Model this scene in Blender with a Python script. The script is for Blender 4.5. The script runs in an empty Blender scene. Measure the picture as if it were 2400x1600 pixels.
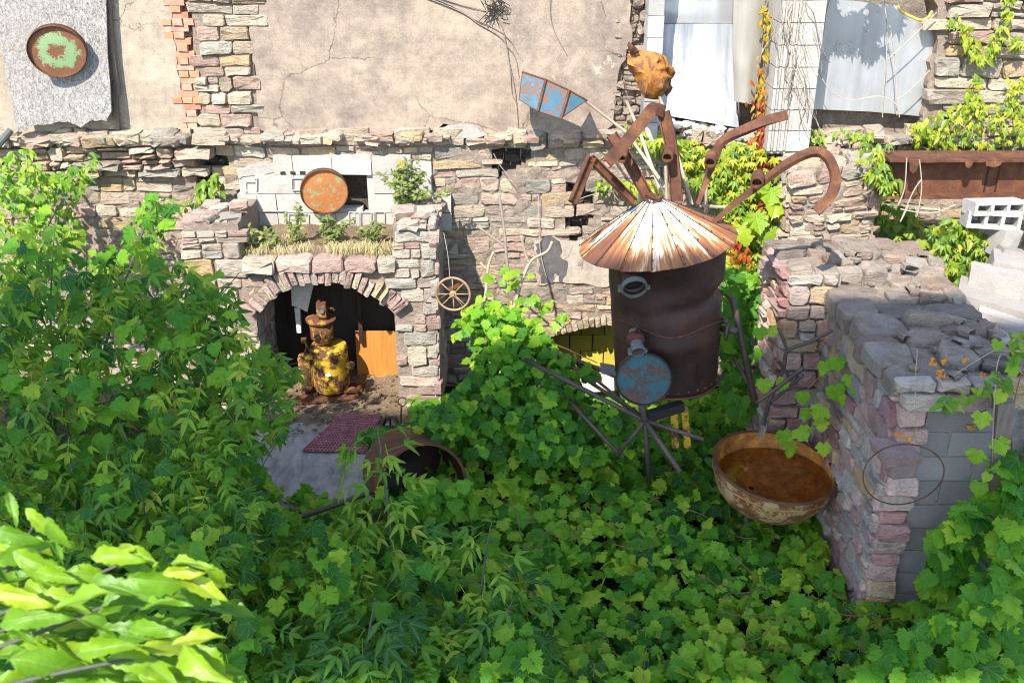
import bpy, math, random
import numpy as np
from mathutils import Vector, Matrix, noise as mnoise
R = math.radians
scene = bpy.context.scene
COL = scene.collection

# ------------------------------------------------------------------ camera, sky, sun, exposure
CAM_H = 5.0
PITCH = R(25.0)
FPX = 2333.0
cam_data = bpy.data.cameras.new('camera')
cam_data.lens = 35.0; cam_data.sensor_width = 36.0; cam_data.sensor_fit = 'HORIZONTAL'
cam_data.clip_start = 0.05; cam_data.clip_end = 600
cam_data.dof.use_dof = True; cam_data.dof.focus_distance = 8.0; cam_data.dof.aperture_fstop = 5.6
cam = bpy.data.objects.new('camera', cam_data); COL.objects.link(cam)
cam.location = (0, 0, CAM_H); cam.rotation_euler = (R(90) - PITCH, 0, 0)
scene.camera = cam

SUN_DIR = Vector((-0.48, -1.0, 1.2)).normalized()      # towards the sun
world = bpy.data.worlds.new('World'); scene.world = world; world.use_nodes = True
wn = world.node_tree.nodes; wl = world.node_tree.links
sky = wn.new('ShaderNodeTexSky'); sky.sky_type = 'NISHITA'; sky.sun_disc = False
sky.sun_elevation = math.asin(SUN_DIR.z); sky.sun_rotation = math.atan2(SUN_DIR.x, SUN_DIR.y)
sky.air_density = 1.0; sky.dust_density = 0.45; sky.ozone_density = 1.0
bg = wn['Background']; bg.inputs['Strength'].default_value = 0.15
wl.new(sky.outputs['Color'], bg.inputs['Color'])
sd = bpy.data.lights.new('sun', 'SUN'); sd.energy = 3.4; sd.angle = R(0.53); sd.color = (1.0, 0.955, 0.88)
so = bpy.data.objects.new('sun', sd); COL.objects.link(so)
so.rotation_euler = SUN_DIR.to_track_quat('Z', 'Y').to_euler(); so.location = SUN_DIR * 40
scene.view_settings.view_transform = 'Standard'; scene.view_settings.look = 'None'
scene.view_settings.gamma = 1.0; scene.view_settings.use_curve_mapping = False
scene.view_settings.exposure = 1.76
scene.render.engine = 'CYCLES'
scene.cycles.filter_width = 1.1
scene.cycles.max_bounces = 8; scene.cycles.diffuse_bounces = 4; scene.cycles.transmission_bounces = 6

# ------------------------------------------------------------------ pixel ray -> place on a plane at a known distance
_c, _s = math.cos(PITCH), math.sin(PITCH)
def _ray(px, py):
    u = (px - 1200) / FPX; v = (800 - py) / FPX
    return Vector((u, _c + v * _s, -_s + v * _c))
def P(px, py, Y):
    d = _ray(px, py); t = Y / d.y
    return Vector((d.x * t, Y, CAM_H + d.z * t))
def G(px, py, z=0.0):
    d = _ray(px, py); t = (z - CAM_H) / d.z
    return Vector((d.x * t, d.y * t, z))
def project(p):
    y, z = p[1], p[2] - CAM_H
    dep = y * _c - z * _s; v = y * _s + z * _c
    return (1200 + FPX * p[0] / dep, 800 - FPX * v / dep)

# ------------------------------------------------------------------ object helpers
WL = {}
def wloc(o): return WL.get(o.name, Vector((0, 0, 0)))
def props(o, label=None, cat=None, group=None, kind=None):
    if label: o['label'] = label
    if cat: o['category'] = cat
    if group: o['group'] = group
    if kind: o['kind'] = kind
    return o
def thing(name, loc, label, cat, group=None):
    o = bpy.data.objects.new(name, None); COL.objects.link(o); o.empty_display_size = .1
    o.location = loc; WL[o.name] = Vector(loc)
    return props(o, label, cat, group)
def mesh(name, verts, faces, mat=None, smooth=False, tint=None, uv=None):
    me = bpy.data.meshes.new(name)
    me.from_pydata([tuple(v) for v in verts], [], faces)
    if mat: me.materials.append(mat)
    if smooth: me.shade_smooth()
    if tint is not None:
        a = me.attributes.new('tint', 'FLOAT', 'FACE')
        arr = np.full(len(me.polygons), tint, 'f') if np.isscalar(tint) else np.asarray(tint, 'f')
        a.data.foreach_set('value', arr)
    if uv is not None:
        l = me.uv_layers.new(name='UVMap')
        idx = np.empty(len(me.loops), 'i'); me.loops.foreach_get('vertex_index', idx)
        l.data.foreach_set('uv', np.asarray(uv, 'f')[idx].ravel())
    return me
def link(name, me, loc=(0, 0, 0), parent=None):
    o = bpy.data.objects.new(name, me); COL.objects.link(o)
    loc = Vector(loc); WL[o.name] = loc
    if parent is not None:
        o.parent = parent; o.location = loc - wloc(parent)
    else:
        o.location = loc
    return o
def part(name, verts, faces, mat, parent=None, smooth=False, tint=None, uv=None, origin=None):
    vs = [Vector(v) for v in verts]
    if origin is None:
        n = max(1, len(vs)); origin = sum(vs, Vector((0, 0, 0))) / n
        origin.z = min(v.z for v in vs)
    origin = Vector(origin)
    me = mesh(name, [v - origin for v in vs], faces, mat, smooth, tint, uv)
    return link(name, me, origin, parent)

class MB:
    """collects shapes (world coordinates) that make ONE part"""
    def __init__(self): self.v = []; self.f = []; self.t = []
    def add(self, v, f, t=0.5):
        b = len(self.v); self.v += [Vector(p) for p in v]
        self.f += [tuple(i + b for i in q) for q in f]; self.t += [t] * len(f); return self
    def box(self, c, size, rot=None, t=0.5, jit=0):
        v = []
        for i in range(8):
            p = Vector(((i & 1) - .5, ((i >> 1) & 1) - .5, ((i >> 2) & 1) - .5))
            p = Vector((p.x * size[0], p.y * size[1], p.z * size[2]))
            if jit: p += Vector((rnd.uniform(-jit, jit), rnd.uniform(-jit, jit), rnd.uniform(-jit, jit)))
            if rot is not None: p = rot @ p
            v.append(p + Vector(c))
        return self.add(v, BOXF, t)
    def tube(self, pts, r, seg=8, caps=True, t=0.5):
        v, f = tube(pts, r, seg, caps); return self.add(v, f, t)
    def lathe(self, prof, seg=24, M=None, t=0.5, close=False):
        v, f = lathe(prof, seg, close)
        if M is not None: v = [M @ p for p in v]
        return self.add(v, f, t)
    def slab(self, front, back_off, t=0.5):
        v, f = slab(front, back_off); return self.add(v, f, t)
    def build(self, name, mat, parent=None, smooth=False, origin=None):
        return part(name, self.v, self.f, mat, parent, smooth, self.t, None, origin)
BOXF = [(0, 2, 3, 1), (4, 5, 7, 6), (0, 1, 5, 4), (2, 6, 7, 3), (0, 4, 6, 2), (1, 3, 7, 5)]
rnd = random.Random(7)

def tube(pts, r, seg=8, caps=True):
    pts = [Vector(p) for p in pts]; n = len(pts)
    rs = [r] * n if np.isscalar(r) else list(r)
    v = []; f = []; ref = None
    for i, p in enumerate(pts):
        a = pts[max(0, i - 1)]; b = pts[min(n - 1, i + 1)]
        t = (b - a).normalized()
        if ref is None:
            ref = t.orthogonal().normalized()
        else:
            ref = (ref - t * ref.dot(t))
            ref = ref.normalized() if ref.length > 1e-6 else t.orthogonal().normalized()
        bi = t.cross(ref)
        for k in range(seg):
            an = 2 * math.pi * k / seg
            v.append(p + (ref * math.cos(an) + bi * math.sin(an)) * rs[i])
    for i in range(n - 1):
        for k in range(seg):
            k2 = (k + 1) % seg
            f.append((i * seg + k, i * seg + k2, (i + 1) * seg + k2, (i + 1) * seg + k))
    if caps:
        f.append(tuple(reversed(range(seg)))); f.append(tuple((n - 1) * seg + k for k in range(seg)))
    return v, f
def lathe(prof, seg=24, close=False):
    v = []; f = []; n = len(prof)
    for (r, z) in prof:
        for k in range(seg):
            a = 2 * math.pi * k / seg; v.append(Vector((r * math.cos(a), r * math.sin(a), z)))
    m = n if close else n - 1
    for i in range(m):
        j = (i + 1) % n
        for k in range(seg):
            k2 = (k + 1) % seg
            f.append((i * seg + k, i * seg + k2, j * seg + k2, j * seg + k))
    return v, f
def slab(front, off):
    n = len(front); off = Vector(off)
    v = [Vector(p) for p in front] + [Vector(p) + off for p in front]
    f = [tuple(range(n)), tuple(reversed(range(n, 2 * n)))]
    f += [(i, i + n, (i + 1) % n + n, (i + 1) % n) for i in range(n)]
    return v, f
def jag(pts, amp, step, seed=0, edges=None):
    """a closed pixel outline broken into short uneven steps; edges = which sides are ragged"""
    rg = random.Random(seed); out = []
    n = len(pts)
    for i in range(n):
        a, b = pts[i], pts[(i + 1) % n]; out.append(a)
        if edges is not None and i not in edges: continue
        L = math.hypot(b[0] - a[0], b[1] - a[1]); k = int(L / step)
        if k < 1: continue
        nx, ny = -(b[1] - a[1]) / L, (b[0] - a[0]) / L
        for q in range(1, k):
            t = (q + rg.uniform(-.3, .3)) / k; d = rg.uniform(-amp, amp)
            out.append((a[0] + (b[0] - a[0]) * t + nx * d, a[1] + (b[1] - a[1]) * t + ny * d))
    return out
def inpoly(x, y, poly):
    c = False; j = len(poly) - 1
    for i in range(len(poly)):
        xi, yi = poly[i]; xj, yj = poly[j]
        if (yi > y) != (yj > y) and x < (xj - xi) * (y - yi) / (yj - yi) + xi: c = not c
        j = i
    return c
def rotm(axis, deg): return Matrix.Rotation(R(deg), 3, axis)
def aim(direction, loc, up=Vector((0, 0, 1))):
    """4x4 whose local Z looks along direction"""
    d = Vector(direction).normalized()
    q = d.to_track_quat('Z', 'Y'); M = q.to_matrix().to_4x4(); M.translation = Vector(loc); return M

# ------------------------------------------------------------------ material builder
class NB:
    def __init__(self, name):
        self.m = bpy.data.materials.new(name); self.m.use_nodes = True
        self.nt = self.m.node_tree; self.b = self.nt.nodes['Principled BSDF']
        self.pos = self.nt.nodes.new('ShaderNodeNewGeometry').outputs['Position']
    def _in(self, sock, val):
        if hasattr(val, 'is_linked') or isinstance(val, bpy.types.NodeSocket): self.nt.links.new(val, sock)
        elif isinstance(val, (tuple, list)) and len(val) == 3 and sock.type == 'RGBA': sock.default_value = (*val, 1)
        else: sock.default_value = val
    def node(self, t, ins=None, **kw):
        n = self.nt.nodes.new(t)
        for k, v in kw.items(): setattr(n, k, v)
        for k, v in (ins or {}).items(): self._in(n.inputs[k], v)
        return n
    def scale(self, s, vec=None, rot=(0, 0, 0)):
        return self.node('ShaderNodeMapping', {'Vector': vec or self.pos, 'Scale': s, 'Rotation': rot}).outputs[0]
    def noise(self, sc, det=4, rough=.6, vec=None, dist=0):
        return self.node('ShaderNodeTexNoise', {'Vector': vec or self.pos, 'Scale': sc, 'Detail': det, 'Roughness': rough, 'Distortion': dist}).outputs['Fac']
    def voro(self, sc, feature='F1', vec=None, out='Distance', rand=1.0):
        return self.node('ShaderNodeTexVoronoi', {'Vector': vec or self.pos, 'Scale': sc, 'Randomness': rand}, feature=feature).outputs[out]
    def ramp(self, fac, stops, interp='LINEAR'):
        n = self.node('ShaderNodeValToRGB', {'Fac': fac}); cr = n.color_ramp; cr.interpolation = interp
        while len(cr.elements) < len(stops): cr.elements.new(.5)
        for e, (p, c) in zip(cr.elements, stops):
            e.position = p; e.color = (c, c, c, 1) if np.isscalar(c) else (*c, 1)
        return n.outputs[0]
    def mix(self, fac, a, b, mode='MIX'):
        n = self.node('ShaderNodeMix', data_type='RGBA', blend_type=mode)
        self._in(n.inputs[0], fac); self._in(n.inputs[6], a); self._in(n.inputs[7], b); return n.outputs[2]
    def math(self, op, a, b=0.0, clamp=False):
        n = self.node('ShaderNodeMath', operation=op, use_clamp=clamp); self._in(n.inputs[0], a); self._in(n.inputs[1], b); return n.outputs[0]
    def attr(self, name): return self.node('ShaderNodeAttribute', attribute_name=name).outputs['Fac']
    def uv(self): return self.node('ShaderNodeUVMap').outputs[0]
    def sep(self, vec):
        n = self.node('ShaderNodeSeparateXYZ', {0: vec}); return n.outputs
    def bump(self, h, strength=.5, dist=.01, nrm=None):
        ins = {'Height': h, 'Strength': strength, 'Distance': dist}
        if nrm is not None: ins['Normal'] = nrm
        return self.node('ShaderNodeBump', ins).outputs[0]
    def out(self, color=None, rough=.8, bump=None, metal=0, spec=.3, **kw):
        if color is not None: self._in(self.b.inputs['Base Color'], color)
        self._in(self.b.inputs['Roughness'], rough); self._in(self.b.inputs['Metallic'], metal)
        self._in(self.b.inputs['Specular IOR Level'], spec)
        if bump is not None: self._in(self.b.inputs['Normal'], bump)
        for k, v in kw.items(): self._in(self.b.inputs[k.replace('_', ' ')], v)
        return self.m

def m_stone(name, stops, lichen=(.30, .27, .20), lich=.35, dark=.0):
    n = NB(name)
    base = n.ramp(n.attr('tint'), stops)
    big = n.noise(9, 5, .65); fine = n.noise(70, 4, .7)
    c = n.mix(.75, base, n.ramp(big, [(.25, .62), (.5, 1.0), (.78, 1.32)]), 'MULTIPLY')
    c = n.mix(.6, c, n.ramp(fine, [(.3, .65), (.55, 1.0), (.8, 1.3)]), 'MULTIPLY')
    st = n.ramp(n.noise(3.1, 4, .6), [(.52, 0.0), (.70, lich)])
    c = n.mix(st, c, lichen)
    dk = n.ramp(n.noise(5.3, 6, .75), [(.56, 0.0), (.68, .35 + dark)])
    c = n.mix(dk, c, (.055, .05, .047))
    strata = n.noise(1, 3, .6, n.scale((14, 14, 75)))
    h = n.math('ADD', n.math('MULTIPLY', big, 1.2), n.math('ADD', n.math('MULTIPLY', fine, .45), n.math('MULTIPLY', strata, .5)))
    vc = n.voro(38, 'DISTANCE_TO_EDGE'); h = n.math('ADD', h, n.math('MULTIPLY', n.ramp(vc, [(.0, 0.0), (.10, 1.0)]), .07))
    return n.out(c, .92, n.bump(h, 1.0, .03), spec=.2)
TAN = [(0.0, (0.357, 0.265, 0.2)), (0.111, (0.41, 0.326, 0.233)), (0.222, (0.326, 0.209, 0.167)), (0.333, (0.441, 0.357, 0.256)), (0.444, (0.304, 0.26, 0.205)), (0.556, (0.389, 0.255, 0.2)), (0.667, (0.473, 0.398, 0.298)), (0.778, (0.41, 0.286, 0.158)), (0.889, (0.21, 0.184, 0.153)), (1.0, (0.357, 0.316, 0.256))]
GREY = [(0.0, (0.399, 0.273, 0.219)), (0.125, (0.389, 0.333, 0.26)), (0.25, (0.315, 0.192, 0.163)), (0.375, (0.452, 0.374, 0.279)), (0.5, (0.304, 0.278, 0.233)), (0.625, (0.462, 0.333, 0.27)), (0.75, (0.263, 0.172, 0.149)), (0.875, (0.399, 0.353, 0.288)), (1.0, (0.462, 0.313, 0.167))]
COLD = [(0.0, (0.432, 0.225, 0.192)), (0.111, (0.446, 0.37, 0.29)), (0.222, (0.271, 0.121, 0.121)), (0.333, (0.509, 0.43, 0.345)), (0.444, (0.253, 0.23, 0.197)), (0.556, (0.357, 0.175, 0.156)), (0.667, (0.556, 0.397, 0.325)), (0.778, (0.38, 0.34, 0.283)), (0.889, (0.497, 0.33, 0.162)), (1.0, (0.311, 0.197, 0.181))]
M = {}
M['stone'] = m_stone('wall_stone', TAN)
M['pier_stone'] = m_stone('pier_stone', GREY, lich=.2)
M['cold_stone'] = m_stone('near_wall_stone', COLD, lichen=(.30, .29, .29), lich=.4)
M['top_stone'] = m_stone('capping_stone', [(0, (.17, .135, .105)), (.5, (.27, .215, .165)), (1, (.22, .155, .115))], lichen=(.30, .27, .25), lich=.5)
def m_mortar(name, col, col2, sc=12):
    n = NB(name)
    c = n.mix(n.ramp(n.noise(sc, 5, .7), [(.35, 0.0), (.65, 1.0)]), col, col2)
    c = n.mix(.7, c, n.ramp(n.noise(130, 3, .7), [(.3, .7), (.7, 1.2)]), 'MULTIPLY')
    h = n.math('ADD', n.noise(22, 5, .7), n.math('MULTIPLY', n.noise(110, 3, .7), .5))
    return n.out(c, .95, n.bump(h, 1.0, .03), spec=.15)
M['mortar'] = m_mortar('lime_mortar', (.335, .265, .205), (.235, .18, .14))
M['grey_mortar'] = m_mortar('grey_mortar', (.42, .40, .375), (.29, .275, .255))
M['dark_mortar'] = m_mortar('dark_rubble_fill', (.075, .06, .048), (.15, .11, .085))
M['rubble_fill'] = m_mortar('rubble_fill', (.30, .245, .19), (.15, .115, .09), 7)
def m_plaster(name, a, b, c3):
    n = NB(name)
    big = n.noise(1.15, 8, .72, n.scale((1, 1, 1.3)), .5); mid = n.noise(4.2, 8, .72)
    col = n.mix(n.ramp(big, [(.38, 0.0), (.58, 1.0)]), a, b)
    col = n.mix(n.ramp(mid, [(.45, 0.0), (.75, .8)]), col, c3)
    band = n.noise(1, 5, .75, n.scale((.35, .35, 7.5)))
    col = n.mix(.5, col, n.ramp(band, [(.3, .80), (.5, 1.0), (.7, 1.12)]), 'MULTIPLY')
    drip = n.noise(1, 5, .7, n.scale((6, 6, .5)))
    col = n.mix(n.ramp(drip, [(.52, 0.0), (.75, .5)]), col, (.16, .128, .105))
    # bare scabs where the skim has come off
    scab = n.ramp(n.math('MULTIPLY', n.noise(7.0, 9, .8), n.noise(1.7, 3, .6)), [(.37, 0.0), (.40, 1.0)])
    col = n.mix(n.math('MULTIPLY', scab, .65), col, (.56, .47, .335))
    pits = n.ramp(n.voro(26), [(.02, 0.0), (.075, 1.0)])
    pitm = n.ramp(n.noise(2.2, 3, .6), [(.5, 1.0), (.6, 0.0)])
    pf = n.math('MULTIPLY', n.math('SUBTRACT', 1.0, pits), n.math('SUBTRACT', 1.0, pitm))
    crackv = n.node('ShaderNodeVectorMath', {0: n.pos, 1: (.16, .16, .16)}, operation='MULTIPLY_ADD').outputs[0]
    n._in(crackv.node.inputs[1], (.16, .16, .16)); n.nt.links.new(n.node('ShaderNodeTexNoise', {'Scale': 5.0, 'Detail': 7, 'Roughness': .7, 'Vector': n.pos}).outputs['Color'], crackv.node.inputs[0]); n.nt.links.new(n.pos, crackv.node.inputs[2])
    cr = n.ramp(n.voro(.85, 'DISTANCE_TO_EDGE', crackv), [(.0, 1.0), (.003, 0.0)])
    cr = n.math('MULTIPLY', cr, n.ramp(n.noise(1.3, 2, .5), [(.45, 0.0), (.55, .7)]))
    col = n.mix(n.math('MAXIMUM', n.math('MULTIPLY', pf, .6), cr), col, (.10, .08, .065))
    fine = n.noise(95, 5, .7)
    col = n.mix(.8, col, n.ramp(n.noise(13, 7, .75), [(.32, .74), (.5, 1.0), (.68, 1.22)]), 'MULTIPLY')
    col = n.mix(.7, col, n.ramp(fine, [(.3, .70), (.7, 1.25)]), 'MULTIPLY')
    h = n.math('ADD', n.math('MULTIPLY', mid, 1.0), n.math('MULTIPLY', fine, .22))
    h = n.math('SUBTRACT', h, n.math('ADD', n.math('MULTIPLY', pf, .5), n.math('ADD', cr, n.math('MULTIPLY', scab, .12))))
    return n.out(col, .9, n.bump(h, .55, .02), spec=.2)
M['plaster'] = m_plaster('tan_render', (.315, .245, .185), (.205, .158, .128), (.36, .285, .215))
M['plaster_pale'] = m_plaster('pale_render', (.34, .28, .213), (.285, .23, .173), (.365, .305, .237))
M['patch'] = m_plaster('patch_render', (.37, .305, .24), (.33, .27, .21), (.39, .325, .26))
def m_block(name, a, b):
    n = NB(name)
    t = n.attr('tint')
    c = n.mix(n.noise(5, 5, .7), a, b)
    c = n.mix(1.0, c, n.ramp(t, [(0, .82), (1, 1.12)]), 'MULTIPLY')
    sp = n.noise(120, 3, .8)
    c = n.mix(.7, c, n.ramp(sp, [(.3, .62), (.55, 1.0), (.75, 1.25)]), 'MULTIPLY')
    c = n.mix(n.ramp(n.noise(2.6, 6, .7), [(.55, 0.0), (.75, .45)]), c, (.12, .11, .10))
    h = n.math('ADD', n.math('MULTIPLY', sp, .5), n.noise(24, 4, .7))
    return n.out(c, .93, n.bump(h, .6, .012), spec=.2)
M['block_white'] = m_block('pale_block', (.47, .435, .385), (.37, .335, .295))
M['block_pile'] = m_block('pile_block', (.37, .335, .295), (.25, .225, .195))
M['block_grey'] = m_block('grey_block', (.27, .25, .235), (.19, .175, .165))
M['block_mid'] = m_block('mid_block', (.37, .35, .325), (.31, .29, .27))
M['block_yellow'] = m_block('yellow_painted_block', (.50, .40, .05), (.42, .33, .045))
M['concrete'] = m_block('concrete', (.33, .315, .30), (.24, .23, .22))
def m_brick():
    n = NB('red_brick')
    c = n.ramp(n.attr('tint'), [(0, (.46, .17, .10)), (.5, (.52, .22, .125)), (1, (.40, .20, .14))])
    c = n.mix(n.ramp(n.noise(8, 5, .7), [(.5, 0.0), (.72, .6)]), c, (.50, .38, .30))
    f = n.noise(90, 4, .7)
    c = n.mix(.6, c, n.ramp(f, [(.3, .7), (.7, 1.2)]), 'MULTIPLY')
    return n.out(c, .92, n.bump(f, .6, .012), spec=.2)
M['brick'] = m_brick()
def m_rust(name, a=(.20, .075, .032), b=(.105, .044, .026), c3=(.36, .15, .05), rough=.72, metal=.15, sc=4):
    n = NB(name)
    k = n.noise(sc, 7, .72)
    c = n.ramp(k, [(.28, b), (.5, a), (.72, c3)])
    f = n.noise(55, 5, .75)
    c = n.mix(.75, c, n.ramp(f, [(.28, .55), (.52, 1.0), (.78, 1.45)]), 'MULTIPLY')
    drip = n.noise(1, 4, .7, n.scale((16, 16, 1.6)))
    c = n.mix(n.ramp(drip, [(.52, 0.0), (.7, .5)]), c, b)
    h = n.math('ADD', n.math('MULTIPLY', k, .6), n.math('MULTIPLY', f, .4))
    return n.out(c, n.ramp(f, [(.3, rough - .12), (.7, rough + .15)]), n.bump(h, .5, .01), metal, .35)
M['rust'] = m_rust('rusty_steel', (.105, .038, .018), (.045, .02, .013), (.19, .075, .027))
M['rust_dark'] = m_rust('dark_rusty_steel', (.034, .014, .010), (.012, .007, .006), (.085, .031, .017), .6, .1, 3)
M['rust_beam'] = m_rust('rusty_beam', (.098, .037, .018), (.036, .017, .011), (.19, .078, .028), .8, .1, 7)
M['rust_bright'] = m_rust('ochre_rust', (.36, .175, .06), (.22, .095, .04), (.50, .29, .11), .7, .1, 6)
M['pipe_steel'] = m_rust('weathered_pipe', (.085, .062, .055), (.05, .042, .04), (.15, .075, .042), .6, .35)
M['pole'] = m_rust('dull_pole', (.34, .27, .19), (.25, .19, .13), (.40, .31, .21), .7, .1)
def m_flake(name, paint, paint2, thr=.5, sc=7, rust=((.17, .065, .035), (.085, .038, .025)), rough=.6, vec=None, width=.035):
    n = NB(name)
    k = n.noise(sc, 9, .72); r2 = n.noise(40, 5, .75)
    rc = n.mix(n.ramp(r2, [(.35, 0.0), (.65, 1.0)]), rust[0], rust[1])
    pc = n.mix(n.noise(sc * 1.7, 4, .6), paint, paint2)
    m = n.ramp(k, [(thr - width, 0.0), (thr + width, 1.0)])
    c = n.mix(m, pc, rc)
    c = n.mix(.5, c, n.ramp(r2, [(.3, .72), (.7, 1.2)]), 'MULTIPLY')
    h = n.math('ADD', n.math('MULTIPLY', m, -.5), n.math('MULTIPLY', r2, .4))
    return n.out(c, n.math('ADD', n.math('MULTIPLY', m, .25), rough), n.bump(h, .45, .006), .05, .35)
M['robot_rust'] = m_flake('robot_head_rust', (.44, .24, .02), (.32, .16, .02), .45, 9, ((.14, .05, .02), (.07, .03, .018)), .7)
M['wheel_rust'] = m_rust('pale_wheel_rust', (.27, .17, .09), (.19, .105, .055), (.36, .25, .14), .75)
M['yellow_flake'] = m_flake('flaking_yellow_paint', (.58, .35, .018), (.48, .27, .02), .495, 7, ((.13, .05, .025), (.06, .028, .02)))
M['blue_flake'] = m_flake('flaking_blue_paint', (.026, .095, .15), (.06, .125, .15), .53, 9, ((.20, .095, .06), (.13, .07, .05)))
M['orange_flake'] = m_flake('orange_rusted_sheet', (.36, .15, .022), (.27, .10, .018), .52, 14, ((.20, .075, .035), (.13, .055, .035)))
M['teal_lid'] = m_flake('worn_teal_paint', (.016, .075, .10), (.028, .095, .105), .48, 7, ((.06, .042, .04), (.10, .055, .042)), .6)
M['orange_lid'] = m_flake('orange_lid_paint', (.42, .125, .03), (.34, .15, .05), .54, 14, ((.25, .235, .12), (.30, .25, .12)), .7)
M['ochre_bowl'] = m_flake('rusted_cream_enamel', (.40, .33, .20), (.38, .21, .055), .49, 8, ((.23, .09, .018), (.085, .033, .013)), .65, None, .05)
M['bowl_in'] = m_rust('bowl_inner_rust', (.36, .135, .028), (.13, .048, .017), (.60, .29, .05), .5, .05, 9)
def m_greenlid():
    n = NB('pale_green_lid_paint')
    uv = n.sep(n.uv()); k = n.noise(16, 8, .75)
    edge = n.math('ADD', uv[0], n.math('MULTIPLY', n.math('SUBTRACT', k, .5), 1.5))
    a = n.ramp(edge, [(.24, 0.0), (.27, 1.0)]); b = n.ramp(edge, [(.64, 1.0), (.72, 0.0)])
    m = n.math('MULTIPLY', a, b)
    rc = n.mix(n.noise(30, 5, .7), (.17, .07, .04), (.26, .115, .06))
    c = n.mix(m, rc, n.mix(n.ramp(n.noise(50, 4, .7), [(.52, 0.0), (.62, .8)]), (.24, .38, .19), (.32, .27, .10)))
    return n.out(c, .75, n.bump(k, .3, .006), .05)
M['green_lid'] = m_greenlid()
def m_hat():
    n = NB('streaked_white_roof_sheet')
    uv = n.sep(n.uv())      # u = angle 0..1, v = 0 apex .. 1 rim
    vec = n.node('ShaderNodeCombineXYZ', {'X': n.math('MULTIPLY', uv[0], 95.0), 'Y': n.math('MULTIPLY', uv[1], 2.2), 'Z': 3.0}).outputs[0]
    vec2 = n.node('ShaderNodeCombineXYZ', {'X': n.math('MULTIPLY', uv[0], 11.0), 'Y': n.math('MULTIPLY', uv[1], 1.2), 'Z': 9.0}).outputs[0]
    s = n.noise(1, 6, .7, vec, .3); w = n.noise(1, 3, .5, vec2)
    fall = n.math('MULTIPLY', n.math('SUBTRACT', uv[1], .45), .22)
    k = n.math('ADD', n.math('ADD', n.math('MULTIPLY', s, .62), n.math('MULTIPLY', w, .55)), fall)
    k = n.math('ADD', k, n.math('MULTIPLY', n.math('SUBTRACT', n.attr('tint'), .5), .26))
    c = n.ramp(k, [(.515, (.64, .63, .60)), (.565, (.54, .40, .26)), (.61, (.36, .15, .045)), (.70, (.20, .072, .03)), (.82, (.11, .045, .025))])
    c = n.mix(.5, c, n.ramp(n.noise(60, 4, .7), [(.3, .8), (.7, 1.15)]), 'MULTIPLY')
    return n.out(c, .6, n.bump(s, .25, .008), .05, .4)
M['hat'] = m_hat()
def m_foil(name, c0, c1, metal, rough):
    n = NB(name)
    a = n.noise(1, 6, .65, n.scale((6, 6, .5))); b = n.noise(3, 5, .6)
    c = n.mix(n.ramp(a, [(.3, 0.0), (.7, 1.0)]), c0, c1)
    sp = n.ramp(n.voro(16), [(.03, .6), (.06, 0.0)])
    c = n.mix(n.math('MULTIPLY', sp, n.ramp(n.noise(2, 2, .5), [(.5, 0.0), (.6, .8)])), c, (.85, .85, .85))
    return n.out(c, n.ramp(b, [(.3, rough - .08), (.7, rough + .14)]), n.bump(n.math('ADD', b, n.math('MULTIPLY', a, .4)), .22, .02), metal, .5)
M['foil'] = m_foil('foil_faced_board', (.33, .33, .34), (.47, .47, .475), .5, .34)
M['foil_dull'] = m_foil('dull_foil_board', (.30, .275, .23), (.38, .35, .30), .4, .45)
M['foil_white'] = m_foil('white_foil_board', (.56, .57, .59), (.20, .215, .235), .3, .42)
def m_plain(name, c, rough=.7, metal=0, nsc=30, var=.25, bumpd=.004, spec=.3):
    n = NB(name); k = n.noise(nsc, 5, .7)
    col = n.mix(1.0, c, n.ramp(k, [(.25, 1 - var), (.75, 1 + var)]), 'MULTIPLY')
    return n.out(col, rough, n.bump(k, .5, bumpd), metal, spec)
M['foam_edge'] = m_plain('yellow_foam_edge', (.62, .42, .06), .9)
M['wool'] = m_plain('pale_insulation_wool', (.62, .55, .50), .95, 0, 12, .3, .05)
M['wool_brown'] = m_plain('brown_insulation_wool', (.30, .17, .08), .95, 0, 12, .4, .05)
M['grey_metal'] = m_plain('dull_grey_metal', (.10, .098, .092), .8, .1)
M['white_ring'] = m_plain('chipped_pale_ring', (.085, .085, .072), .85, 0, 60, .5)
M['black'] = m_plain('plain_black', (.02, .017, .015), .9)  # plain near-black for slots, pipe bores, box beam and root tuft
M['hinge_dark'] = m_plain('dark_seam', (.04, .032, .028), .8)
M['redcap'] = m_plain('dull_red_collar', (.085, .022, .018), .8)
M['white_board'] = m_plain('grey_white_board', (.52, .49, .45), .8)
M['rust_hat_ring'] = M['rust_beam']
def m_fibre():
    n = NB('wood_fibre_board')
    a = n.noise(1, 5, .75, n.scale((38, 38, 20), None, (0, .6, 0)), 1.2); b = n.noise(55, 5, .8, None, 1.0)
    c = n.ramp(n.math('ADD', n.math('MULTIPLY', a, .5), n.math('MULTIPLY', b, .5)), [(.38, (.08, .07, .062)), (.47, (.22, .20, .18)), (.55, (.38, .355, .335)), (.66, (.58, .55, .52))])
    c = n.mix(n.ramp(n.noise(2.2, 3, .5), [(.4, 0.0), (.7, .5)]), c, (.30, .26, .225))
    return n.out(c, .95, n.bump(n.math('ADD', a, b), .9, .012), spec=.15)
M['fibre'] = m_fibre()
def m_wood(name, a, b, sc=(60, 60, 3.5), rough=.75):
    n = NB(name); k = n.noise(1, 6, .7, n.scale(sc), .6)
    c = n.mix(n.ramp(k, [(.32, 0.0), (.68, 1.0)]), a, b)
    c = n.mix(.5, c, n.ramp(n.noise(3, 4, .6), [(.3, .75), (.7, 1.15)]), 'MULTIPLY')
    return n.out(c, rough, n.bump(k, .5, .006), spec=.25)
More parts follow.
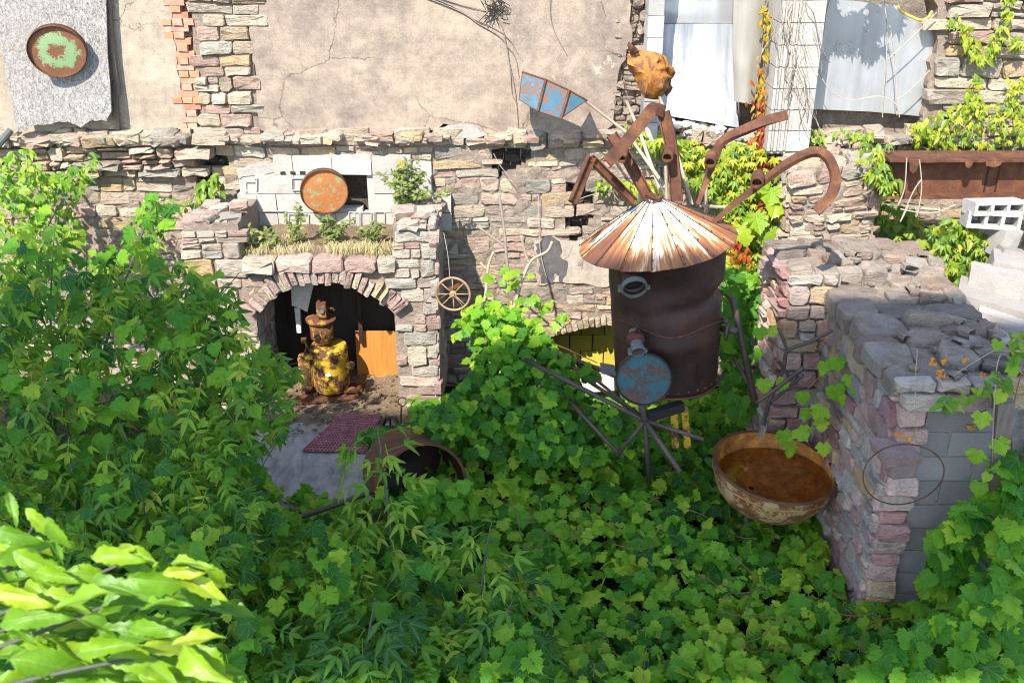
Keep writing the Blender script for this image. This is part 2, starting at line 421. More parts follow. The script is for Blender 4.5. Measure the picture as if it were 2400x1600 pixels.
M['plywood'] = m_wood('orange_plywood', (.50, .215, .045), (.36, .13, .028), (34, 34, 2.2), .6)
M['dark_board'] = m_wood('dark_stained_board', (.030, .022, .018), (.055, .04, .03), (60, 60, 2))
M['old_wood'] = m_wood('weathered_timber', (.20, .155, .125), (.11, .085, .07))
M['brown_wood'] = m_wood('brown_timber', (.11, .065, .04), (.06, .035, .022))
def m_mat():
    n = NB('dull_red_rubber'); k = n.noise(14, 5, .7)
    c = n.mix(n.ramp(k, [(.4, 0.0), (.75, .75)]), (.21, .055, .062), (.32, .18, .15))
    return n.out(c, .75, n.bump(n.noise(90, 3, .6), .3, .003))
M['rubber'] = m_mat()
def m_soil(name, a, b, c3):
    n = NB(name); k = n.noise(6, 7, .72); f = n.noise(60, 5, .75)
    c = n.mix(n.ramp(k, [(.35, 0.0), (.65, 1.0)]), a, b)
    c = n.mix(n.ramp(f, [(.5, 0.0), (.66, .8)]), c, c3)
    return n.out(c, .95, n.bump(n.math('ADD', f, k), 1.0, .03), spec=.15)
M['soil'] = m_soil('dark_soil', (.016, .013, .009), (.028, .022, .014), (.05, .038, .02))
M['debris'] = m_soil('leaf_litter', (.13, .085, .05), (.23, .165, .10), (.42, .33, .22))
def m_floor():
    n = NB('stained_concrete_floor'); k = n.noise(3, 8, .75); s = n.noise(1, 6, .7, n.scale((8, 2.5, 4)))
    c = n.mix(n.ramp(k, [(.3, 0.0), (.7, 1.0)]), (.235, .20, .17), (.36, .31, .265))
    c = n.mix(n.ramp(s, [(.45, 0.0), (.65, .7)]), c, (.10, .085, .075))
    h = n.math('ADD', s, n.noise(60, 4, .7))
    return n.out(c, .9, n.bump(h, .5, .012), spec=.2)
M['floor'] = m_floor()
def m_leaf(name, stops, trans=.35, rough=.42, vein=.35, veincol=(.20, .30, .08), gl=.4):
    n = NB(name)
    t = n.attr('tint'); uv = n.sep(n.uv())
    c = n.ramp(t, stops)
    v0 = n.math('SUBTRACT', uv[1], .02)
    ang = n.math('ABSOLUTE', n.math('ARCTAN2', uv[0], v0))
    rr = n.math('SQRT', n.math('ADD', n.math('MULTIPLY', uv[0], uv[0]), n.math('MULTIPLY', v0, v0)))
    d = None
    for a0 in (0.0, .72, 1.5):
        q = n.math('MULTIPLY', n.math('ABSOLUTE', n.math('SUBTRACT', ang, a0)), rr)
        d = q if d is None else n.math('MINIMUM', d, q)
    vm = n.ramp(d, [(.008, 1.0), (.03, 0.0)])
    c = n.mix(n.math('MULTIPLY', vm, vein), c, veincol)
    c = n.mix(.45, c, n.ramp(n.noise(28, 3, .6), [(.3, .74), (.7, 1.25)]), 'MULTIPLY')
    bp = n.bump(n.math('ADD', n.math('MULTIPLY', vm, -.6), n.noise(45, 2, .5)), .35, .008)
    n.out(c, rough, bp, 0, gl)
    tb = n.node('ShaderNodeBsdfTranslucent', {'Color': n.mix(.55, c, (1.0, 1.3, .25), 'MULTIPLY')})
    tc = n.mix(.6, n.mix(1.0, c, (2.1, 1.9, .7), 'MULTIPLY'), c)
    n._in(tb.inputs['Color'], tc)
    mx = n.node('ShaderNodeMixShader', {0: trans})
    n.nt.links.new(n.b.outputs[0], mx.inputs[1]); n.nt.links.new(tb.outputs[0], mx.inputs[2])
    n.nt.links.new(mx.outputs[0], n.nt.nodes['Material Output'].inputs['Surface'])
    return n.m
M['grape'] = m_leaf('grape_leaf', [(0, (.022, .085, .014)), (.25, (.050, .175, .014)), (.5, (.105, .275, .014)), (.75, (.20, .36, .02)), (1, (.31, .43, .03))], .42, .48, gl=.16)
M['shrub'] = m_leaf('shrub_leaf', [(0, (.020, .075, .022)), (.3, (.055, .16, .020)), (.6, (.13, .26, .018)), (.85, (.24, .34, .03)), (1, (.33, .38, .04))], .42, .48, gl=.2)
M['lime'] = m_leaf('lime_leaf', [(0, (.05, .15, .010)), (.4, (.13, .27, .012)), (.75, (.22, .35, .014)), (1, (.34, .41, .02))], .42, .45)
M["creeper"] = m_leaf("creeper_leaf", [(0, (.06, .13, .012)), (.4, (.15, .24, .014)), (.75, (.28, .33, .016)), (1, (.42, .38, .02))], .38, .42)
M['autumn'] = m_leaf('autumn_leaf', [(0, (.36, .29, .02)), (.35, (.40, .22, .02)), (.6, (.36, .085, .02)), (.85, (.28, .022, .022)), (1, (.20, .015, .02))], .4, .45, .2, (.35, .16, .05))
M['weed'] = m_leaf('weed_leaf', [(0, (.10, .13, .035)), (.5, (.17, .21, .05)), (1, (.30, .28, .11))], .3, .6, 0)
M['dry'] = m_plain('dry_grass', (.42, .34, .17), .8)
M['twig'] = m_plain('grey_twig', (.19, .155, .125), .85)
M['twig_pale'] = m_plain('pale_dead_vine', (.34, .28, .22), .85)
M['stem_red'] = m_plain('reddish_stem', (.20, .095, .05), .7)
M['stem_blue'] = m_plain('blue_green_stem', (.07, .075, .055), .8)
M['lichen'] = m_plain('orange_lichen', (.55, .21, .015), .95, 0, 60, .3, .01)
def m_water():
    n = NB('rusty_water')
    return n.out((.88, .66, .34), .02, n.bump(n.noise(5, 2, .5), .04, .01), 0, .5, Transmission_Weight=1.0, IOR=1.33)
M['water'] = m_water()
# ================================================================== masonry
class Frame:
    def __init__(s, O, right, up):
        s.O, s.r, s.u = Vector(O), Vector(right), Vector(up); s.n = s.r.cross(s.u)
    def m(s, a, b, d=0.0): return s.O + s.r * a + s.u * b + s.n * d
def layout(s0, s1, t0, t1, h, w, rg, split=.35):
    out = []; t = t0
    while t < t1 - .03:
        hh = min(rg.uniform(*h), t1 - t)
        if t1 - t - hh < h[0] * .5: hh = t1 - t
        s = s0 - rg.uniform(0, w[0] * .5)
        while s < s1 - .02:
            ww = rg.uniform(*w) * (1.25 if hh < sum(h) / 2 else .95)
            ww = min(ww, s1 - s)
            if s1 - s - ww < w[0] * .45: ww = s1 - s
            if rg.random() < split and hh > h[0] * 1.2:
                k = hh * rg.uniform(.36, .64)
                for (a, b) in ((t, k), (t + k, hh - k)):
                    if ww > w[0] * 1.5 and rg.random() < .5:
                        q = ww * rg.uniform(.35, .65)
                        out += [(s, s + q, a, a + b), (s + q, s + ww, a, a + b)]
                    else: out.append((s, s + ww, a, a + b))
            else: out.append((s, s + ww, t, t + hh))
            s += ww
        t += hh
    return out
def stone_geo(rect, fr, rg, front=.04, joint=.011, warp=.05, back=.05, rough=1.0):
    a0, a1, b0, b1 = rect
    j = joint * rg.uniform(.5, 1.3); a0 += j; b0 += j; a1 -= j; b1 -= j
    if a1 - a0 < .025: a1 = a0 + .025
    if b1 - b0 < .022: b1 = b0 + .022
    W, H = a1 - a0, b1 - b0; q = min(W, H)
    pts = []
    for (cx, cy, dx, dy) in ((a0, b0, 1, 1), (a1, b0, -1, 1), (a1, b1, -1, -1), (a0, b1, 1, -1)):
        k = rg.uniform(.03, .30) * q * rough; l = rg.uniform(.03, .30) * q * rough
        p = [(cx + dx * k, cy), (cx, cy + dy * l)]
        if (dx, dy) in ((1, 1), (-1, -1)): p = [p[1], p[0]]
        pts += p
    if W > .2: pts.insert(2, ((a0 + a1) / 2 + rg.uniform(-.2, .2) * W, b0 + rg.uniform(-.3, .7) * .02))
    out = []
    for (x, y) in pts:
        x += rg.uniform(-1, 1) * q * .05; y += rg.uniform(-1, 1) * q * .05
        if warp:
            wv = mnoise.noise_vector(Vector((x * 1.3, y * 1.3, fr.O.y * 3.1 + fr.O.x)))
            w2 = mnoise.noise_vector(Vector((x * 6, y * 6, fr.O.y)))
            x += wv.x * warp + w2.x * warp * .28; y += wv.y * warp + w2.y * warp * .28
        out.append((x, y))
    n = len(out); cx = sum(p[0] for p in out) / n; cy = sum(p[1] for p in out) / n
    v = []; f = []
    tilt = (rg.uniform(-.25, .25) * front, rg.uniform(-.25, .25) * front)
    for (sc, d, nz) in ((1.0, -back, 0), (1.0, front * .62, .16), (rg.uniform(.88, .97), front, .40)):
        for (x, y) in out:
            s2 = sc + (rg.uniform(-.05, .05) if nz > .2 else 0)
            ux, uy = (x - cx) / W * 2, (y - cy) / H * 2
            v.append(fr.m(cx + (x - cx) * s2, cy + (y - cy) * s2, d + (tilt[0] * ux + tilt[1] * uy) * (d > 0) + rg.uniform(-1, 1) * nz * front * .6))
    v.append(fr.m(cx + rg.uniform(-.15, .15) * W, cy + rg.uniform(-.15, .15) * H, front * rg.uniform(.9, 1.25)))
    for r in range(2):
        for k in range(n):
            k2 = (k + 1) % n
            f.append((r * n + k, r * n + k2, (r + 1) * n + k2, (r + 1) * n + k))
    for k in range(n): f.append((2 * n + k, 2 * n + (k + 1) % n, 3 * n))
    return v, f
def put_stones(parent, geos, mat, limit=300, name='stone', rest='rubble_stones'):
    """geos: (importance, verts, faces, tint); the largest become parts, the rest one part"""
    geos.sort(key=lambda g: -g[0])
    for g in geos[:limit]: part(name, g[1], g[2], mat, parent, False, g[3], None, sum(g[1], Vector()) / len(g[1]))
    if len(geos) > limit:
        mb = MB()
        for g in geos[limit:]: mb.add(g[1], g[2], g[3])
        o = mb.build(rest, mat, parent); o['kind'] = 'stuff'
def masonry(fr, rects, rg, keep=None, front=(.02, .05), imp=None, **kw):
    out = []
    for r in rects:
        c = fr.m((r[0] + r[1]) / 2, (r[2] + r[3]) / 2)
        px = project(c)
        if keep and not keep(px[0], px[1], c): continue
        fa = front(px[0], px[1], c) if callable(front) else front
        v, f = stone_geo(r, fr, rg, rg.uniform(*fa), **kw)
        w = (r[1] - r[0]) * (r[3] - r[2])
        if imp: w *= imp(px[0], px[1])
        out.append((w, v, f, rg.random()))
    return out
def mortar_sheet(name, fr, s0, s1, t0, t1, cell, keep, mat, parent, amp=.018, depth=.25, seed=0):
    ns, nt = int((s1 - s0) / cell) + 1, int((t1 - t0) / cell) + 1
    idx = {}; v = []; f = []; edge = {}
    def vid(i, j):
        if (i, j) not in idx:
            a, b = s0 + i * cell, t0 + j * cell
            d = .017 + mnoise.fractal(Vector((a * 6 + seed, b * 6, seed)), 1, 2, 4) * amp
            wv = mnoise.noise_vector(Vector((a * 9, b * 9, seed + 4))) * cell * .4
            idx[(i, j)] = len(v); v.append(fr.m(a + wv.x, b + wv.y, d))
        return idx[(i, j)]
    for i in range(ns):
        for j in range(nt):
            c = fr.m(s0 + (i + .5) * cell, t0 + (j + .5) * cell); px = project(c)
            if not keep(px[0], px[1], c): continue
            q = (vid(i, j), vid(i + 1, j), vid(i + 1, j + 1), vid(i, j + 1)); f.append(q)
            for k in range(4):
                e = (q[k], q[(k + 1) % 4]); 
                if (e[1], e[0]) in edge: del edge[(e[1], e[0])]
                else: edge[e] = 1
    bk = {}
    def bvid(a):
        if a not in bk: bk[a] = len(v); v.append(v[a] - fr.n * depth)
        return bk[a]
    for (a, b) in list(edge): f.append((b, a, bvid(a), bvid(b)))
    return part(name, v, f, mat, parent)

# ------------------------------------------------------------------ ground and paving
rg = random.Random(11)
def ground_z(x, y):
    z = 0.10 * mnoise.noise(Vector((x * .8, y * .8, 1))) - .05
    if y < 5.6: z += (5.6 - y) * .10
    return z - .16
v = []; f = []
xs = [-300, -60, -20] + [-10 + .4 * i for i in range(51)] + [20, 60, 300]
ys = [-300, -60, -10] + [2 + .4 * i for i in range(24)] + [20, 60, 300]
for y in ys:
    for x in xs:
        near = -12 < x < 12 and 0 < y < 12
        v.append((x, y, ground_z(x, y) if near else -.2))
for j in range(len(ys) - 1):
    for i in range(len(xs) - 1):
        a = j * len(xs) + i; f.append((a, a + 1, a + 1 + len(xs), a + len(xs)))
props(part('ground', v, f, M['soil'], None, True), kind='structure')
slab_out = jag([(560, 1200), (585, 1100), (600, 1000), (610, 940), (940, 940), (955, 1060), (930, 1200)], 6, 40, 3)
v, f = slab([G(x, y, .02) for x, y in slab_out], (0, 0, -.3))
props(part('concrete_path', v, f, M['floor']), kind='structure')
v = []; f = []
nx, ny = 46, 26
for j in range(ny + 1):
    for i in range(nx + 1):
        x = -2.75 + 1.75 * i / nx; y = 8.62 + 1.18 * j / ny + .06 * mnoise.noise(Vector((x * 5, 0, 2))) * (j < 6)
        e = min(1, j / 9)
        v.append((x, y, .015 + e * (.012 + .035 * abs(mnoise.fractal(Vector((x * 7, y * 7, 3)), 1, 2, 4)) + max(0, (y - 9.4)) * .22)))
for j in range(ny):
    for i in range(nx):
        a = j * (nx + 1) + i; f.append((a, a + 1, a + nx + 2, a + nx + 1))
props(part('niche_floor', v, f, M['debris'], None, False), kind='structure')
mb = MB()
for i in range(260):
    x = rg.uniform(-2.5, -1.15); y = rg.uniform(8.45, 9.7); s = rg.uniform(.008, .028)
    z = .05 + max(0, (y - 9.4)) * .22
    mb.box((x, y, z + s * .2), (s * 1.6, s * 1.2, s * .5), Matrix.Rotation(rg.uniform(0, 6), 3, 'Z') @ Matrix.Rotation(rg.uniform(-.5, .5), 3, 'X'), rg.random(), .003)
props(mb.build('floor_litter', M['debris']), 'crumbled stone bits and dry leaves on the niche floor', 'debris', kind='stuff')

# ------------------------------------------------------------------ main rubble wall (lower band, right across the picture)
WY = 10.0
FM = Frame((0, WY, 0), (1, 0, 0), (0, 0, 1))
INF = [(560, 400), (600, 388), (700, 380), (880, 372), (960, 388), (1015, 440), (1030, 500), (1020, 640), (555, 640)]
HOLES = [[(1326, 432), (1396, 426), (1392, 500), (1368, 556), (1334, 568), (1322, 500)],
         [(1152, 352), (1215, 346), (1252, 350), (1240, 372), (1218, 398), (1160, 416)],
         [(462, 352), (520, 350), (540, 385), (520, 440), (465, 436)],
         [(2030, 378), (2090, 365), (2110, 420), (2050, 440)]]
ARCH2 = [(1268, 1000), (1278, 806), (1300, 776), (1352, 757), (1450, 750), (1560, 757), (1640, 790), (1660, 830), (1660, 1000)]
PATCH = [(1252, 566), (1296, 552), (1330, 566), (1452, 560), (1452, 668), (1400, 672), (1330, 664), (1262, 668)]
ARCHHOLE = [(592, 560), (1000, 560), (1000, 1010), (592, 1010)]
def main_keep(px, py, c, stone=True):
    if c.z > 2.66 + .03 * mnoise.noise(Vector((c.x * 4, 0, 0))): return False
    for h in HOLES + [INF, ARCH2, ARCHHOLE]:
        if inpoly(px, py, h): return False
    if stone and inpoly(px, py, PATCH): return False
    if stone and 470 < px < 1030 and py > 560: return False
    return True
wall = thing('rubble_wall', (0, WY, 0), 'long rubble stone wall of tan and pink stones behind everything', 'stone wall')
rg = random.Random(21)
rects = layout(-7.6, 8.6, -.6, 2.72, (.08, .18), (.14, .42), rg, .38)
def hide(px, py):
    if px < -20 or px > 2420 or py < 300: return .02
    if px < 560 and py > 560: return .05
    if inpoly(px, py, [(1370, 600), (1700, 600), (1690, 900), (1400, 900)]): return .05
    if px > 1840 and py > 560: return .05
    if px > 2050 and 360 < py < 480: return .1
    if px > 1030 and py > 800: return .25
    return 1.0
def mfront(px, py, c):
    if px < 520 and py < 420: return (.05, .17)
    if py < 345: return (.04, .11)
    return (.014, .042)
geos = masonry(FM, rects, rg, lambda x, y, c: main_keep(x, y, c), mfront, hide, joint=.009)
# ring of the low second arch
cx0, cz0 = P(1465, 800, WY).x, P(1465, 755, WY).z
k = 0
for i in range(27):
    x = -.82 + 1.64 * i / 26
    if abs(x) > .84: continue
    zc = cz0 - .22 * x * x; an = math.atan2(.44 * x, 1)
    fr = Frame((cx0 + x, WY - .01, zc + .045), (math.cos(an), 0, -math.sin(an)), (math.sin(an), 0, math.cos(an)))
    geo = stone_geo((-.032, .032, -.055, .06), fr, rg, rg.uniform(.03, .07), .003, 0, .06)
    geos.append((.05 if x < .1 else .0001, geo[0], geo[1], rg.choice((.4, .42, .14, .8, .1))))
put_stones(wall, geos, M['stone'], 300)
mortar_sheet('mortar', FM, -7.6, 8.6, -.65, 2.8, .05, lambda x, y, c: main_keep(x, y, c, False), M['mortar'], wall, .03, .28)
# what is seen at the back of the holes
mb = MB()
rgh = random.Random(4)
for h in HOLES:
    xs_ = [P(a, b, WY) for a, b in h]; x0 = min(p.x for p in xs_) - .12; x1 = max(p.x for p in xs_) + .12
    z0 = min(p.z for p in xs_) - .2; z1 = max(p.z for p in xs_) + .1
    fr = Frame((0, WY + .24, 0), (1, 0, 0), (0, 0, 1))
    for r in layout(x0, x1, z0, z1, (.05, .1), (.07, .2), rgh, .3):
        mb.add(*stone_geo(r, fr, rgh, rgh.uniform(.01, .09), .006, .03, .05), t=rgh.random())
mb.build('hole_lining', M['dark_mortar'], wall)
# render patch with dark stain
pt = [P(x, y, WY - .035) for x, y in jag(PATCH, 5, 16, 5)]
part('render_patch', *slab(pt, (0, .05, 0)), M['patch'], wall)
st_out = [(1254, 572), (1285, 552), (1312, 566), (1318, 590), (1312, 600), (1330, 612), (1328, 636), (1318, 664), (1300, 640), (1296, 664), (1268, 664), (1262, 610)]
part('tar_stain', *slab([P(x, y, WY - .04) for x, y in jag(st_out, 4, 9, 8)], (0, .004, 0)), m_plain('dark_tar_stain', (.085, .078, .075), .85, 0, 14, .5), wall)
# loose rubble along the ledge
geos = []
for i in range(120):
    px = rg.uniform(-20, 2200); x = P(px, 315, 9.9).x
    if 1480 < px < 1740: continue
    s = rg.uniform(.05, .13) * (1.4 if px < 500 else 1)
    fr = Frame((x, 9.93 + rg.uniform(-.05, .04), 2.62 + rg.uniform(-.03, .03)), Vector((1, rg.uniform(-.3, .3), 0)).normalized(), (0, 0, 1))
    geo = stone_geo((-s, s, -s * .3, s * .4), fr, rg, rg.uniform(.04, .10), .0, 0, .12)
    geos.append((s * s, geo[0], geo[1], rg.random()))
lr = thing('ledge_rubble', (0, 9.9, 2.6), 'loose broken stones lying along the ledge under the rendered walls', 'rubble')
put_stones(lr, geos, M['stone'], 120)

# ------------------------------------------------------------------ upper wall: backing, rendered panels, brick, pilaster
v, f = MB().box((.5, 10.55, 3.6), (16.4, .6, 2.0)).v, BOXF
props(part('wall_backing', v, f, M['rubble_fill']), kind='structure')
def plate(name, px_poly, Y, thick, mat, label, cat, parent=None):
    o = part(name, *slab([P(x, y, Y) for x, y in px_poly], (0, thick, 0)), mat, parent)
    if label: props(o, label, cat)
    return o
left_out = jag([(-80, -60), (398, -60), (402, 60), (412, 130), (422, 205), (440, 285), (420, 300), (370, 318), (-80, 322)], 4, 14, 2, {1, 2, 3, 4, 5, 6, 7})
plate('rendered_wall', left_out, 9.98, .27, M['plaster_pale'], 'smooth pale cream rendered wall at the top left', 'rendered wall')
mid_out = jag([(574, -60), (1482, -60), (1475, 50), (1482, 90), (1466, 140), (1448, 176), (1446, 215), (1437, 238), (1437, 292), (1420, 306), (1240, 310), (1140, 312), (1105, 306), (1040, 290), (1010, 306), (920, 312), (800, 308), (612, 306), (600, 250), (592, 120)], 5, 17, 9)
plate('rendered_wall', mid_out, 9.97, .28, M['plaster'], 'large stained tan rendered wall in the top middle with cracked lower edge', 'rendered wall')
# white daub under the render
props(part('mortar_daub', *slab([P(x, y, 9.93) for x, y in jag([(1032, 308), (1050, 296), (1080, 294), (1120, 302), (1142, 316), (1125, 322), (1090, 324), (1060, 316)], 4, 12, 3)], (0, .12, 0)), M['block_white']), 'lump of whitish mortar hanging at the lower edge of the tan render', 'mortar')
# brick strip
bs = thing('brick_strip', P(430, 300, 10.0), 'narrow strip of orange-red bricks between the cream render and stone pilaster', 'brick strip')
bm = []
rg = random.Random(31)
for q in range(4):
    mb = MB().box((0, 0, 0), (.195, .1, .058), None, .5, .004)
    bm.append(mesh('brick', mb.v, mb.f, M['brick'], False, q / 3))
    mb = MB().box((0, 0, 0), (.095, .1, .058), None, .5, .004)
    bm.append(mesh('half_brick', mb.v, mb.f, M['brick'], False, (q + .5) / 4))
for i in range(24):
    py = 4 + i * 15.2 - 60
    if py > 316: break
    x0 = 396 + max(0, py) * .13; nb = 2 if i % 2 else 1
    c = P(x0 + 20 + rg.uniform(-6, 4), py, 10.03)
    if i % 2 == 0:
        o = link('brick', bm[2 * rg.randrange(4)], c + Vector((0, rg.uniform(-.015, .01), 0)), bs)
        link('brick', bm[2 * rg.randrange(4) + 1], c + Vector((-.152, .012, 0)), bs)
    else:
        for k in range(3):
            if k == 2 and rg.random() < .6: continue
            link('brick', bm[2 * rg.randrange(4) + 1], c + Vector((-.105 + k * .103, rg.uniform(-.015, .015), 0)), bs)
for i in range(22):
    px = 228 + i * 10.5
    if px > 455: break
    if i % 2: continue
    link('brick', bm[2 * rg.randrange(4)], P(px, 322, 10.0) + Vector((0, rg.uniform(-.02, .01), 0)), bs)
mb = MB(); mb.box((P(432, 100, 10.08).x, 10.12, 3.3), (.42, .12, 1.35)); mb.build('mortar', M['mortar'], bs)
# stone pilaster
pl = thing('stone_pilaster', P(520, 315, WY), 'upper strip of coursed sandstone between brick strip and tan render', 'stone wall')
rects = layout(P(445, 100, WY).x - .2, P(610, 100, WY).x + .1, 2.6, 4.5, (.09, .15), (.14, .36), rg, .25)
PIL = [(446, -60), (588, -60), (590, 60), (597, 180), (604, 240), (614, 318), (478, 318), (455, 150)]
put_stones(pl, masonry(FM, rects, rg, lambda x, y, c: inpoly(x, y, PIL), (.02, .06), joint=.006, warp=.03), M['stone'], 200)
part('mortar', *slab([P(x, y, 10.0) for x, y in PIL], (0, .25, 0)), M['mortar'], pl)
# upper right rubble wall
ur = thing('stone_wall', P(2300, 320, WY), 'upper right rubble wall hung with creepers beside the foil board', 'stone wall')
URP = jag([(2190, -60), (2520, -60), (2520, 345), (2150, 345), (2165, 290), (2182, 165), (2196, 80)], 8, 20, 4, {6, 5, 4, 3})
rects = layout(P(2150, 100, WY).x - .2, 6.6, 2.5, 4.5, (.10, .19), (.16, .5), rg, .25)
put_stones(ur, masonry(FM, rects, rg, lambda x, y, c: inpoly(x, y, URP) or x >= 2500, (.03, .09), lambda x, y: 1 if 0 < y and x < 2420 else .05, joint=.010), M['stone'], 250)
part('mortar', *slab([P(x, y, 10.0) for x, y in URP], (0, .3, 0)), M['mortar'], ur)
# rough mortar band between render and block strip, pieces of broken core
rb = thing('broken_wall_core', P(1480, 320, WY), 'rough broken mortar and rubble edge right of the tan render', 'stone wall')
RBP = [(1440, -60), (1512, -60), (1510, 90), (1506, 250), (1505, 332), (1425, 332), (1430, 200)]
rects = layout(P(1425, 100, 10.05).x - .1, P(1515, 100, 10.05).x + .05, 2.5, 4.5, (.05, .12), (.06, .17), rg, .3)
put_stones(rb, masonry(Frame((0, 10.06, 0), (1, 0, 0), (0, 0, 1)), rects, rg, lambda x, y, c: inpoly(x, y, RBP), (.02, .10), joint=.004, rough=1.3), M['mortar'], 200)
part('mortar', *slab([P(x, y, 10.06) for x, y in RBP], (0, .2, 0)), M['mortar'], rb)

# ------------------------------------------------------------------ block columns
def block_mesh(w, h, d, mat, t, grooves=0, chip=.003, seed=0):
    mb = MB()
    if not grooves: mb.box((0, 0, 0), (w, d, h), None, t, chip)
    else:
        n = grooves; k = w / n
        for i in range(n):
            mb.box((-w / 2 + (i + .5) * k, 0 if i % 2 else -.012, 0), (k * (.98 if i % 2 == 0 else .999), d if i % 2 == 0 else d - .03, h), None, t, .0015)
    return mesh('block', mb.v, mb.f, mat, False, t)
bc = thing('block_column', P(1520, 320, 9.97), 'narrow grey block strip right of the broken render edge', 'block column')
rg = random.Random(5)
bms = [block_mesh(.15, .193, .36, M['block_mid'], q / 3) for q in range(4)]
for i in range(11):
    z = 2.62 + .1 + i * .2
    px = 1519 - (z - 2.6) * 0 
    c = P(1517, 300, 9.93)
    link('block', bms[rg.randrange(4)], (c.x - .0 + rg.uniform(-.004, .004), 9.93, z), bc)
bc2 = thing('block_column', P(1860, 310, 9.85), 'wide fluted pale block column covered with dry vine stems', 'block column')
xa, xb = P(1800, 300, 9.6).x, P(1898, 300, 9.6).x
plain = [block_mesh(.19, .190, .62, M['block_white'], q / 3) for q in range(4)]
flut = [block_mesh(xb - xa - .19, .190, .61, M['block_white'], q / 3, 7) for q in range(4)]
for i in range(11):
    z = 2.58 + .1 + i * .2
    link('block', plain[rg.randrange(4)], (xb - .095, 9.87, z), bc2)
    link('block', flut[rg.randrange(4)], (xa + (xb - xa - .19) / 2 - .002, 9.87, z), bc2)
mb = MB(); mb.box(((xa + xb) / 2, 9.89, 3.6), (xb - xa - .02, .59, 2.1)); mb.build('mortar', M['block_mid'], bc2)

# ------------------------------------------------------------------ foil boards and fibre board
def board(name, poly, Ys, thick, mat, label, jagd=None, edge=True):
    pts = [P(x, y, Yv) for (x, y), Yv in zip(poly, Ys)]
    o = part(name, *slab(pts, (0, thick, 0)), mat); props(o, label, 'board', 'foil boards on the upper wall'); return o
def curved_board(name, L, Rr, Y0, bow, thick, mat, label, n=14, skirt=0):
    """board between left and right pixel edges (top to bottom), bowed outwards"""
    v = []; f = []; rows = 12
    for j in range(rows + 1):
        t = j / rows
        def ip(E):
            for (a, b) in zip(E[:-1], E[1:]):
                if a[2] <= t <= b[2]:
                    q = (t - a[2]) / (b[2] - a[2]); return (a[0] + (b[0] - a[0]) * q, a[1] + (b[1] - a[1]) * q)
            return E[-1][:2]
        l, r = ip(L), ip(Rr)
        for i in range(n + 1):
            s = i / n
            Y = Y0 - bow * math.sin(s * math.pi) - skirt * t * t + .012 * mnoise.noise(Vector((s * 3, t * 3, Y0 * 7)))
            v.append(P(l[0] + (r[0] - l[0]) * s, l[1] + (r[1] - l[1]) * s, Y))
    N = len(v); v += [p + Vector((0, thick, 0)) for p in v]
    W = n + 1
    for j in range(rows):
        for i in range(n):
            a = j * W + i; f.append((a, a + W, a + W + 1, a + 1)); f.append((N + a, N + a + 1, N + a + W + 1, N + a + W))
    loop = [i for i in range(W)] + [j * W + n for j in range(1, rows + 1)] + [rows * W + i for i in range(n - 1, -1, -1)] + [j * W for j in range(rows - 1, 0, -1)]
    for a, b in zip(loop, loop[1:] + loop[:1]): f.append((a, b, b + N, a + N))
    o = part(name, v, f, mat, None, True); props(o, label, 'board', 'foil boards on the upper wall')
    m = o.modifiers.new('edges', 'EDGE_SPLIT'); m.split_angle = R(50)
    return o
curved_board('foil_board', [(1537, -60, 0), (1537, 54, 1)], [(1718, -60, 0), (1717, 55, 1)], 10.16, .02, .03, M['foil'], 'upper silver foil board cut off by the top edge left of the autumn creeper')
curved_board('foil_board', [(1537, 57, 0), (1537, 160, .45), (1546, 268, 1)], [(1717, 57, 0), (1719, 170, .5), (1732, 300, 1)], 10.13, .05, .03, M['foil_white'], 'bright white foil board hanging below the upper silver board', 14, .16)
curved_board('foil_board', [(1720, -60, 0), (1718, 120, .5), (1722, 238, 1)], [(1795, -60, 0), (1790, 60, .3), (1768, 246, 1)], 9.86, .05, .025, M['foil_dull'], 'narrow dull grey foil board bowed forward beside the autumn creeper')
do = [(1928, -2), (2010, 4), (2104, 15), (2112, 27), (2128, 36), (2150, 46), (2164, 48), (2176, 40), (2184, 26), (2199, 23), (2194, 85), (2186, 112), (2180, 165), (2164, 236), (2159, 273), (2040, 262), (1905, 256), (1912, 150)]
board('foil_board', do, [10.1] * len(do), .035, M['foil'], 'large silver foil board with torn top edge right of the block column')
mb = MB()
ed = [(2104, 16), (2112, 28), (2128, 37), (2150, 47), (2164, 49), (2177, 41), (2185, 27)]
mb.tube([P(x, y - 1, 10.1) for x, y in ed], .012, 6)
props(mb.build('torn_foam_edge', M['foam_edge']), 'torn yellow foam edge along the top of the large foil board', 'foam')
mb = MB()
for i in range(26):
    px = rg.uniform(1548, 1735); py = 276 + (px - 1548) * .14 + rg.uniform(6, 34)
    c = P(px, py, 9.95 + rg.uniform(-.05, .08)); s = rg.uniform(.035, .085)
    v, f = lathe([(0.01, -s * .6), (s * .8, -s * .3), (s, .05 * s), (s * .6, s * .5), (.01, s * .7)], 8)
    v = [c + Vector((p.x * rg.uniform(.8, 1.2), p.y * rg.uniform(.8, 1.2), p.z)) for p in v]
    mb.add(v, f)
props(mb.build('insulation_wool', M['wool']), 'pale torn insulation wool spilling out under the white foil board', 'insulation', kind='stuff')
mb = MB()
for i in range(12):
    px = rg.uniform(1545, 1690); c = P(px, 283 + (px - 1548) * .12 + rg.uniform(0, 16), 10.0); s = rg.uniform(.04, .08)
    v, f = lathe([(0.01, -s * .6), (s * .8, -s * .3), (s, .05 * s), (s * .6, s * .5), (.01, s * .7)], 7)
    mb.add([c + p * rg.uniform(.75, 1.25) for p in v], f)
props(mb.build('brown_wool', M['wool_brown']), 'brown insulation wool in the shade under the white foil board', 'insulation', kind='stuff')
fo = [(-30, -60), (247, -60), (252, 130), (258, 200), (261, 262), (250, 280)]
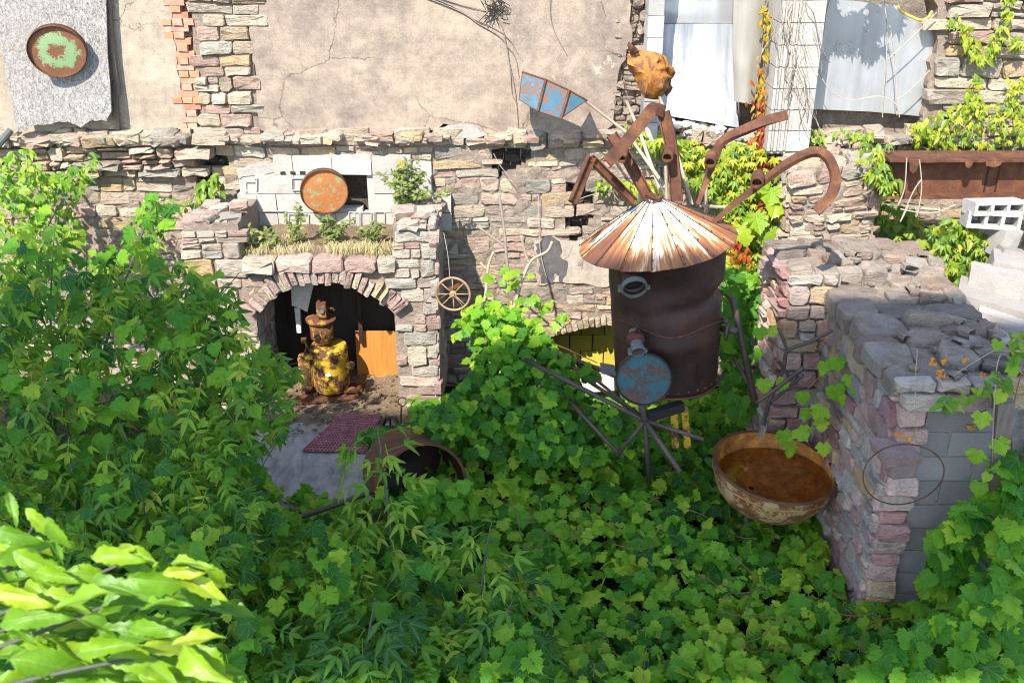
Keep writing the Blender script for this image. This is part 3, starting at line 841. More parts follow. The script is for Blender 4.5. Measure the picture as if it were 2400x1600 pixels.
bot = jag([(250, 284), (215, 282), (190, 300), (170, 290), (140, 285), (118, 292), (90, 292), (66, 300), (60, 308), (40, 308)], 3.5, 9, 6, set(range(9)))
props(part('fibre_board', *slab([P(x, y, 9.87 - .0003 * max(0, y)) for x, y in fo + bot], (0, .018, 0)), M['fibre']), 'rough grey fibre board with ragged bottom behind the green drum lid', 'board')
mb = MB()
for (a, b) in (((254, -40), (259, 80)), ((259, 80), (277, 224))):
    mb.slab([P(a[0] - 4, a[1], 9.9), P(a[0] + 3, a[1], 9.9), P(b[0] + 3, b[1], 9.9), P(b[0] - 4, b[1], 9.9)], (0, .05, 0))
props(mb.build('timber_batten', M['old_wood']), 'thin grey timber batten along the right edge of the fibre board', 'batten')
mb = MB(); mb.slab([P(263, 190, 9.91), P(270, 190, 9.91), P(280, 304, 9.91), P(273, 306, 9.91)], (0, .05, 0))
props(mb.build('timber_batten', M['old_wood']), 'short broken batten stub below the fibre board corner', 'batten')
mb = MB(); mb.tube([P(-14, 352, 9.6), P(25, 305, 9.75)], .035, 10)
props(mb.build('grey_pipe', M['grey_metal']), 'short grey pipe end at the left edge under the fibre board', 'pipe')

# ------------------------------------------------------------------ pale block infill above the arch
inf = thing('block_infill', P(780, 600, 9.9), 'pale painted block panel with embossed frames above the arch', 'block wall')
rg = random.Random(8)
x0, x1 = P(560, 480, 9.93).x, P(1015, 480, 9.93).x
niche = [(800, 412), (840, 414), (838, 478), (798, 480)]
row = 0; z = 1.45
while z < 2.42:
    x = x0 - (.2 if row % 2 else 0)
    while x < x1 + .2:
        w = .40 if rg.random() < .6 else .2
        c = Vector((x + w / 2, 9.96, z + .1)); px = project(c - Vector((0, .06, 0)))
        ok = inpoly(px[0], px[1], [(558, 395), (700, 384), (900, 378), (985, 400), (1018, 470), (1020, 700), (556, 700)])
        if ok and not inpoly(px[0], px[1], [(770, 395), (860, 395), (860, 490), (770, 490)]):
            mb = MB().box((0, 0, 0), (w - .008, .12, .192), None, rg.random(), .004)
            link('block', mesh('block', mb.v, mb.f, M['block_white'], False, rg.random()), c, inf)
        x += w
    z += .2; row += 1
for (px, py, w, h) in ((585, 432, 34, 28), (700, 432, 32, 28), (640, 530, 60, 70), (700, 535, 46, 66), (858, 528, 24, 62), (890, 528, 22, 62), (830, 528, 24, 62)):
    mb = MB(); a = [P(px - w / 2, py - h / 2, 9.885), P(px + w / 2, py - h / 2, 9.885), P(px + w / 2, py + h / 2, 9.885), P(px - w / 2, py + h / 2, 9.885)]
    for i in range(4): mb.tube([a[i], a[(i + 1) % 4]], .006, 4)
    mb.build('raised_frame', M['block_white'], inf)
mb = MB()
for (ax, ay, bx, by) in ((558, 395, 772, 640), (858, 378, 1020, 640), (770, 378, 860, 400), (770, 486, 860, 640)):
    a = P(ax, ay, 9.96); b = P(bx, by, 9.96); mb.box(((a.x + b.x) / 2, 9.99, (a.z + b.z) / 2), (abs(b.x - a.x), .1, abs(b.z - a.z)))
mb.build('mortar', M['block_white'], inf)
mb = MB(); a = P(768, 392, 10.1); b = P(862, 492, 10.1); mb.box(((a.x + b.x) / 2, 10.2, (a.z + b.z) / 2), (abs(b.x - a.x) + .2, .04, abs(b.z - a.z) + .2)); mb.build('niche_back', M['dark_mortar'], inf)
for k in range(4):
    mb = MB(); c = P(663 + 23 * k, 405, 9.895); mb.box(c, (.05, .012, .022), None, 0, .004); mb.build('slot', M['black'], inf)
# plaster skim above the blocks
plate('render_skim', jag([(553, 398), (610, 386), (700, 376), (880, 366), (962, 384), (990, 402), (960, 408), (900, 396), (820, 388), (700, 400), (640, 404), (600, 410), (560, 420)], 4, 13, 12), 9.93, .05, M['block_white'], 'pale mortar skim along the top of the block infill', 'render')
rs = m_plain('rust_run', (.45, .25, .08), .9, 0, 30, .35)
props(part('rust_stain', *slab([P(x, y, 9.875) for x, y in jag([(928, 372), (948, 376), (945, 410), (940, 428), (934, 424), (932, 400)], 2, 8, 2)], (0, .004, 0)), rs), 'orange rust run down the block infill', 'stain')

# ------------------------------------------------------------------ arch wall with its two piers
AY = 9.1
FA = Frame((0, AY, 0), (1, 0, 0), (0, 0, 1))
AX0, AX1, OX0, OX1 = -3.15, -.745, -2.55, -1.17
CX, CZ, AR = -1.86, .53, .87
aw = thing('arch_wall', (-1.9, AY, 0), 'rubble stone arch with two piers around the dark niche', 'stone arch')
def in_open(x, z): return (OX0 < x < OX1 and z < 1.06) or (z >= 1.05 and math.hypot(x - CX, z - CZ) < AR)
def top_z(x): return 2.04 if x < -2.62 or x > -1.14 else 1.57
rg = random.Random(41)
rects = layout(AX0, AX1, -.1, 2.1, (.10, .22), (.16, .36), rg, .42)
def ak(px, py, c):
    if c.z > top_z(c.x) - .03: return False
    if in_open(c.x, c.z): return False
    if c.z > .95 and math.hypot(c.x - CX, c.z - CZ) < AR + .15: return False
    return True
geos = []
for r in rects:
    a, b = r[0], r[1]
    if r[3] < 1.0 or (r[2] < 1.06 and r[3] < 1.2):      # keep the stones off the opening
        if a < OX0 < b: b = OX0 if OX0 - a > b - OX0 else b; a = OX0 if b > OX0 else a
        if a < OX1 < b: a = OX1 if b - OX1 > OX1 - a else a; b = OX1 if a < OX1 else b
    r = (a, b, r[2], r[3])
    if r[1] - r[0] < .05: continue
    c = FA.m((r[0] + r[1]) / 2, (r[2] + r[3]) / 2)
    if not ak(0, 0, c): continue
    v, f = stone_geo(r, FA, rg, rg.uniform(.018, .045), .008, .012, .06, .75)
    geos.append((1 + (r[1] - r[0]) * (r[3] - r[2]), v, f, rg.random()))
nv = 25
for i in range(nv):
    an = R(180 - 38 - (104 * (i + .5) / nv)); r0 = AR + rg.uniform(-.035, .03); h = rg.uniform(.15, .22)
    up = Vector((math.cos(an), 0, math.sin(an))); rt = Vector((math.sin(an), 0, -math.cos(an)))
    fr = Frame(Vector((CX, AY - .005, CZ)) + up * r0, rt, up); w = R(104 / nv) * (AR + .09) / 2
    v, f = stone_geo((-w, w, 0, h), fr, rg, rg.uniform(.04, .09), .005, 0, .14, .8)
    geos.append((2, v, f, rg.random()))
x = -2.62                                   # big flat ledge stones
while x < -1.15:
    w = rg.uniform(.2, .38); fr = FA
    v, f = stone_geo((x, min(x + w, -1.12), 1.52, 1.66), Frame((0, AY - .02, 0), (1, 0, 0), (0, 0, 1)), rg, rg.uniform(.05, .10), .008, .01, .35)
    geos.append((2, v, f, rg.choice((.1, .28, .9, .6)))); x += w
fr = Frame((AX1, AY, 0), (0, 1, 0), (0, 0, 1))
for r in layout(0.0, .9, 0, 2.05, (.10, .21), (.2, .4), rg, .25):
    v, f = stone_geo(r, fr, rg, rg.uniform(.01, .04), .008, .01, .05); geos.append((.01, v, f, rg.random()))
fr = Frame((OX0, AY + .03, 0), (0, 1, 0), (0, 0, 1))
for r in layout(0.0, .62, 0, 1.2, (.12, .22), (.16, .3), rg, .2):
    v, f = stone_geo(r, fr, rg, rg.uniform(.01, .03), .010, .015, .03); geos.append((.02, v, f, rg.random()))
# pier tops, broken
for (xa_, xb_) in ((AX0 + .05, OX0 - .1), (OX1 + .06, AX1)):
    for k in range(16):
        s = rg.uniform(.05, .11); fr = Frame((rg.uniform(xa_, xb_), AY + rg.uniform(.02, .5), 2.0 + rg.uniform(-.02, .06)), Vector((1, rg.uniform(-.4, .4), 0)).normalized(), (0, 0, 1))
        v, f = stone_geo((-s, s, -s * .5, s * .45), fr, rg, s * rg.uniform(.8, 1.2), 0, 0, s, 1.2); geos.append((.5, v, f, rg.random()))
put_stones(aw, geos, M['pier_stone'], 300)
out = [(AX0, 0)]
out += [(AX0, 2.0), (-2.62, 2.0), (-2.62, 1.6), (-1.14, 1.6), (-1.14, 2.0), (AX1, 2.0), (AX1, -.1), (OX1, -.1), (OX1, 1.06)]
for i in range(1, 16):
    an = R(38 + 104 * i / 16); out.append((CX + AR * math.cos(an), CZ + AR * math.sin(an)))
out += [(OX0, 1.06), (OX0, -.1), (AX0, -.1)]
part('mortar', *slab([(x, AY - .006, z) for x, z in reversed(out[1:])], (0, .85, 0)), M['mortar'], aw)
v = []; f = []
for j in range(9):
    for i in range(31):
        x = -2.62 + 1.5 * i / 30; y = AY + .04 + .82 * j / 8
        v.append((x, y, 1.62 + .05 * (1 - (j == 0)) + .035 * mnoise.fractal(Vector((x * 6, y * 6, 2)), 1, 2, 4) + .06 * j / 8))
for j in range(8):
    for i in range(30): a = j * 31 + i; f.append((a, a + 1, a + 32, a + 31))
part('ledge_soil', v, f, M['debris'], aw, False, .5)
# niche interior
def rect_plate(name, x0, y0, x1, y1, Y, th, mat, label, cat, skew=0):
    return plate(name, [(x0, y0), (x1, y0), (x1 + skew, y1), (x0 + skew, y1)], Y, th, mat, label, cat)
db = thing('board_wall', (-1.8, 9.8, 0), 'dark stained vertical boards closing the back of the arch', 'board wall')
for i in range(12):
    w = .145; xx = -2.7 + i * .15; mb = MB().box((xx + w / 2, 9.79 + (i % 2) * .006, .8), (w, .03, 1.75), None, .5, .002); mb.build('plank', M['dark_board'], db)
rect_plate('plywood_sheet', 832, 776, 945, 905, 9.66, .015, M['plywood'], 'orange plywood sheet leaning at the back right of the niche', 'plywood', 8)
rect_plate('plank', 844, 882, 945, 912, 9.63, .02, M['plywood'], 'orange plank along the foot of the plywood sheet', 'plank', 2)
mb = MB(); mb.slab([P(836, 690, 9.6), P(846, 690, 9.6), P(851, 806, 9.6), P(842, 806, 9.6)], (0, .02, 0))
props(mb.build('steel_strap', M['rust_dark']), 'rusty steel strap hanging in front of the plywood sheet', 'strap')
mb = MB(); mb.slab([P(832, 664, 9.65), P(836, 664, 9.65), P(840, 700, 9.6), P(836, 700, 9.6)], (0, .02, 0))
props(mb.build('wooden_lath', M['brown_wood']), 'thin brown lath under the crown of the arch', 'lath')
mb = MB(); mb.slab([P(682, 668, 9.35), P(738, 652, 9.35), P(720, 731, 9.4), P(702, 722, 9.4), P(684, 716, 9.4)], (0, .02, 0))
props(mb.build('hanging_panel', M['white_board']), 'greyish white panel hanging at the top left of the niche', 'panel')
mb = MB(); mb.slab([P(690, 722, 9.4), P(702, 722, 9.4), P(706, 780, 9.4), P(696, 780, 9.4)], (0, .05, 0))
props(mb.build('timber_stub', M['white_board']), 'short pale timber stub below the hanging panel', 'timber')

# ------------------------------------------------------------------ second arch: yellow painted blocks inside
yb = thing('yellow_block_wall', P(1400, 900, 10.4), 'yellow painted block wall inside the low second arch', 'block wall')
rg = random.Random(6)
x0 = P(1255, 800, 10.4).x; z = -.55; row = 0
while z < .85:
    x = x0 - (.13 if row % 2 else 0)
    for k in range(8):
        mb = MB().box((0, 0, 0), (.245, .1, .19), None, .5, .003)
        link('block', mesh('block', mb.v, mb.f, M['block_yellow'], False, rg.random()), (x + .13 + k * .262, 10.42, z + .1), yb)
    z += .2; row += 1
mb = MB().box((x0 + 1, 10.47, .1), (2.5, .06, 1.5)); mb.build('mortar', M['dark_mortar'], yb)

# ------------------------------------------------------------------ thick near wall on the right
nw = thing('thick_ruined_wall', (2.9, 7.0, 0), 'thick ruined stone wall with dark weathered top on the right', 'stone wall')
rg = random.Random(52); geos = []
NX0, NX1, NY0, NY1 = 2.60, 3.56, 5.86, 8.35
def add_face(fr, rects, front, mat_w=1.0, keep=None, **kw):
    for r in rects:
        c = fr.m((r[0] + r[1]) / 2, (r[2] + r[3]) / 2)
        if keep and not keep(c): continue
        v, f = stone_geo(r, fr, rg, rg.uniform(*front), **kw); geos.append((mat_w * (r[1] - r[0]) * (r[3] - r[2]), v, f, rg.random()))
fr = Frame((NX0, NY1, 0), (0, -1, 0), (0, 0, 1))
add_face(fr, layout(0.0, NY1 - NY0 - .02, -.1, 1.93, (.10, .20), (.14, .30), rg, .35), (.010, .05), 2, joint=.014, warp=.07, rough=1.3)
fr = Frame((0, NY0, 0), (1, 0, 0), (0, 0, 1))
z = -.1; side = 0
while z < 1.80:
    h = rg.uniform(.09, .17); w = rg.uniform(.17, .23)
    v, f = stone_geo((NX0 - .01, NX0 + w, z, z + h), fr, rg, rg.uniform(.03, .06), .008, .0, .12); geos.append((3, v, f, rg.random())); z += h
add_face(fr, layout(NX0, NX1 - .05, 1.78, 2.0, (.1, .16), (.18, .3), rg, .2), (.03, .07), 3, joint=.01, warp=.02)
# stub pilaster at the far end
SX0, SX1, SY = 2.27, 2.66, 7.5
fr = Frame((0, SY, 0), (1, 0, 0), (0, 0, 1))
add_face(fr, layout(SX0, SX1 - .02, -.1, 2.10, (.10, .19), (.13, .24), rg, .35), (.025, .06), 3, joint=.010, warp=.015)
fr = Frame((SX0, 8.3, 0), (0, -1, 0), (0, 0, 1))
add_face(fr, layout(0, .8, -.1, 2.10, (.09, .17), (.15, .3), rg, .3), (.03, .09), 1, joint=.01, warp=.02)
put_stones(nw, geos, M['cold_stone'], 260)
geos = []
def ntop(x, y): return 1.98 + .07 * mnoise.noise(Vector((x * 3, y * 2.2, 9))) + (.10 if y > 7.6 else 0)
for r in layout(NX0 - .04, NX1 + .02, NY0, NY1, (.18, .42), (.16, .44), rg, .3):
    cx_, cy_ = (r[0] + r[1]) / 2, (r[2] + r[3]) / 2
    edge_ = cx_ < NX0 + .2 or cx_ > NX1 - .2 or cy_ < NY0 + .25
    if not edge_ and rg.random() < .30: continue
    if edge_ and rg.random() < .12: continue
    fr = Frame((cx_, cy_, ntop(cx_, cy_) - .05), Vector((1, 0, rg.uniform(-.09, .09))).normalized(), Vector((0, 1, rg.uniform(-.09, .09))).normalized()); rr = (r[0] - cx_, r[1] - cx_, r[2] - cy_, r[3] - cy_)
    v, f = stone_geo(rr, fr, rg, rg.uniform(.05, .09), .004, 0, .07, 1.25); geos.append((1, v, f, rg.random()))
for r in layout(SX0, SX1, SY, 8.3, (.14, .26), (.14, .26), rg, .2):
    fr = Frame((0, 0, 2.08), (1, 0, 0), (0, 1, 0)); v, f = stone_geo(r, fr, rg, rg.uniform(.03, .1), .008, .01, .1, 1.3); geos.append((1, v, f, rg.random()))
for k in range(45):
    s = rg.uniform(.025, .06); x, y = rg.uniform(NX0 + .05, NX1), rg.uniform(NY0, NY1)
    fr = Frame((x, y, ntop(x, y) + .03), Vector((rg.uniform(-1, 1), rg.uniform(-1, 1), .1)).normalized(), (0, 0, 1))
    fr.u = (Vector((0, 0, 1)) - fr.r * fr.r.z).normalized(); fr.n = fr.r.cross(fr.u)
    v, f = stone_geo((-s, s, -s * .5, s * .4), fr, rg, s * .8, 0, 0, s * .7, 1.3); geos.append((.5, v, f, rg.random()))
put_stones(nw, geos, M['top_stone'], 200, 'capping_stone', 'capping_rubble')
mb = MB(); mb.box(((NX0 + NX1) / 2 - .012, (NY0 + NY1) / 2 + .08, .90), (NX1 - NX0, NY1 - NY0 + .02, 2.0)); mb.build('mortar', M['grey_mortar'], nw)
v = []; f = []; a, b = 40, 120
for j in range(b + 1):
    for i in range(a + 1):
        x = NX0 + .01 + (NX1 - NX0 - .02) * i / a; y = NY0 + .01 + (NY1 - NY0) * j / b
        v.append((x, y, ntop(x, y) - .022 + .030 * mnoise.fractal(Vector((x * 4.2, y * 3.2, 1)), .9, 2.1, 7) - (.10 if i in (0, a) or j == 0 else 0)))
for j in range(b):
    for i in range(a): q = j * (a + 1) + i; f.append((q, q + 1, q + a + 2, q + a + 1))
part('top_mortar', v, f, M['top_stone'], nw, False, .55)
mb = MB(); mb.box(((SX0 + SX1) / 2 + .01, 7.92, 1.0), (SX1 - SX0, .78, 2.2)); mb.build('stub_mortar', M['grey_mortar'], nw)
fr = Frame((NX1 + .01, NY0, 0), (0, 1, 0), (0, 0, 1)); geos = []
add_face(fr, layout(0, NY1 - NY0, 0, 2.0, (.12, .22), (.2, .4), rg, .3), (.02, .05), 1); 
mb = MB()
for g in geos: mb.add(g[1], g[2], g[3])
o = mb.build('rear_rubble', M['cold_stone'], nw); o['kind'] = 'stuff'
# grey block face
gb = thing('grey_block_wall', (3.1, 5.9, 0), 'grey concrete block wall closing the near end of the thick stone wall', 'block wall')
rg = random.Random(17)
z = -.2; row = 0
while z < 1.75:
    x = NX0 + .20 - (0 if row % 2 else .2)
    while x < 3.5:
        a, b = max(x, NX0 + .19), min(x + .39, 3.42)
        if b - a > .05:
            mb = MB().box((0, 0, 0), (b - a - .013, .14, .184), None, .5, .003)
            link('block', mesh('block', mb.v, mb.f, M['block_grey'], False, rg.random()), ((a + b) / 2, NY0 + .10, z + .1), gb)
        x += .395
    z += .197; row += 1
mb = MB().box((3.105, NY0 + .127, .75), (.62, .17, 2.1)); mb.build('mortar', M['grey_mortar'], gb)

# ------------------------------------------------------------------ stone buttress below the I-beam
bt = thing('stone_buttress', (3.1, 9.3, 0), 'squat lit stone buttress left of the rusty girder', 'stone buttress')
rg = random.Random(77); geos = []
BX0, BX1, BY = 2.70, 3.50, 9.25
fr = Frame((0, BY, 0), (1, 0, 0), (0, 0, 1)); add_face(fr, layout(BX0, BX1, .9, 2.55, (.08, .20), (.10, .34), rg, .4), (.012, .08), 2, joint=.010, warp=.09, rough=1.6)
fr = Frame((BX0, 10.0, 0), (0, -1, 0), (0, 0, 1)); add_face(fr, layout(0, .75, .9, 2.55, (.10, .2), (.16, .3), rg, .3), (.03, .08), 1)
fr = Frame((BX1, BY, 0), (0, 1, 0), (0, 0, 1)); add_face(fr, layout(0, .75, .9, 2.5, (.10, .2), (.16, .3), rg, .3), (.02, .06), 1)
fr = Frame((0, 0, 2.52), (1, 0, 0), (0, 1, 0)); add_face(fr, layout(BX0, BX1, BY, 10.0, (.14, .26), (.16, .34), rg, .2), (.02, .08), 2)
put_stones(bt, geos, M['stone'], 200)
mb = MB().box(((BX0 + BX1) / 2 + .01, 9.66, 1.25), (BX1 - BX0 - .05, .76, 2.5)); mb.build('core', M['mortar'], bt)
mortar_sheet('mortar', Frame((0, BY, 0), (1, 0, 0), (0, 0, 1)), BX0, BX1 - .03, .9, 2.5, .035, lambda x, y, c: True, M['mortar'], bt, .05, .08, 5)
# ================================================================== what shades the front of the yard: an unseen deck on piers added high behind the viewer
mb = MB(); mb.box((-6.5, -7.28, 17.15), (22, 3.66, .3))
for x in (-17, 4): mb.box((x, -7.25, 8.4), (.8, 3.0, 17.2))
props(mb.build('shade_deck', M['concrete']), kind='structure')

# ================================================================== scrap sculpture
rg = random.Random(90)
def bezier(pts, n=6):
    """smooth polyline through points (Catmull-Rom)"""
    p = [Vector(q) for q in pts]; out = []
    for i in range(len(p) - 1):
        a = p[max(0, i - 1)]; b = p[i]; c = p[i + 1]; d = p[min(len(p) - 1, i + 2)]
        for k in range(n):
            t = k / n
            out.append(.5 * ((2 * b) + (c - a) * t + (2 * a - 5 * b + 4 * c - d) * t * t + (3 * b - a - 3 * c + d) * t ** 3))
    out.append(p[-1]); return out
TY = 7.3
sc = thing('scrap_sculpture', (1.2, TY, 0), 'upright rusty tank sculpture with a conical sheet roof and bent girders as hair', 'sculpture')
# tank
v = []; f = []; seg, rows = 56, 34; uvv = []
for j in range(rows + 1):
    t = j / rows; z = 1.29 + 1.22 * t; cx = 1.262 - .07 * t; r0 = .415 + .045 * t
    for k in range(seg):
        a = 2 * math.pi * k / seg; d = Vector((math.cos(a), math.sin(a)))
        r = r0 + .010 * mnoise.fractal(Vector((d.x * 2.2, d.y * 2.2, z * 2.4)), 1, 2, 3)
        w = math.cos(a - R(-8)); 
        r -= .055 * math.exp(-((z - 2.10) / .055) ** 2) * max(0, w) ** 3          # pinched waist on the right
        r -= .045 * math.exp(-((z - 2.02 - .1 * d.x) / .05) ** 2) * max(0, -d.y) * (.5 + .5 * mnoise.noise(Vector((a * 2, 3, z))))
        r -= .05 * math.exp(-(((z - 2.2) / .16) ** 2 + ((a - R(262)) / .35) ** 2))
        r += .03 * math.exp(-(((z - 1.72) / .09) ** 2)) * max(0, -d.y)
        r -= .03 * math.exp(-((z - 1.62 - .12 * d.x) / .03) ** 2) * max(0, d.x - .1)
        v.append(Vector((cx + r * d.x, TY + r * d.y, z)))
for j in range(rows):
    for k in range(seg):
        k2 = (k + 1) % seg; f.append((j * seg + k, j * seg + k2, (j + 1) * seg + k2, (j + 1) * seg + k))
f.append(tuple(reversed(range(seg)))); f.append(tuple(rows * seg + k for k in range(seg)))
part('tank', v, f, M['rust_dark'], sc, True)
mb = MB(); mb.tube([Vector((1.262 + .418 * math.cos(2 * math.pi * k / 40), TY + .418 * math.sin(2 * math.pi * k / 40), 1.29)) for k in range(41)], .011, 6); mb.build('bottom_rim', M['rust'], sc, True)
def on_tank(a, z, out=0.0):
    t = (z - 1.29) / 1.22; r = .415 + .045 * t + out; return Vector((1.262 - .07 * t + r * math.cos(a), TY + r * math.sin(a), z))
mb = MB(); mb.tube([on_tank(R(200 + 140 * k / 20), 1.86 + .03 * math.sin(k * .5), .004) for k in range(21)], .006, 5); mb.build('weld_seam', M['rust'], sc, True)
mb = MB(); mb.tube([on_tank(R(300), 1.32 + .5 * k / 10, .004) for k in range(11)], .005, 5); mb.build('weld_seam', M['rust_dark'], sc, True)
pv_ = []; pf_ = []
for j in range(7):
    for i in range(9): pv_.append(on_tank(R(296 + 32 * i / 8), 1.45 + .34 * j / 6 + .02 * math.sin(i), .012))
for j in range(6):
    for i in range(8): q = j * 9 + i; pf_.append((q, q + 1, q + 10, q + 9))
part('patch_plate', pv_, pf_, M['rust'] if False else M['rust_dark'], sc, True)
for k in range(14):
    mb = MB(); c = on_tank(R(196 + 148 * k / 13), 1.345, .004); mb.lathe([(.001, .009), (.009, .006), (.012, 0)], 8, aim(c - Vector((1.262, TY, c.z)), c)); mb.build('rivet', M['rust'], sc, True)
# conical roof of overlapping sheets
apex = P(1522, 462, TY); rc = P(1540, 560, TY)
ax = (apex - rc + Vector((.03, 0, 0))).normalized(); HM = aim(ax, rc)
hgt = (apex - rc).length; HR = .605; NPAN = 16
for i in range(NPAN):
    a0 = 2 * math.pi * (i - .03) / NPAN + .2; a1 = 2 * math.pi * (i + 1.03) / NPAN + .2
    v = []; uv = []; f = []; n = 6; rr = 6; w = rg.uniform(-.005, .005)
    for j in range(rr + 1):
        t = max(.03, j / rr)
        for k in range(n + 1):
            a = a0 + (a1 - a0) * k / n
            lift = .005 * (k / n) + (.004 * math.sin(k / n * math.pi) + w) * t * t
            rad = HR * t * (1 + (.012 * mnoise.noise(Vector((a * 3, 2, 0))) if j == rr else 0))
            v.append(HM @ Vector((rad * math.cos(a), rad * math.sin(a), hgt * (1 - t) + lift - .02 * t * t))); uv.append((a / (2 * math.pi), t))
    W = n + 1; N = len(v); v += [p - ax * .005 for p in v]; uv += uv
    for j in range(rr):
        for k in range(n):
            b = j * W + k; f.append((b, b + W, b + W + 1, b + 1)); f.append((N + b, N + b + 1, N + b + W + 1, N + b + W))
    for k in range(n): b = rr * W + k; f.append((b, b + N, b + N + 1, b + 1))
    for j in range(rr):
        b = j * W; f.append((b, b + N, b + W + N, b + W)); b = j * W + n; f.append((b, b + W, b + W + N, b + N))
    pn = part('roof_sheet', v, f, M['hat'], sc, False, (.95 if i in (7, 12) else rg.choice((.25, .4, .5, .5, .6))), uv)
    sm = MB(); am = a1 - .02
    sm.tube([HM @ Vector((HR * t * math.cos(am), HR * t * math.sin(am), hgt * (1 - t) + .012 - .02 * t * t)) for t in (.08, .4, .7, 1.0, 1.02)], .0028, 5)
    for t in (.3, .45, .6, .75, .9, 1.0):
        c = HM @ Vector((HR * t * math.cos(am + .02), HR * t * math.sin(am + .02), hgt * (1 - t) + .018 - .02 * t * t)); sm.box(c, (.008, .008, .008))
    sm.build('seam', M['hinge_dark'], pn)
mb = MB()
for q in range(3):
    mb.tube([HM @ Vector((.06 * math.cos(a) + .01 * q, .05 * math.sin(a + q), hgt - .03 + .018 * q + .012 * math.sin(3 * a + q))) for a in [k * 2 * math.pi / 14 for k in range(15)]], .012, 6)
mb.build('rope_collar', M['rust_beam'], sc, True)
# eye and mouth pipes
def pipe_end(name, tip, dirv, r, L, mat, ringmat=None, collar=None):
    Mx = aim(dirv, tip); mb = MB()
    mb.lathe([(r * .86, -L), (r * .95, -L * .5), (r * .95, -.01), (r * .88, -.01), (r * .86, -L * .9)], 28, Mx)
    o = mb.build(name, mat, sc, True)
    e = o.modifiers.new('edges', 'EDGE_SPLIT'); e.split_angle = R(40)
    if ringmat:
        mb = MB(); mb.lathe([(r * .95, -.03), (r * 1.10, -.03), (r * 1.12, 0), (r * 1.06, .010), (r * .97, .010), (r * .90, 0), (r * .86, -.06)], 32, Mx)
        mb.box(Mx @ Vector((-r * 1.2, 0, -.005)), (.03, .03, .05)); mb.box(Mx @ Vector((r * 1.2, 0, -.01)), (.02, .03, .03))
        k = mb.build('ring', ringmat, o, True); e = k.modifiers.new('edges', 'EDGE_SPLIT'); e.split_angle = R(40)
    mb = MB(); mb.lathe([(0.001, -L * .55), (r * .84, -L * .55), (r * .84, -L * .6)], 20, Mx); mb.build('dark_inside', M['black'], o)
    if collar:
        mb = MB(); mb.lathe([(r * 1.0, -L * .75), (r * 1.35, -L * .75), (r * 1.35, -L * .45), (r * .9, -L * .42)], 24, Mx); mb.build('collar', collar, o, True)
    return o
PD = Vector((.06, -.91, -.42))
pipe_end('eye_pipe', P(1487, 676, 6.74), PD, .088, .14, M['rust_dark'], M['white_ring'])
pipe_end('nose_pipe', P(1495, 824, 6.72), PD, .050, .2, M['grey_metal'], M['grey_metal'], M['redcap'])
def drum_lid(name, c, nrm, r, rim, matf, matr, parent=None, tilt=0, wob=.0):
    Mx = aim(nrm, c); mb = MB(); v = []; uv = []; f = []
    rings = [0.02, .35, .7, .9, .97]; seg = 44
    for q, t in enumerate(rings):
        for k in range(seg):
            a = 2 * math.pi * k / seg; w = 1 + wob * math.sin(2 * a + 1) + wob * .6 * mnoise.noise(Vector((math.cos(a) * 2, math.sin(a) * 2, 4)))
            v.append(Mx @ Vector((r * t * w * math.cos(a), r * t * w * math.sin(a), .006 * math.sin(t * 5) + .006 * mnoise.noise(Vector((t * math.cos(a) * 3, t * math.sin(a) * 3, r)))))); uv.append((t, a / 6.283))
    for q in range(len(rings) - 1):
        for k in range(seg): k2 = (k + 1) % seg; f.append((q * seg + k, (q + 1) * seg + k, (q + 1) * seg + k2, q * seg + k2)[::-1])
    f = [tuple(reversed(q)) for q in f]; f.append(tuple(range(seg)))
    face = part(name if parent is None else name, v, f, matf, parent, True, None, uv)
    v, f = lathe([(.955 * r, -rim), (r * .965, .0), (r * .97, .016), (r * 1.0, .020), (r * 1.015, .008), (r * 1.0, 0), (r * 1.0, -rim)], seg, True)
    v = [Mx @ Vector((p.x * (1 + wob * math.sin(2 * math.atan2(p.y, p.x) + 1) + wob * .6 * mnoise.noise(Vector((math.cos(math.atan2(p.y, p.x)) * 2, math.sin(math.atan2(p.y, p.x)) * 2, 4)))), p.y * (1 + wob * math.sin(2 * math.atan2(p.y, p.x) + 1)), p.z)) for p in v]
    part('rim', v, f, matr, face, True)
    return face
drum_lid('mouth_lid', P(1509, 888, 6.74), Vector((-.10, -1, .10)), .212, .035, M['teal_lid'], M['rust_dark'], sc)
mb = MB(); mb.tube(bezier([P(1486, 748, 6.87), P(1488, 752, 6.82), P(1493, 768, 6.80), P(1491, 786, 6.82), P(1489, 790, 6.87)]), .012, 8); mb.build('grab_handle', M['rust_dark'], sc, True)
mb = MB(); mb.tube([P(1690, 752, 7.2), P(1706, 752, 7.15)], .02, 8); mb.tube([P(1690, 770, 7.2), P(1728, 776, 7.1)], .026, 8)
Mx = aim((.9, -.3, 0), P(1704, 776, 7.14)); mb.lathe([(.02, -.01), (.075, -.01), (.075, .01), (.02, .01)], 20, Mx); mb.build('side_valve', M['pipe_steel'], sc, True)
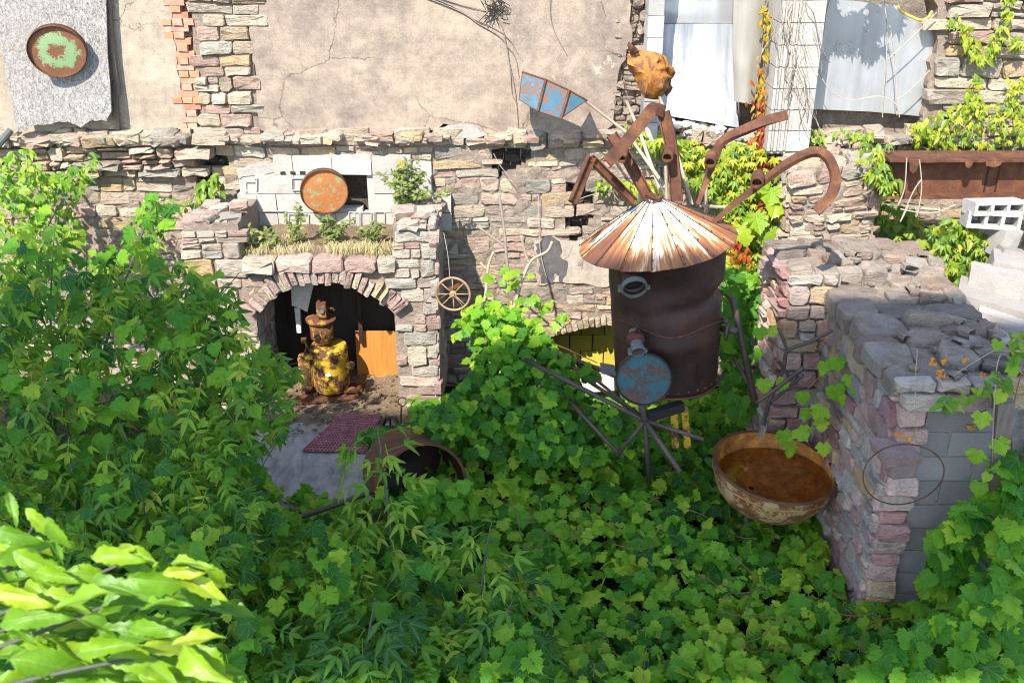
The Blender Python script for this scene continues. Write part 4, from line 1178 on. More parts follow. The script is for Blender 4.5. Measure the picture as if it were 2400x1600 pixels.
# girder hair: bent channel sections
def girder(pts, name='hair_girder', w=.085, fl=.045, th=.010, mat=None, roll=0, smooth=3):
    """C-section swept along a bent line; pts = (px, py, Y)"""
    p = [P(*q) for q in pts]
    if smooth: p = bezier(p, smooth)
    prof = [(-w / 2, 0), (w / 2, 0), (w / 2, fl), (w / 2 - th, fl), (w / 2 - th, th), (-w / 2 + th, th), (-w / 2 + th, fl), (-w / 2, fl)]
    v = []; f = []; n = len(prof)
    for i, c in enumerate(p):
        t = (p[min(i + 1, len(p) - 1)] - p[max(0, i - 1)]).normalized()
        view = Vector((0, -.92, .38)); 
        rl = roll[0] + (roll[1] - roll[0]) * i / (len(p) - 1) if isinstance(roll, tuple) else roll
        side = t.cross(view).normalized(); out = side.cross(t).normalized()
        q = Matrix.Rotation(R(rl), 3, t); side = q @ side; out = q @ out
        k = .86 + .09 * mnoise.noise(c * 6)
        for (a, b) in prof: v.append(c + side * a * k + out * b)
    for i in range(len(p) - 1):
        for k in range(n): k2 = (k + 1) % n; f.append((i * n + k, i * n + k2, (i + 1) * n + k2, (i + 1) * n + k))
    f.append(tuple(reversed(range(n)))); f.append(tuple((len(p) - 1) * n + k for k in range(n)))
    return part(name, v, f, mat or M['rust_beam'], sc)
def stub(par, px, py, Y, r=.04, L=.12, d=Vector((-.25, -.9, -.25))):
    Mx = aim(d, P(px, py, Y)); mb = MB(); mb.lathe([(r, -L), (r, 0), (r * .74, 0), (r * .72, -L * .9)], 18, Mx); mb.lathe([(.001, -L * .5), (r * .8, -L * .5)], 14, Mx)
    o = mb.build('pipe_stub', M['rust_beam'], par, True); e = o.modifiers.new('e', 'EDGE_SPLIT'); e.split_angle = R(40)
g1 = girder([(1484, 476, 7.25), (1381, 372, 7.2)], w=.075, fl=.036, roll=25, smooth=0)
g1b = girder([(1383, 368, 7.2), (1339, 476, 6.95)], 'girder_end', w=.075, fl=.036, roll=-28, smooth=0); 
g2 = girder([(1520, 470, 7.35), (1466, 370, 7.5), (1432, 318, 7.6)], roll=(22, 12), smooth=1, w=.10, fl=.036); stub(g2, 1456, 372, 7.36)
g3 = girder([(1586, 472, 7.4), (1582, 400, 7.45), (1570, 320, 7.5), (1556, 262, 7.55)], roll=(-18, -25), w=.105, fl=.036); stub(g3, 1564, 370, 7.30, .042)
g3b = girder([(1558, 262, 7.52), (1532, 254, 7.45), (1520, 268, 7.4), (1470, 330, 7.2), (1424, 380, 7.0)], 'girder_end', w=.105, fl=.03, roll=175, smooth=2)
g4 = girder([(1632, 478, 7.45), (1650, 420, 7.5), (1672, 366, 7.55), (1690, 328, 7.6), (1748, 300, 7.65), (1800, 280, 7.65), (1846, 270, 7.65)], roll=(70, 190), w=.085, fl=.036); stub(g4, 1664, 382, 7.35, .045)
g5 = girder([(1670, 516, 7.3), (1712, 478, 7.3), (1778, 428, 7.25), (1830, 388, 7.2), (1880, 360, 7.2), (1918, 352, 7.2), (1945, 370, 7.15), (1960, 412, 7.1), (1950, 456, 7.05), (1912, 494, 7.0)], roll=(80, 200), w=.085, fl=.036); stub(g5, 1774, 430, 7.08, .048)
# struts behind the roof
for (a, b) in (((1560, 390, 7.6), (1563, 470, 7.6)), ((1578, 395, 7.5), (1583, 470, 7.5)), ((1655, 430, 7.7), (1655, 500, 7.7)), ((1500, 430, 7.6), (1500, 480, 7.6)), ((1640, 482, 7.6), (1700, 486, 7.6))):
    mb = MB(); mb.tube([P(*a), P(*b)], .013, 6); mb.build('strut', M['pole'], sc)
# legs, hub and braces under the tank
HUB = (1512, 985, 6.85)
for (a, b, r) in ((HUB, (1594, 1106, 6.5), .022), (HUB, (1650, 1030, 6.6), .018), (HUB, (1447, 1068, 6.9), .016), (HUB, (1521, 1130, 6.95), .02), (HUB, (1219, 837, 7.7), .020), (HUB, (1352, 852, 7.9), .013), (HUB, (1495, 905, 7.0), .03), ((1600, 952, 7.0), (1510, 990, 6.9), .018)):
    mb = MB(); mb.tube([P(*a), P(*b)], r, 8); mb.build('leg_pipe', M['pipe_steel'], sc, True)
a, b = P(1520, 975, 6.85), P(1600, 950, 6.95)
mb = MB(); mb.box((a + b) / 2, ((b - a).length, .07, .075), (b - a).to_track_quat('X', 'Z').to_matrix()); mb.build('box_beam', M['black'], sc)
mb = MB(); mb.slab([P(1606, 920, 7.1), P(1638, 914, 7.1), P(1634, 934, 7.1), P(1610, 932, 7.1)], (0, .1, 0)); mb.build('wood_block', M['old_wood'], sc)
for (x0, y0, x1, y1) in ((1482, 960, 1450, 1060), (1605, 960, 1612, 1050), (1580, 965, 1584, 1050)):
    mb = MB(); mb.slab([P(x0 - 8, y0, 7.5), P(x0 + 8, y0, 7.5), P(x1 + 8, y1, 7.45), P(x1 - 8, y1, 7.45)], (0, .05, 0)); mb.build('yellow_leg', M['yellow_flake'], sc)
mb = MB(); mb.slab([P(1408, 862, 7.2), P(1442, 868, 7.1), P(1444, 880, 7.1), P(1410, 876, 7.2)], (0, .1, 0)); mb.build('bracket', M['grey_metal'], sc)

# ================================================================== pole-held scrap "flowers"
bsb = thing('blue_scoop', P(1300, 230, 9.6), 'flaking blue ribbed metal scoop on a pole in front of the tan render', 'metal scoop')
yA = 9.62
F = {'a': P(1224, 169, yA), 'b': P(1279, 187, yA - .04), 'c': P(1334, 212, yA - .04), 'd': P(1376, 236, yA), 'e': P(1314, 279, yA - .16), 'f': P(1260, 262, yA - .16), 'g': P(1216, 234, yA - .12), 'h': P(1228, 250, yA - .02)}
Bk = {k: p + Vector((.0, .22, -.03)) for k, p in F.items()}
for quad in (('a', 'b', 'f', 'g'), ('b', 'c', 'e', 'f'), ('c', 'd', 'e')):
    part('scoop_panel', *slab([F[k] for k in quad], (0, .012, 0)), M['blue_flake'], bsb)
v, f = slab([F['d'], Bk['d'], Bk['e'], F['e']], (-.004, 0, .008)); part('end_plate', v, f, M['rust'], bsb)
v, f = slab([F['a'], F['g'], Bk['g'], Bk['a']], (.006, 0, 0)); part('end_plate', v, f, M['rust'], bsb)
v, f = slab([F['g'], F['f'], Bk['f'], Bk['g']], (0, 0, .008)); part('bottom_plate', v, f, M['rust'], bsb)
v, f = slab([F['f'], F['e'], Bk['e'], Bk['f']], (0, 0, .008)); part('bottom_plate', v, f, M['rust'], bsb)
for (q, w) in (('b', 'f'), ('c', 'e')):
    mb = MB(); mb.tube([F[q] + Vector((0, -.008, 0)), F[w] + Vector((0, -.008, 0))], .014, 6); mb.build('rib', M['rust_beam'], bsb)
mb = MB(); mb.tube([F['a'], F['b'], F['c'], F['d']], .010, 5); mb.build('top_lip', M['rust_beam'], bsb)
mb = MB(); mb.tube([P(1372, 236, 9.66), P(1470, 312, 8.9), P(1560, 440, 7.8)], .015, 8); mb.build('pole', M['pole'], bsb, True)
os_ = thing('orange_scrap_sheet', P(1525, 235, 9.2), 'crumpled orange rusted sheet on a pole beside the white foil board', 'scrap metal')
def crumple(outline, c, Y, bulge, seed, mat, name, parent, th=.006, amp=.05):
    outline = [(a[0] + (b[0] - a[0]) * t, a[1] + (b[1] - a[1]) * t) for a, b in zip(outline, outline[1:] + outline[:1]) for t in (0, .5)]
    rings = [0.0, .2, .4, .6, .75, .88, 1.0]; n = len(outline); v = []; f = []
    for q, t in enumerate(rings):
        for k, (x, y) in enumerate(outline):
            px, py = c[0] + (x - c[0]) * t, c[1] + (y - c[1]) * t
            if q == 0 and k: continue
            d = bulge * (1 - t ** 2.2) + amp * (1.6 * abs(mnoise.noise(Vector((px * .03, py * .03, seed)))) - .4 + .5 * mnoise.noise(Vector((px * .09, py * .09, seed)))) * (.5 + t)
            v.append(P(px, py, Y - d))
    for k in range(n): f.append((0, 1 + (k + 1) % n, 1 + k))
    for q in range(len(rings) - 2):
        for k in range(n): k2 = (k + 1) % n; f.append((1 + q * n + k, 1 + q * n + k2, 1 + (q + 1) * n + k2, 1 + (q + 1) * n + k))
    f = [tuple(reversed(q)) for q in f]
    N = len(v); v += [p + Vector((0, th, 0)) for p in v]; f += [tuple(reversed([i + N for i in q])) for q in f]
    L = [1 + (len(rings) - 2) * n + k for k in range(n)]
    f += [(L[k], L[(k + 1) % n], L[(k + 1) % n] + N, L[k] + N) for k in range(n)]
    o = part(name, v, f, mat, parent, True); e = o.modifiers.new('e', 'EDGE_SPLIT'); e.split_angle = R(38); return o
oo = [(1471, 128), (1488, 122), (1500, 117), (1512, 120), (1533, 122), (1550, 128), (1558, 133), (1562, 146), (1572, 158), (1580, 164), (1582, 174), (1578, 182), (1572, 188), (1566, 205), (1556, 222), (1545, 234), (1530, 234), (1510, 230), (1500, 214), (1493, 196), (1486, 178), (1475, 168), (1470, 150)]
crumple(oo, (1524, 172), 9.22, .10, 3, M['orange_flake'], 'sheet', os_)
crumple([(1470, 105), (1474, 98), (1484, 106), (1494, 114), (1499, 122), (1490, 128), (1478, 130)], (1483, 116), 9.16, .03, 8, M['rust_beam'], 'torn_flap', os_, .008, .03)
crumple([(1575, 178), (1572, 198), (1577, 206), (1572, 216), (1562, 227), (1554, 215), (1562, 200), (1567, 186)], (1567, 203), 9.28, .05, 5, M['rust'], 'folded_edge', os_, .01, .05)
crumple([(1552, 128), (1562, 134), (1566, 150), (1580, 160), (1584, 172), (1574, 178), (1560, 160)], (1567, 156), 9.15, .05, 2, M['orange_flake'], 'folded_corner', os_, .01, .05)
mb = MB(); mb.tube([P(1544, 222, 9.26), P(1556, 256, 9.0), P(1622, 480, 7.9)], .015, 8); mb.build('pole', M['pole'], os_, True)
pp = thing('thin_pole', P(1552, 460, 7.9), 'thin pale pole rising behind the girders left of the orange scrap', 'pole')
mb = MB(); mb.tube([P(1469, 239, 9.0), P(1500, 312, 8.6), P(1553, 462, 7.9)], .016, 8); mb.build('shaft', M['pole'], pp, True)
o = drum_lid('metal_disc', P(134, 121, 9.68), Vector((.20, -1, -.26)), .258, .05, M['green_lid'], M['rust'], None, 0, .03); props(o, 'dented round drum lid with flaking pale green paint on the fibre board', 'drum lid', 'drum lids hung on the walls')
o = drum_lid('metal_disc', P(760, 449, 9.78), Vector((.16, -1, -.12)), .238, .045, M['orange_lid'], M['rust'], None, 0, .006); props(o, 'round orange rusty drum lid hung on the pale block panel above the arch', 'drum lid', 'drum lids hung on the walls')

# ================================================================== robot made of a yellow boiler
rb_ = thing('scrap_robot', P(775, 960, 9.3), 'rusty yellow boiler robot with a gauge face standing in the arch niche', 'scrap robot')
RY = 9.36
bx = P(776, 880, RY).x; z0 = .10
Mx = Matrix.Translation((bx, RY, z0)) 
mb = MB(); mb.lathe([(.001, 0), (.175, 0), (.18, .03), (.19, .05), (.192, .46), (.185, .47), (.19, .48), (.18, .50), (.001, .505)], 32, Mx); o = mb.build('body', M['yellow_flake'], rb_, True); e = o.modifiers.new('e', 'EDGE_SPLIT'); e.split_angle = R(35)
mb = MB(); mb.lathe([(.001, 0), (.07, 0), (.085, .04), (.115, .06), (.12, .20), (.105, .23), (.15, .25), (.155, .27), (.12, .285), (.075, .30), (.001, .30)], 28, Matrix.Translation((bx - .05, RY - .03, z0 + .54))); o = mb.build('head', M['robot_rust'], rb_, True); e = o.modifiers.new('e', 'EDGE_SPLIT'); e.split_angle = R(35)
mb = MB(); mb.lathe([(.001, 0), (.04, 0), (.04, .07), (.001, .07)], 12, Matrix.Translation((bx - .05, RY - .03, z0 + .49))); mb.build('neck', M['rust'], rb_)
hx = P(755, 735, RY - .1)
mb = MB(); mb.box((hx.x, RY - .10, z0 + .94), (.095, .07, .16)); mb.box((hx.x - .02, RY - .10, z0 + 1.03), (.03, .03, .03)); mb.build('meter_box', M['robot_rust'], rb_)
Mx = aim((0, -1, .12), (hx.x, RY - .140, z0 + .945)); mb = MB(); mb.lathe([(.001, .004), (.028, .004), (.032, .012), (.036, .006), (.036, -.02)], 20, Mx); mb.build('dial', M['white_ring'], rb_, True)
mb = MB(); mb.box((bx - .075, RY - .145, z0 + .675), (.085, .02, .10)); mb.build('mouth_plate', M['yellow_flake'], rb_)
Mx = aim((0, -1, 0), (bx - .075, RY - .158, z0 + .665)); mb = MB(); mb.lathe([(.015, 0), (.03, 0), (.032, .012), (.015, .012)], 16, Mx); mb.build('nose_ring', M['rust_dark'], rb_)
mb = MB(); mb.tube([(bx + .02, RY - .06, z0 + .93), (bx + .09, RY - .06, z0 + .935), (bx + .10, RY - .06, z0 + .91)], .012, 6); mb.build('elbow_pipe', M['rust'], rb_)
ar = P(722, 930, RY - .08)
mb = MB(); mb.lathe([(.001, 0), (.058, 0), (.062, .02), (.064, .36), (.05, .40), (.001, .41)], 20, Matrix.Translation((ar.x, RY - .10, z0 + .03))); o = mb.build('arm', M['yellow_flake'], rb_, True); e = o.modifiers.new('e', 'EDGE_SPLIT'); e.split_angle = R(35)
mb = MB(); mb.tube([(ar.x + .01, RY - .14, z0 + .42), (ar.x + .06, RY - .16, z0 + .56)], .012, 6); mb.box((ar.x + .03, RY - .15, z0 + .62), (.05, .05, .04)); mb.tube([(ar.x + .03, RY - .15, z0 + .62), (ar.x + .10, RY - .17, z0 + .47)], .01, 6); mb.lathe([(.001, 0), (.05, 0), (.055, .02), (.03, .05), (.001, .05)], 14, Matrix.Translation((ar.x + .07, RY - .15, z0 + .42))); mb.build('crank_arm', M['robot_rust'], rb_)
mb = MB(); mb.tube([(bx + .17, RY - .06, z0 + .28), (bx + .235, RY - .08, z0 + .29), (bx + .25, RY - .08, z0 + .33)], [.035, .04, .03], 10); mb.build('spout', M['yellow_flake'], rb_, True)
for (dx, dz) in ((.02, .26), (-.19, .12)):
    mb = MB(); mb.tube([(bx + dx, RY - .18, z0 + dz), (bx + dx, RY - .24, z0 + dz)], .014, 8); mb.tube([(bx + dx - .03, RY - .23, z0 + dz), (bx + dx + .03, RY - .23, z0 + dz)], .012, 6); mb.build('tap', M['white_board'] if dx > 0 else M['rust'], rb_)
mb = MB(); mb.slab([(bx - .32, RY - .30, z0 - .07), (bx + .30, RY - .16, z0 - .07), (bx + .34, RY + .2, z0 - .07), (bx - .30, RY + .2, z0 - .07)], (0, 0, .035)); mb.slab([(bx - .32, RY - .30, z0 - .10), (bx + .30, RY - .16, z0 - .10), (bx + .30, RY - .14, z0 - .10), (bx - .32, RY - .28, z0 - .10)], (0, 0, .05)); mb.build('base_plate', M['rust'], rb_)
mb = MB(); mb.tube(bezier([(bx + .16, RY - .12, z0), (bx + .24, RY - .14, z0 + .06), (bx + .29, RY - .12, z0 + .01), (bx + .30, RY - .08, z0 - .03)]), .022, 8); mb.build('bent_flange', M['robot_rust'], rb_, True)

# ================================================================== perforated rubber mat
A, B, C_, D = G(706, 1056, .045), G(858, 1060, .045), G(893, 972, .095), G(805, 965, .095)
mm = thing('rubber_mat', G(800, 1010, .03), 'dull red perforated rubber mat at the arch threshold', 'rubber mat')
def bil(s, t): return (A * (1 - s) + B * s) * (1 - t) + (D * (1 - s) + C_ * s) * t
for tx in range(2):
    for ty in range(2):
        v = []; f = []; nx, ny = 9, 8
        for j in range(ny):
            for i in range(nx):
                s0, s1 = (tx + (i + .0) / nx) / 2, (tx + (i + 1.0) / nx) / 2; t0, t1 = (ty + j / ny) / 2, (ty + (j + 1) / ny) / 2
                if i == nx - 1: s1 -= .004
                if j == ny - 1: t1 -= .004
                k = .24; b = len(v)
                for (a, c) in ((s0, t0), (s1, t0), (s1, t1), (s0, t1)): v.append(bil(a, c))
                for (a, c) in ((k, k), (1 - k, k), (1 - k, 1 - k), (k, 1 - k)): v.append(bil(s0 + (s1 - s0) * a, t0 + (t1 - t0) * c))
                for q in range(4): v.append(v[b + 4 + q] - Vector((0, 0, .02)))
                for q in range(4):
                    q2 = (q + 1) % 4; f.append((b + q, b + q2, b + 4 + q2, b + 4 + q)); f.append((b + 4 + q, b + 4 + q2, b + 8 + q2, b + 8 + q))
        part('mat_tile', v, f, M['rubber'], mm)

# ================================================================== wheel on a shaft, pipe frame
wf = thing('spoked_wheel', P(1178, 780, 8.5), 'pale rusty eight spoked valve wheel on a bent shaft', 'valve wheel')
wc = P(1062, 689, 8.6); Mw = aim((-.10, -1, .05), wc); wr = .158
mb = MB(); mb.lathe([(wr - .010, -.008), (wr + .008, -.010), (wr + .012, 0), (wr + .006, .010), (wr - .010, .008)], 44, Mw, .5, True); mb.build('rim', M['wheel_rust'], wf, True)
for k in range(8):
    a = R(45 * k + 2); mb = MB(); mb.tube([Mw @ Vector((.02 * math.cos(a), .02 * math.sin(a), .0)), Mw @ Vector((wr * math.cos(a), wr * math.sin(a), 0))], .0065, 6); mb.build('spoke', M['wheel_rust'], wf, True)
mb = MB(); mb.lathe([(.001, .03), (.016, .03), (.018, .015), (.034, .01), (.034, -.02), (.001, -.02)], 16, Mw); mb.build('hub', M['wheel_rust'], wf)
mb = MB(); mb.tube([wc, P(1100, 725, 8.65), P(1178, 780, 8.45), P(1250, 862, 8.2)], .014, 8); mb.build('shaft', M['pipe_steel'], wf, True)
mb = MB(); mb.box(P(1066, 672, 8.62), (.12, .03, .03), rotm('Y', -25)); mb.build('key_bar', M['rust'], wf)
pf = thing('pipe_frame', P(1250, 960, 8.0), 'tangle of crossed rusty pipes overgrown by the grape vine', 'pipe frame')
for (pts, r) in ((((1219, 837, 7.8), (1171, 915, 7.7), (1140, 966, 7.7)), .020), (((1301, 828, 7.9), (1175, 965, 7.6)), .018), (((1277, 878, 7.7), (1447, 1060, 7.0)), .018), (((1277, 818, 8.0), (1413, 868, 7.8), (1440, 880, 7.7)), .022),
               (((1205, 805, 8.0), (1190, 770, 8.2), (1196, 760, 8.2)), .035), (((1300, 850, 7.9), (1335, 836, 7.9), (1335, 880, 7.8)), .016), (((1190, 880, 7.9), (1260, 852, 7.9)), .018), (((1260, 800, 8.0), (1390, 900, 7.7), (1520, 985, 7.2)), .017)):
    mb = MB(); mb.tube([P(*q) for q in pts], r, 8); mb.build('pipe', M['pipe_steel'], pf, True)
rodm = M['twig']
def rods(name, label, cat, lines, mat=None, group=None):
    t = thing(name, P(*lines[0][0][-1]), label, cat, group)
    for (pts, r0, r1) in lines:
        pp_ = bezier([P(*q) for q in pts], 4); n = len(pp_)
        mb = MB(); mb.tube(pp_, [r0 + (r1 - r0) * i / (n - 1) for i in range(n)], 7); mb.build('branch', mat or rodm, t, True)
    return t
rods('forked_rod', 'forked bare pole ending in a Y in front of the grey stain', 'dead branch', [(((1294, 566, 8.5), (1282, 590, 8.5), (1241, 616, 8.5), (1210, 700, 8.4), (1186, 790, 8.3)), .013, .016), (((1222, 552, 8.5), (1230, 590, 8.5), (1240, 617, 8.5)), .012, .014)], M['pole'])
rods('tall_rod', 'tall thin grey pole standing against the rubble wall left of the fork', 'dead branch', [(((1170, 456, 8.9), (1182, 540, 8.8), (1192, 640, 8.7), (1214, 690, 8.6), (1222, 720, 8.5)), .014, .017), (((1118, 530, 8.9), (1190, 582, 8.8)), .011, .013)], M['twig'])
rods('curved_rod', 'short curved bare pole right of the spoked wheel', 'dead branch', [(((1157, 590, 8.6), (1144, 626, 8.6), (1138, 690, 8.5), (1126, 736, 8.4)), .012, .015), (((1126, 616, 8.6), (1141, 632, 8.6)), .011, .012)], M['pole'])
bp = rods('branching_pipe', 'branching rusty rod tree growing up behind the big bowl', 'pipe branch', [(((1951, 774, 6.9), (1900, 800, 6.95), (1846, 822, 7.0), (1836, 862, 7.0), (1802, 943, 6.95), (1786, 1010, 6.5)), .013, .020), (((1881, 862, 6.75), (1826, 905, 6.8), (1772, 944, 6.85)), .017, .017), (((1882, 878, 6.85), (1842, 912, 6.9), (1804, 944, 6.95)), .015, .015), (((1821, 842, 6.8), (1836, 862, 6.85), (1852, 888, 6.85)), .014, .014), (((1825, 769, 7.0), (1838, 800, 7.0), (1846, 824, 7.0)), .012, .014), (((1814, 862, 6.85), (1828, 870, 6.9)), .012, .012)], M['pipe_steel'])
lp = thing('leaning_pipe', P(1767, 940, 7.6), 'grey pipe leaning beside the tank on its right', 'pipe')
for (pts, r) in ((((1716, 697, 7.5), (1745, 830, 7.5), (1768, 940, 7.4)), .028), (((1720, 840, 7.6), (1765, 915, 7.4)), .02), (((1700, 690, 7.6), (1718, 702, 7.5)), .015)):
    mb = MB(); mb.tube([P(*q) for q in pts], r, 8); mb.build('pipe', M['pipe_steel'], lp, True)

# ================================================================== bowl with rusty water
bc_ = P(1814, 1098, 6.8); BR = .478
tl = Matrix.Rotation(R(4), 4, 'X') @ Matrix.Rotation(R(5), 4, 'Y')
Mb = Matrix.Translation(bc_) @ tl
bw = thing('big_bowl', (bc_.x, bc_.y, bc_.z - .38), 'big rusty hemispherical bowl of brown water on the vines', 'bowl')
pr = [(.001, -.40)]
for i in range(1, 15):
    a = R(90 * i / 14); pr.append((BR * math.sin(a) ** .92, -.40 * math.cos(a) ** .95 if i < 14 else 0.0))
outp = pr + [(BR + .004, .012), (BR + .016, .022), (BR + .014, .034), (BR - .006, .034)]
mb = MB(); mb.lathe(outp, 64, Mb); o = mb.build('outer_shell', M['ochre_bowl'], bw, True)
mb = MB(); mb.lathe([(BR + .006, -.05), (BR + .010, -.045), (BR + .006, -.038)], 64, Mb); mb.build('band', M['rust_bright'], bw, True)
inn = [(r * .975, z * .955 + .0) for r, z in pr] ; inn[-1] = (BR - .010, .030)
v, f = lathe(inn, 64); f = [tuple(reversed(q)) for q in f]; part('inner_shell', [Mb @ p for p in v], f, M['bowl_in'], bw, True)
mb = MB(); mb.lathe([(BR - .012, .032), (BR + .004, .040), (BR + .018, .034), (BR + .018, .024)], 64, Mb); mb.build('rim', M['rust'], bw, True)
wz = bc_.z - .075; v = [Vector((bc_.x + .002, bc_.y, wz))]; n = 64; f = []
for k in range(n):
    a = 2 * math.pi * k / n; v.append(Vector((bc_.x + (BR - .022) * math.cos(a), bc_.y + (BR - .022) * math.sin(a), wz)))
for k in range(n): f.append((0, 1 + k, 1 + (k + 1) % n))
part('water', v, f, M['water'], bw, True)
mb = MB(); mb.tube([bc_ + Vector((-.15, .05, -.34)), bc_ + Vector((-.17, .08, -1.0))], .022, 8); mb.build('stand_rod', M['pipe_steel'], bw, True)
mb = MB(); mb.box(P(1786, 1012, 6.36), (.03, .05, .085), rotm('Y', 12)); mb.build('wooden_wedge', M['old_wood'], bw)

# ================================================================== cut drum, small wheels
cd = thing('cut_drum', P(985, 1160, 6.9), 'open rusty drum lying in the vines beside the concrete path', 'drum')
Md = aim((.36, -.88, .24), P(990, 1142, 6.85)) @ Matrix.Scale(1.06, 4)
mb = MB(); mb.lathe([(.001, -.55), (.34, -.55), (.345, -.25), (.352, -.24), (.345, -.23), (.345, 0), (.357, .004), (.357, .014), (.335, .012), (.335, -.54), (.001, -.54)], 48, Md); o = mb.build('shell', M['rust'], cd, True); e = o.modifiers.new('e', 'EDGE_SPLIT'); e.split_angle = R(35)
mb = MB(); mb.lathe([(.333, -.002), (.333, -.535), (.001, -.535)], 40, Md); o = mb.build('dark_lining', M['rust_dark'], cd, True)  # inside of the drum in a darker rust than the shell
sw = thing('iron_wheel', P(917, 1020, 8.4), 'small dark iron wheel leaning at the foot of the pier', 'iron wheel')
Mw = aim((-.55, -.75, .35), P(915, 1000, 8.45))
mb = MB(); mb.lathe([(.085, -.02), (.108, -.02), (.108, .02), (.085, .02)], 32, Mw, .5, True); mb.build('rim', M['rust_dark'], sw)
for k in range(4):
    a = R(90 * k + 20); mb = MB(); mb.tube([Mw @ Vector((0, 0, 0)), Mw @ Vector((.09 * math.cos(a), .09 * math.sin(a), 0))], .014, 6); mb.build('spoke', M['rust_dark'], sw)
sd_ = thing('ring_spike', P(944, 1000, 8.7), 'rusty spike with a ring top against the pier foot', 'iron spike')
Mw = aim((.1, -1, .2), P(943, 941, 8.8)); mb = MB(); mb.lathe([(.038, -.006), (.048, -.006), (.048, .006), (.038, .006)], 24, Mw, .5, True); mb.build('ring', M['rust_dark'], sd_)
mb = MB(); mb.tube([P(941, 952, 8.8), P(938, 1010, 8.6)], .010, 6); mb.build('shank', M['rust_dark'], sd_)
so_ = thing('small_drum', P(968, 1040, 8.2), 'small rusty pipe end lying below the iron wheel', 'pipe end')
Mw = aim((.2, -.8, .5), P(970, 1024, 8.2)); mb = MB(); mb.lathe([(.09, -.25), (.095, 0), (.08, 0), (.075, -.2), (.001, -.2)], 24, Mw); mb.build('shell', M['rust_dark'], so_)
mb = MB(); mb.tube(bezier([P(690, 1215, 6.6), P(780, 1185, 6.7), P(880, 1148, 6.9)]), .022, 8); props(mb.build('lying_pipe', M['pipe_steel'], None, True), 'dark pipe lying across the concrete path towards the drum', 'pipe')

# ================================================================== right side: girder, block pile, hoop, post
gi = thing('rusty_girder', P(2250, 465, 9.0), 'rusty I-beam girder bridging from the stone buttress to the right edge', 'girder')
gz1 = P(2100, 378, 8.9).z; gz0 = P(2100, 462, 8.9).z; gx0 = P(2066, 420, 9.0).x; gx1 = 6.4
n = 40
def flange(z, th, y0, y1, rag, name):
    v = []; f = []
    for i in range(n + 1):
        x = gx0 + (gx1 - gx0) * i / n; k = rag * max(0, mnoise.noise(Vector((x * 5, z, 2)))) if rag else 0
        yy = y0 + k * .5
        for (y, zz) in ((yy, z - k * .5), (yy, z + th - k * .5), (y1, z + th), (y1, z)): v.append(Vector((x, y, zz)))
    for i in range(n):
        for k in range(4): k2 = (k + 1) % 4; f.append((i * 4 + k, (i + 1) * 4 + k, (i + 1) * 4 + k2, i * 4 + k2))
    f.append((0, 1, 2, 3)); f.append(tuple(n * 4 + k for k in (3, 2, 1, 0))); part(name, v, f, M['rust_beam'], gi)
flange(gz1, .022, 8.86, 9.20, .05, 'top_flange'); flange(gz0 - .02, .022, 8.90, 9.18, 0, 'bottom_flange')
mb = MB(); mb.box(((gx0 + gx1) / 2, 9.05, (gz0 + gz1) / 2), (gx1 - gx0, .018, gz1 - gz0)); mb.build('web', M['rust'], gi)
for px in (2312, 2338):
    mb = MB(); a = P(px, 420, 9.035); mb.box((a.x, 9.036, (gz0 + gz1) / 2), (.012, .012, gz1 - gz0 - .03)); mb.build('weld_line', M['rust_dark'], gi)
for (x0, x1, d) in ((2132, 2156, .10), (2262, 2282, .05), (2310, 2350, .04)):
    a = P(x0, 385, 8.84); b = P(x1, 385, 8.84); mb = MB(); mb.slab([(a.x, 8.85, gz1 + .01), (b.x, 8.85, gz1 + .01), (b.x - .02, 8.84, gz1 - d * .6), ((a.x + b.x) / 2, 8.84, gz1 - d), (a.x + .01, 8.84, gz1 - d * .7)], (0, .01, 0)); mb.build('hanging_flake', M['rust_beam'], gi)
# hollow blocks
def hollow_block(w, h, d, nh, mat, t):
    mb = MB(); wall_ = .032; k = (w - wall_) / nh
    mb.box((0, 0, h / 2 - wall_ / 2), (w, d, wall_), None, t); mb.box((0, 0, -h / 2 + wall_ / 2), (w, d, wall_), None, t)
    for i in range(nh + 1): mb.box((-w / 2 + wall_ / 2 + i * k, 0, 0), (wall_, d, h - 2 * wall_), None, t)
    mb.box((0, d * .35, 0), (w - wall_, .01, h - wall_ * 2), None, t)
    return mesh('hollow_block', mb.v, mb.f, mat, False, t)
hb = hollow_block(.50, .125, .2, 3, M['block_mid'], .7)
hb2 = hollow_block(.47, .155, .2, 3, M['block_mid'], .9)
o = link('hollow_block', hb, P(2330, 484, 8.7)); o.rotation_euler = (R(-6), R(1), R(8)); props(o, 'upper hollow block lying across the pile under the girder', 'concrete block', 'hollow blocks piled under the girder')
o = link('hollow_block', hb2, P(2322, 512, 8.68)); o.rotation_euler = (R(-4), R(2), R(-6)); props(o, 'lower hollow block with three open cores in the pile under the girder', 'concrete block', 'hollow blocks piled under the girder')
pu = thing('block_pile', P(2340, 700, 8.3), 'sunlit pile of pale concrete blocks at the right edge under the hollow blocks', 'concrete blocks')
rg = random.Random(3)
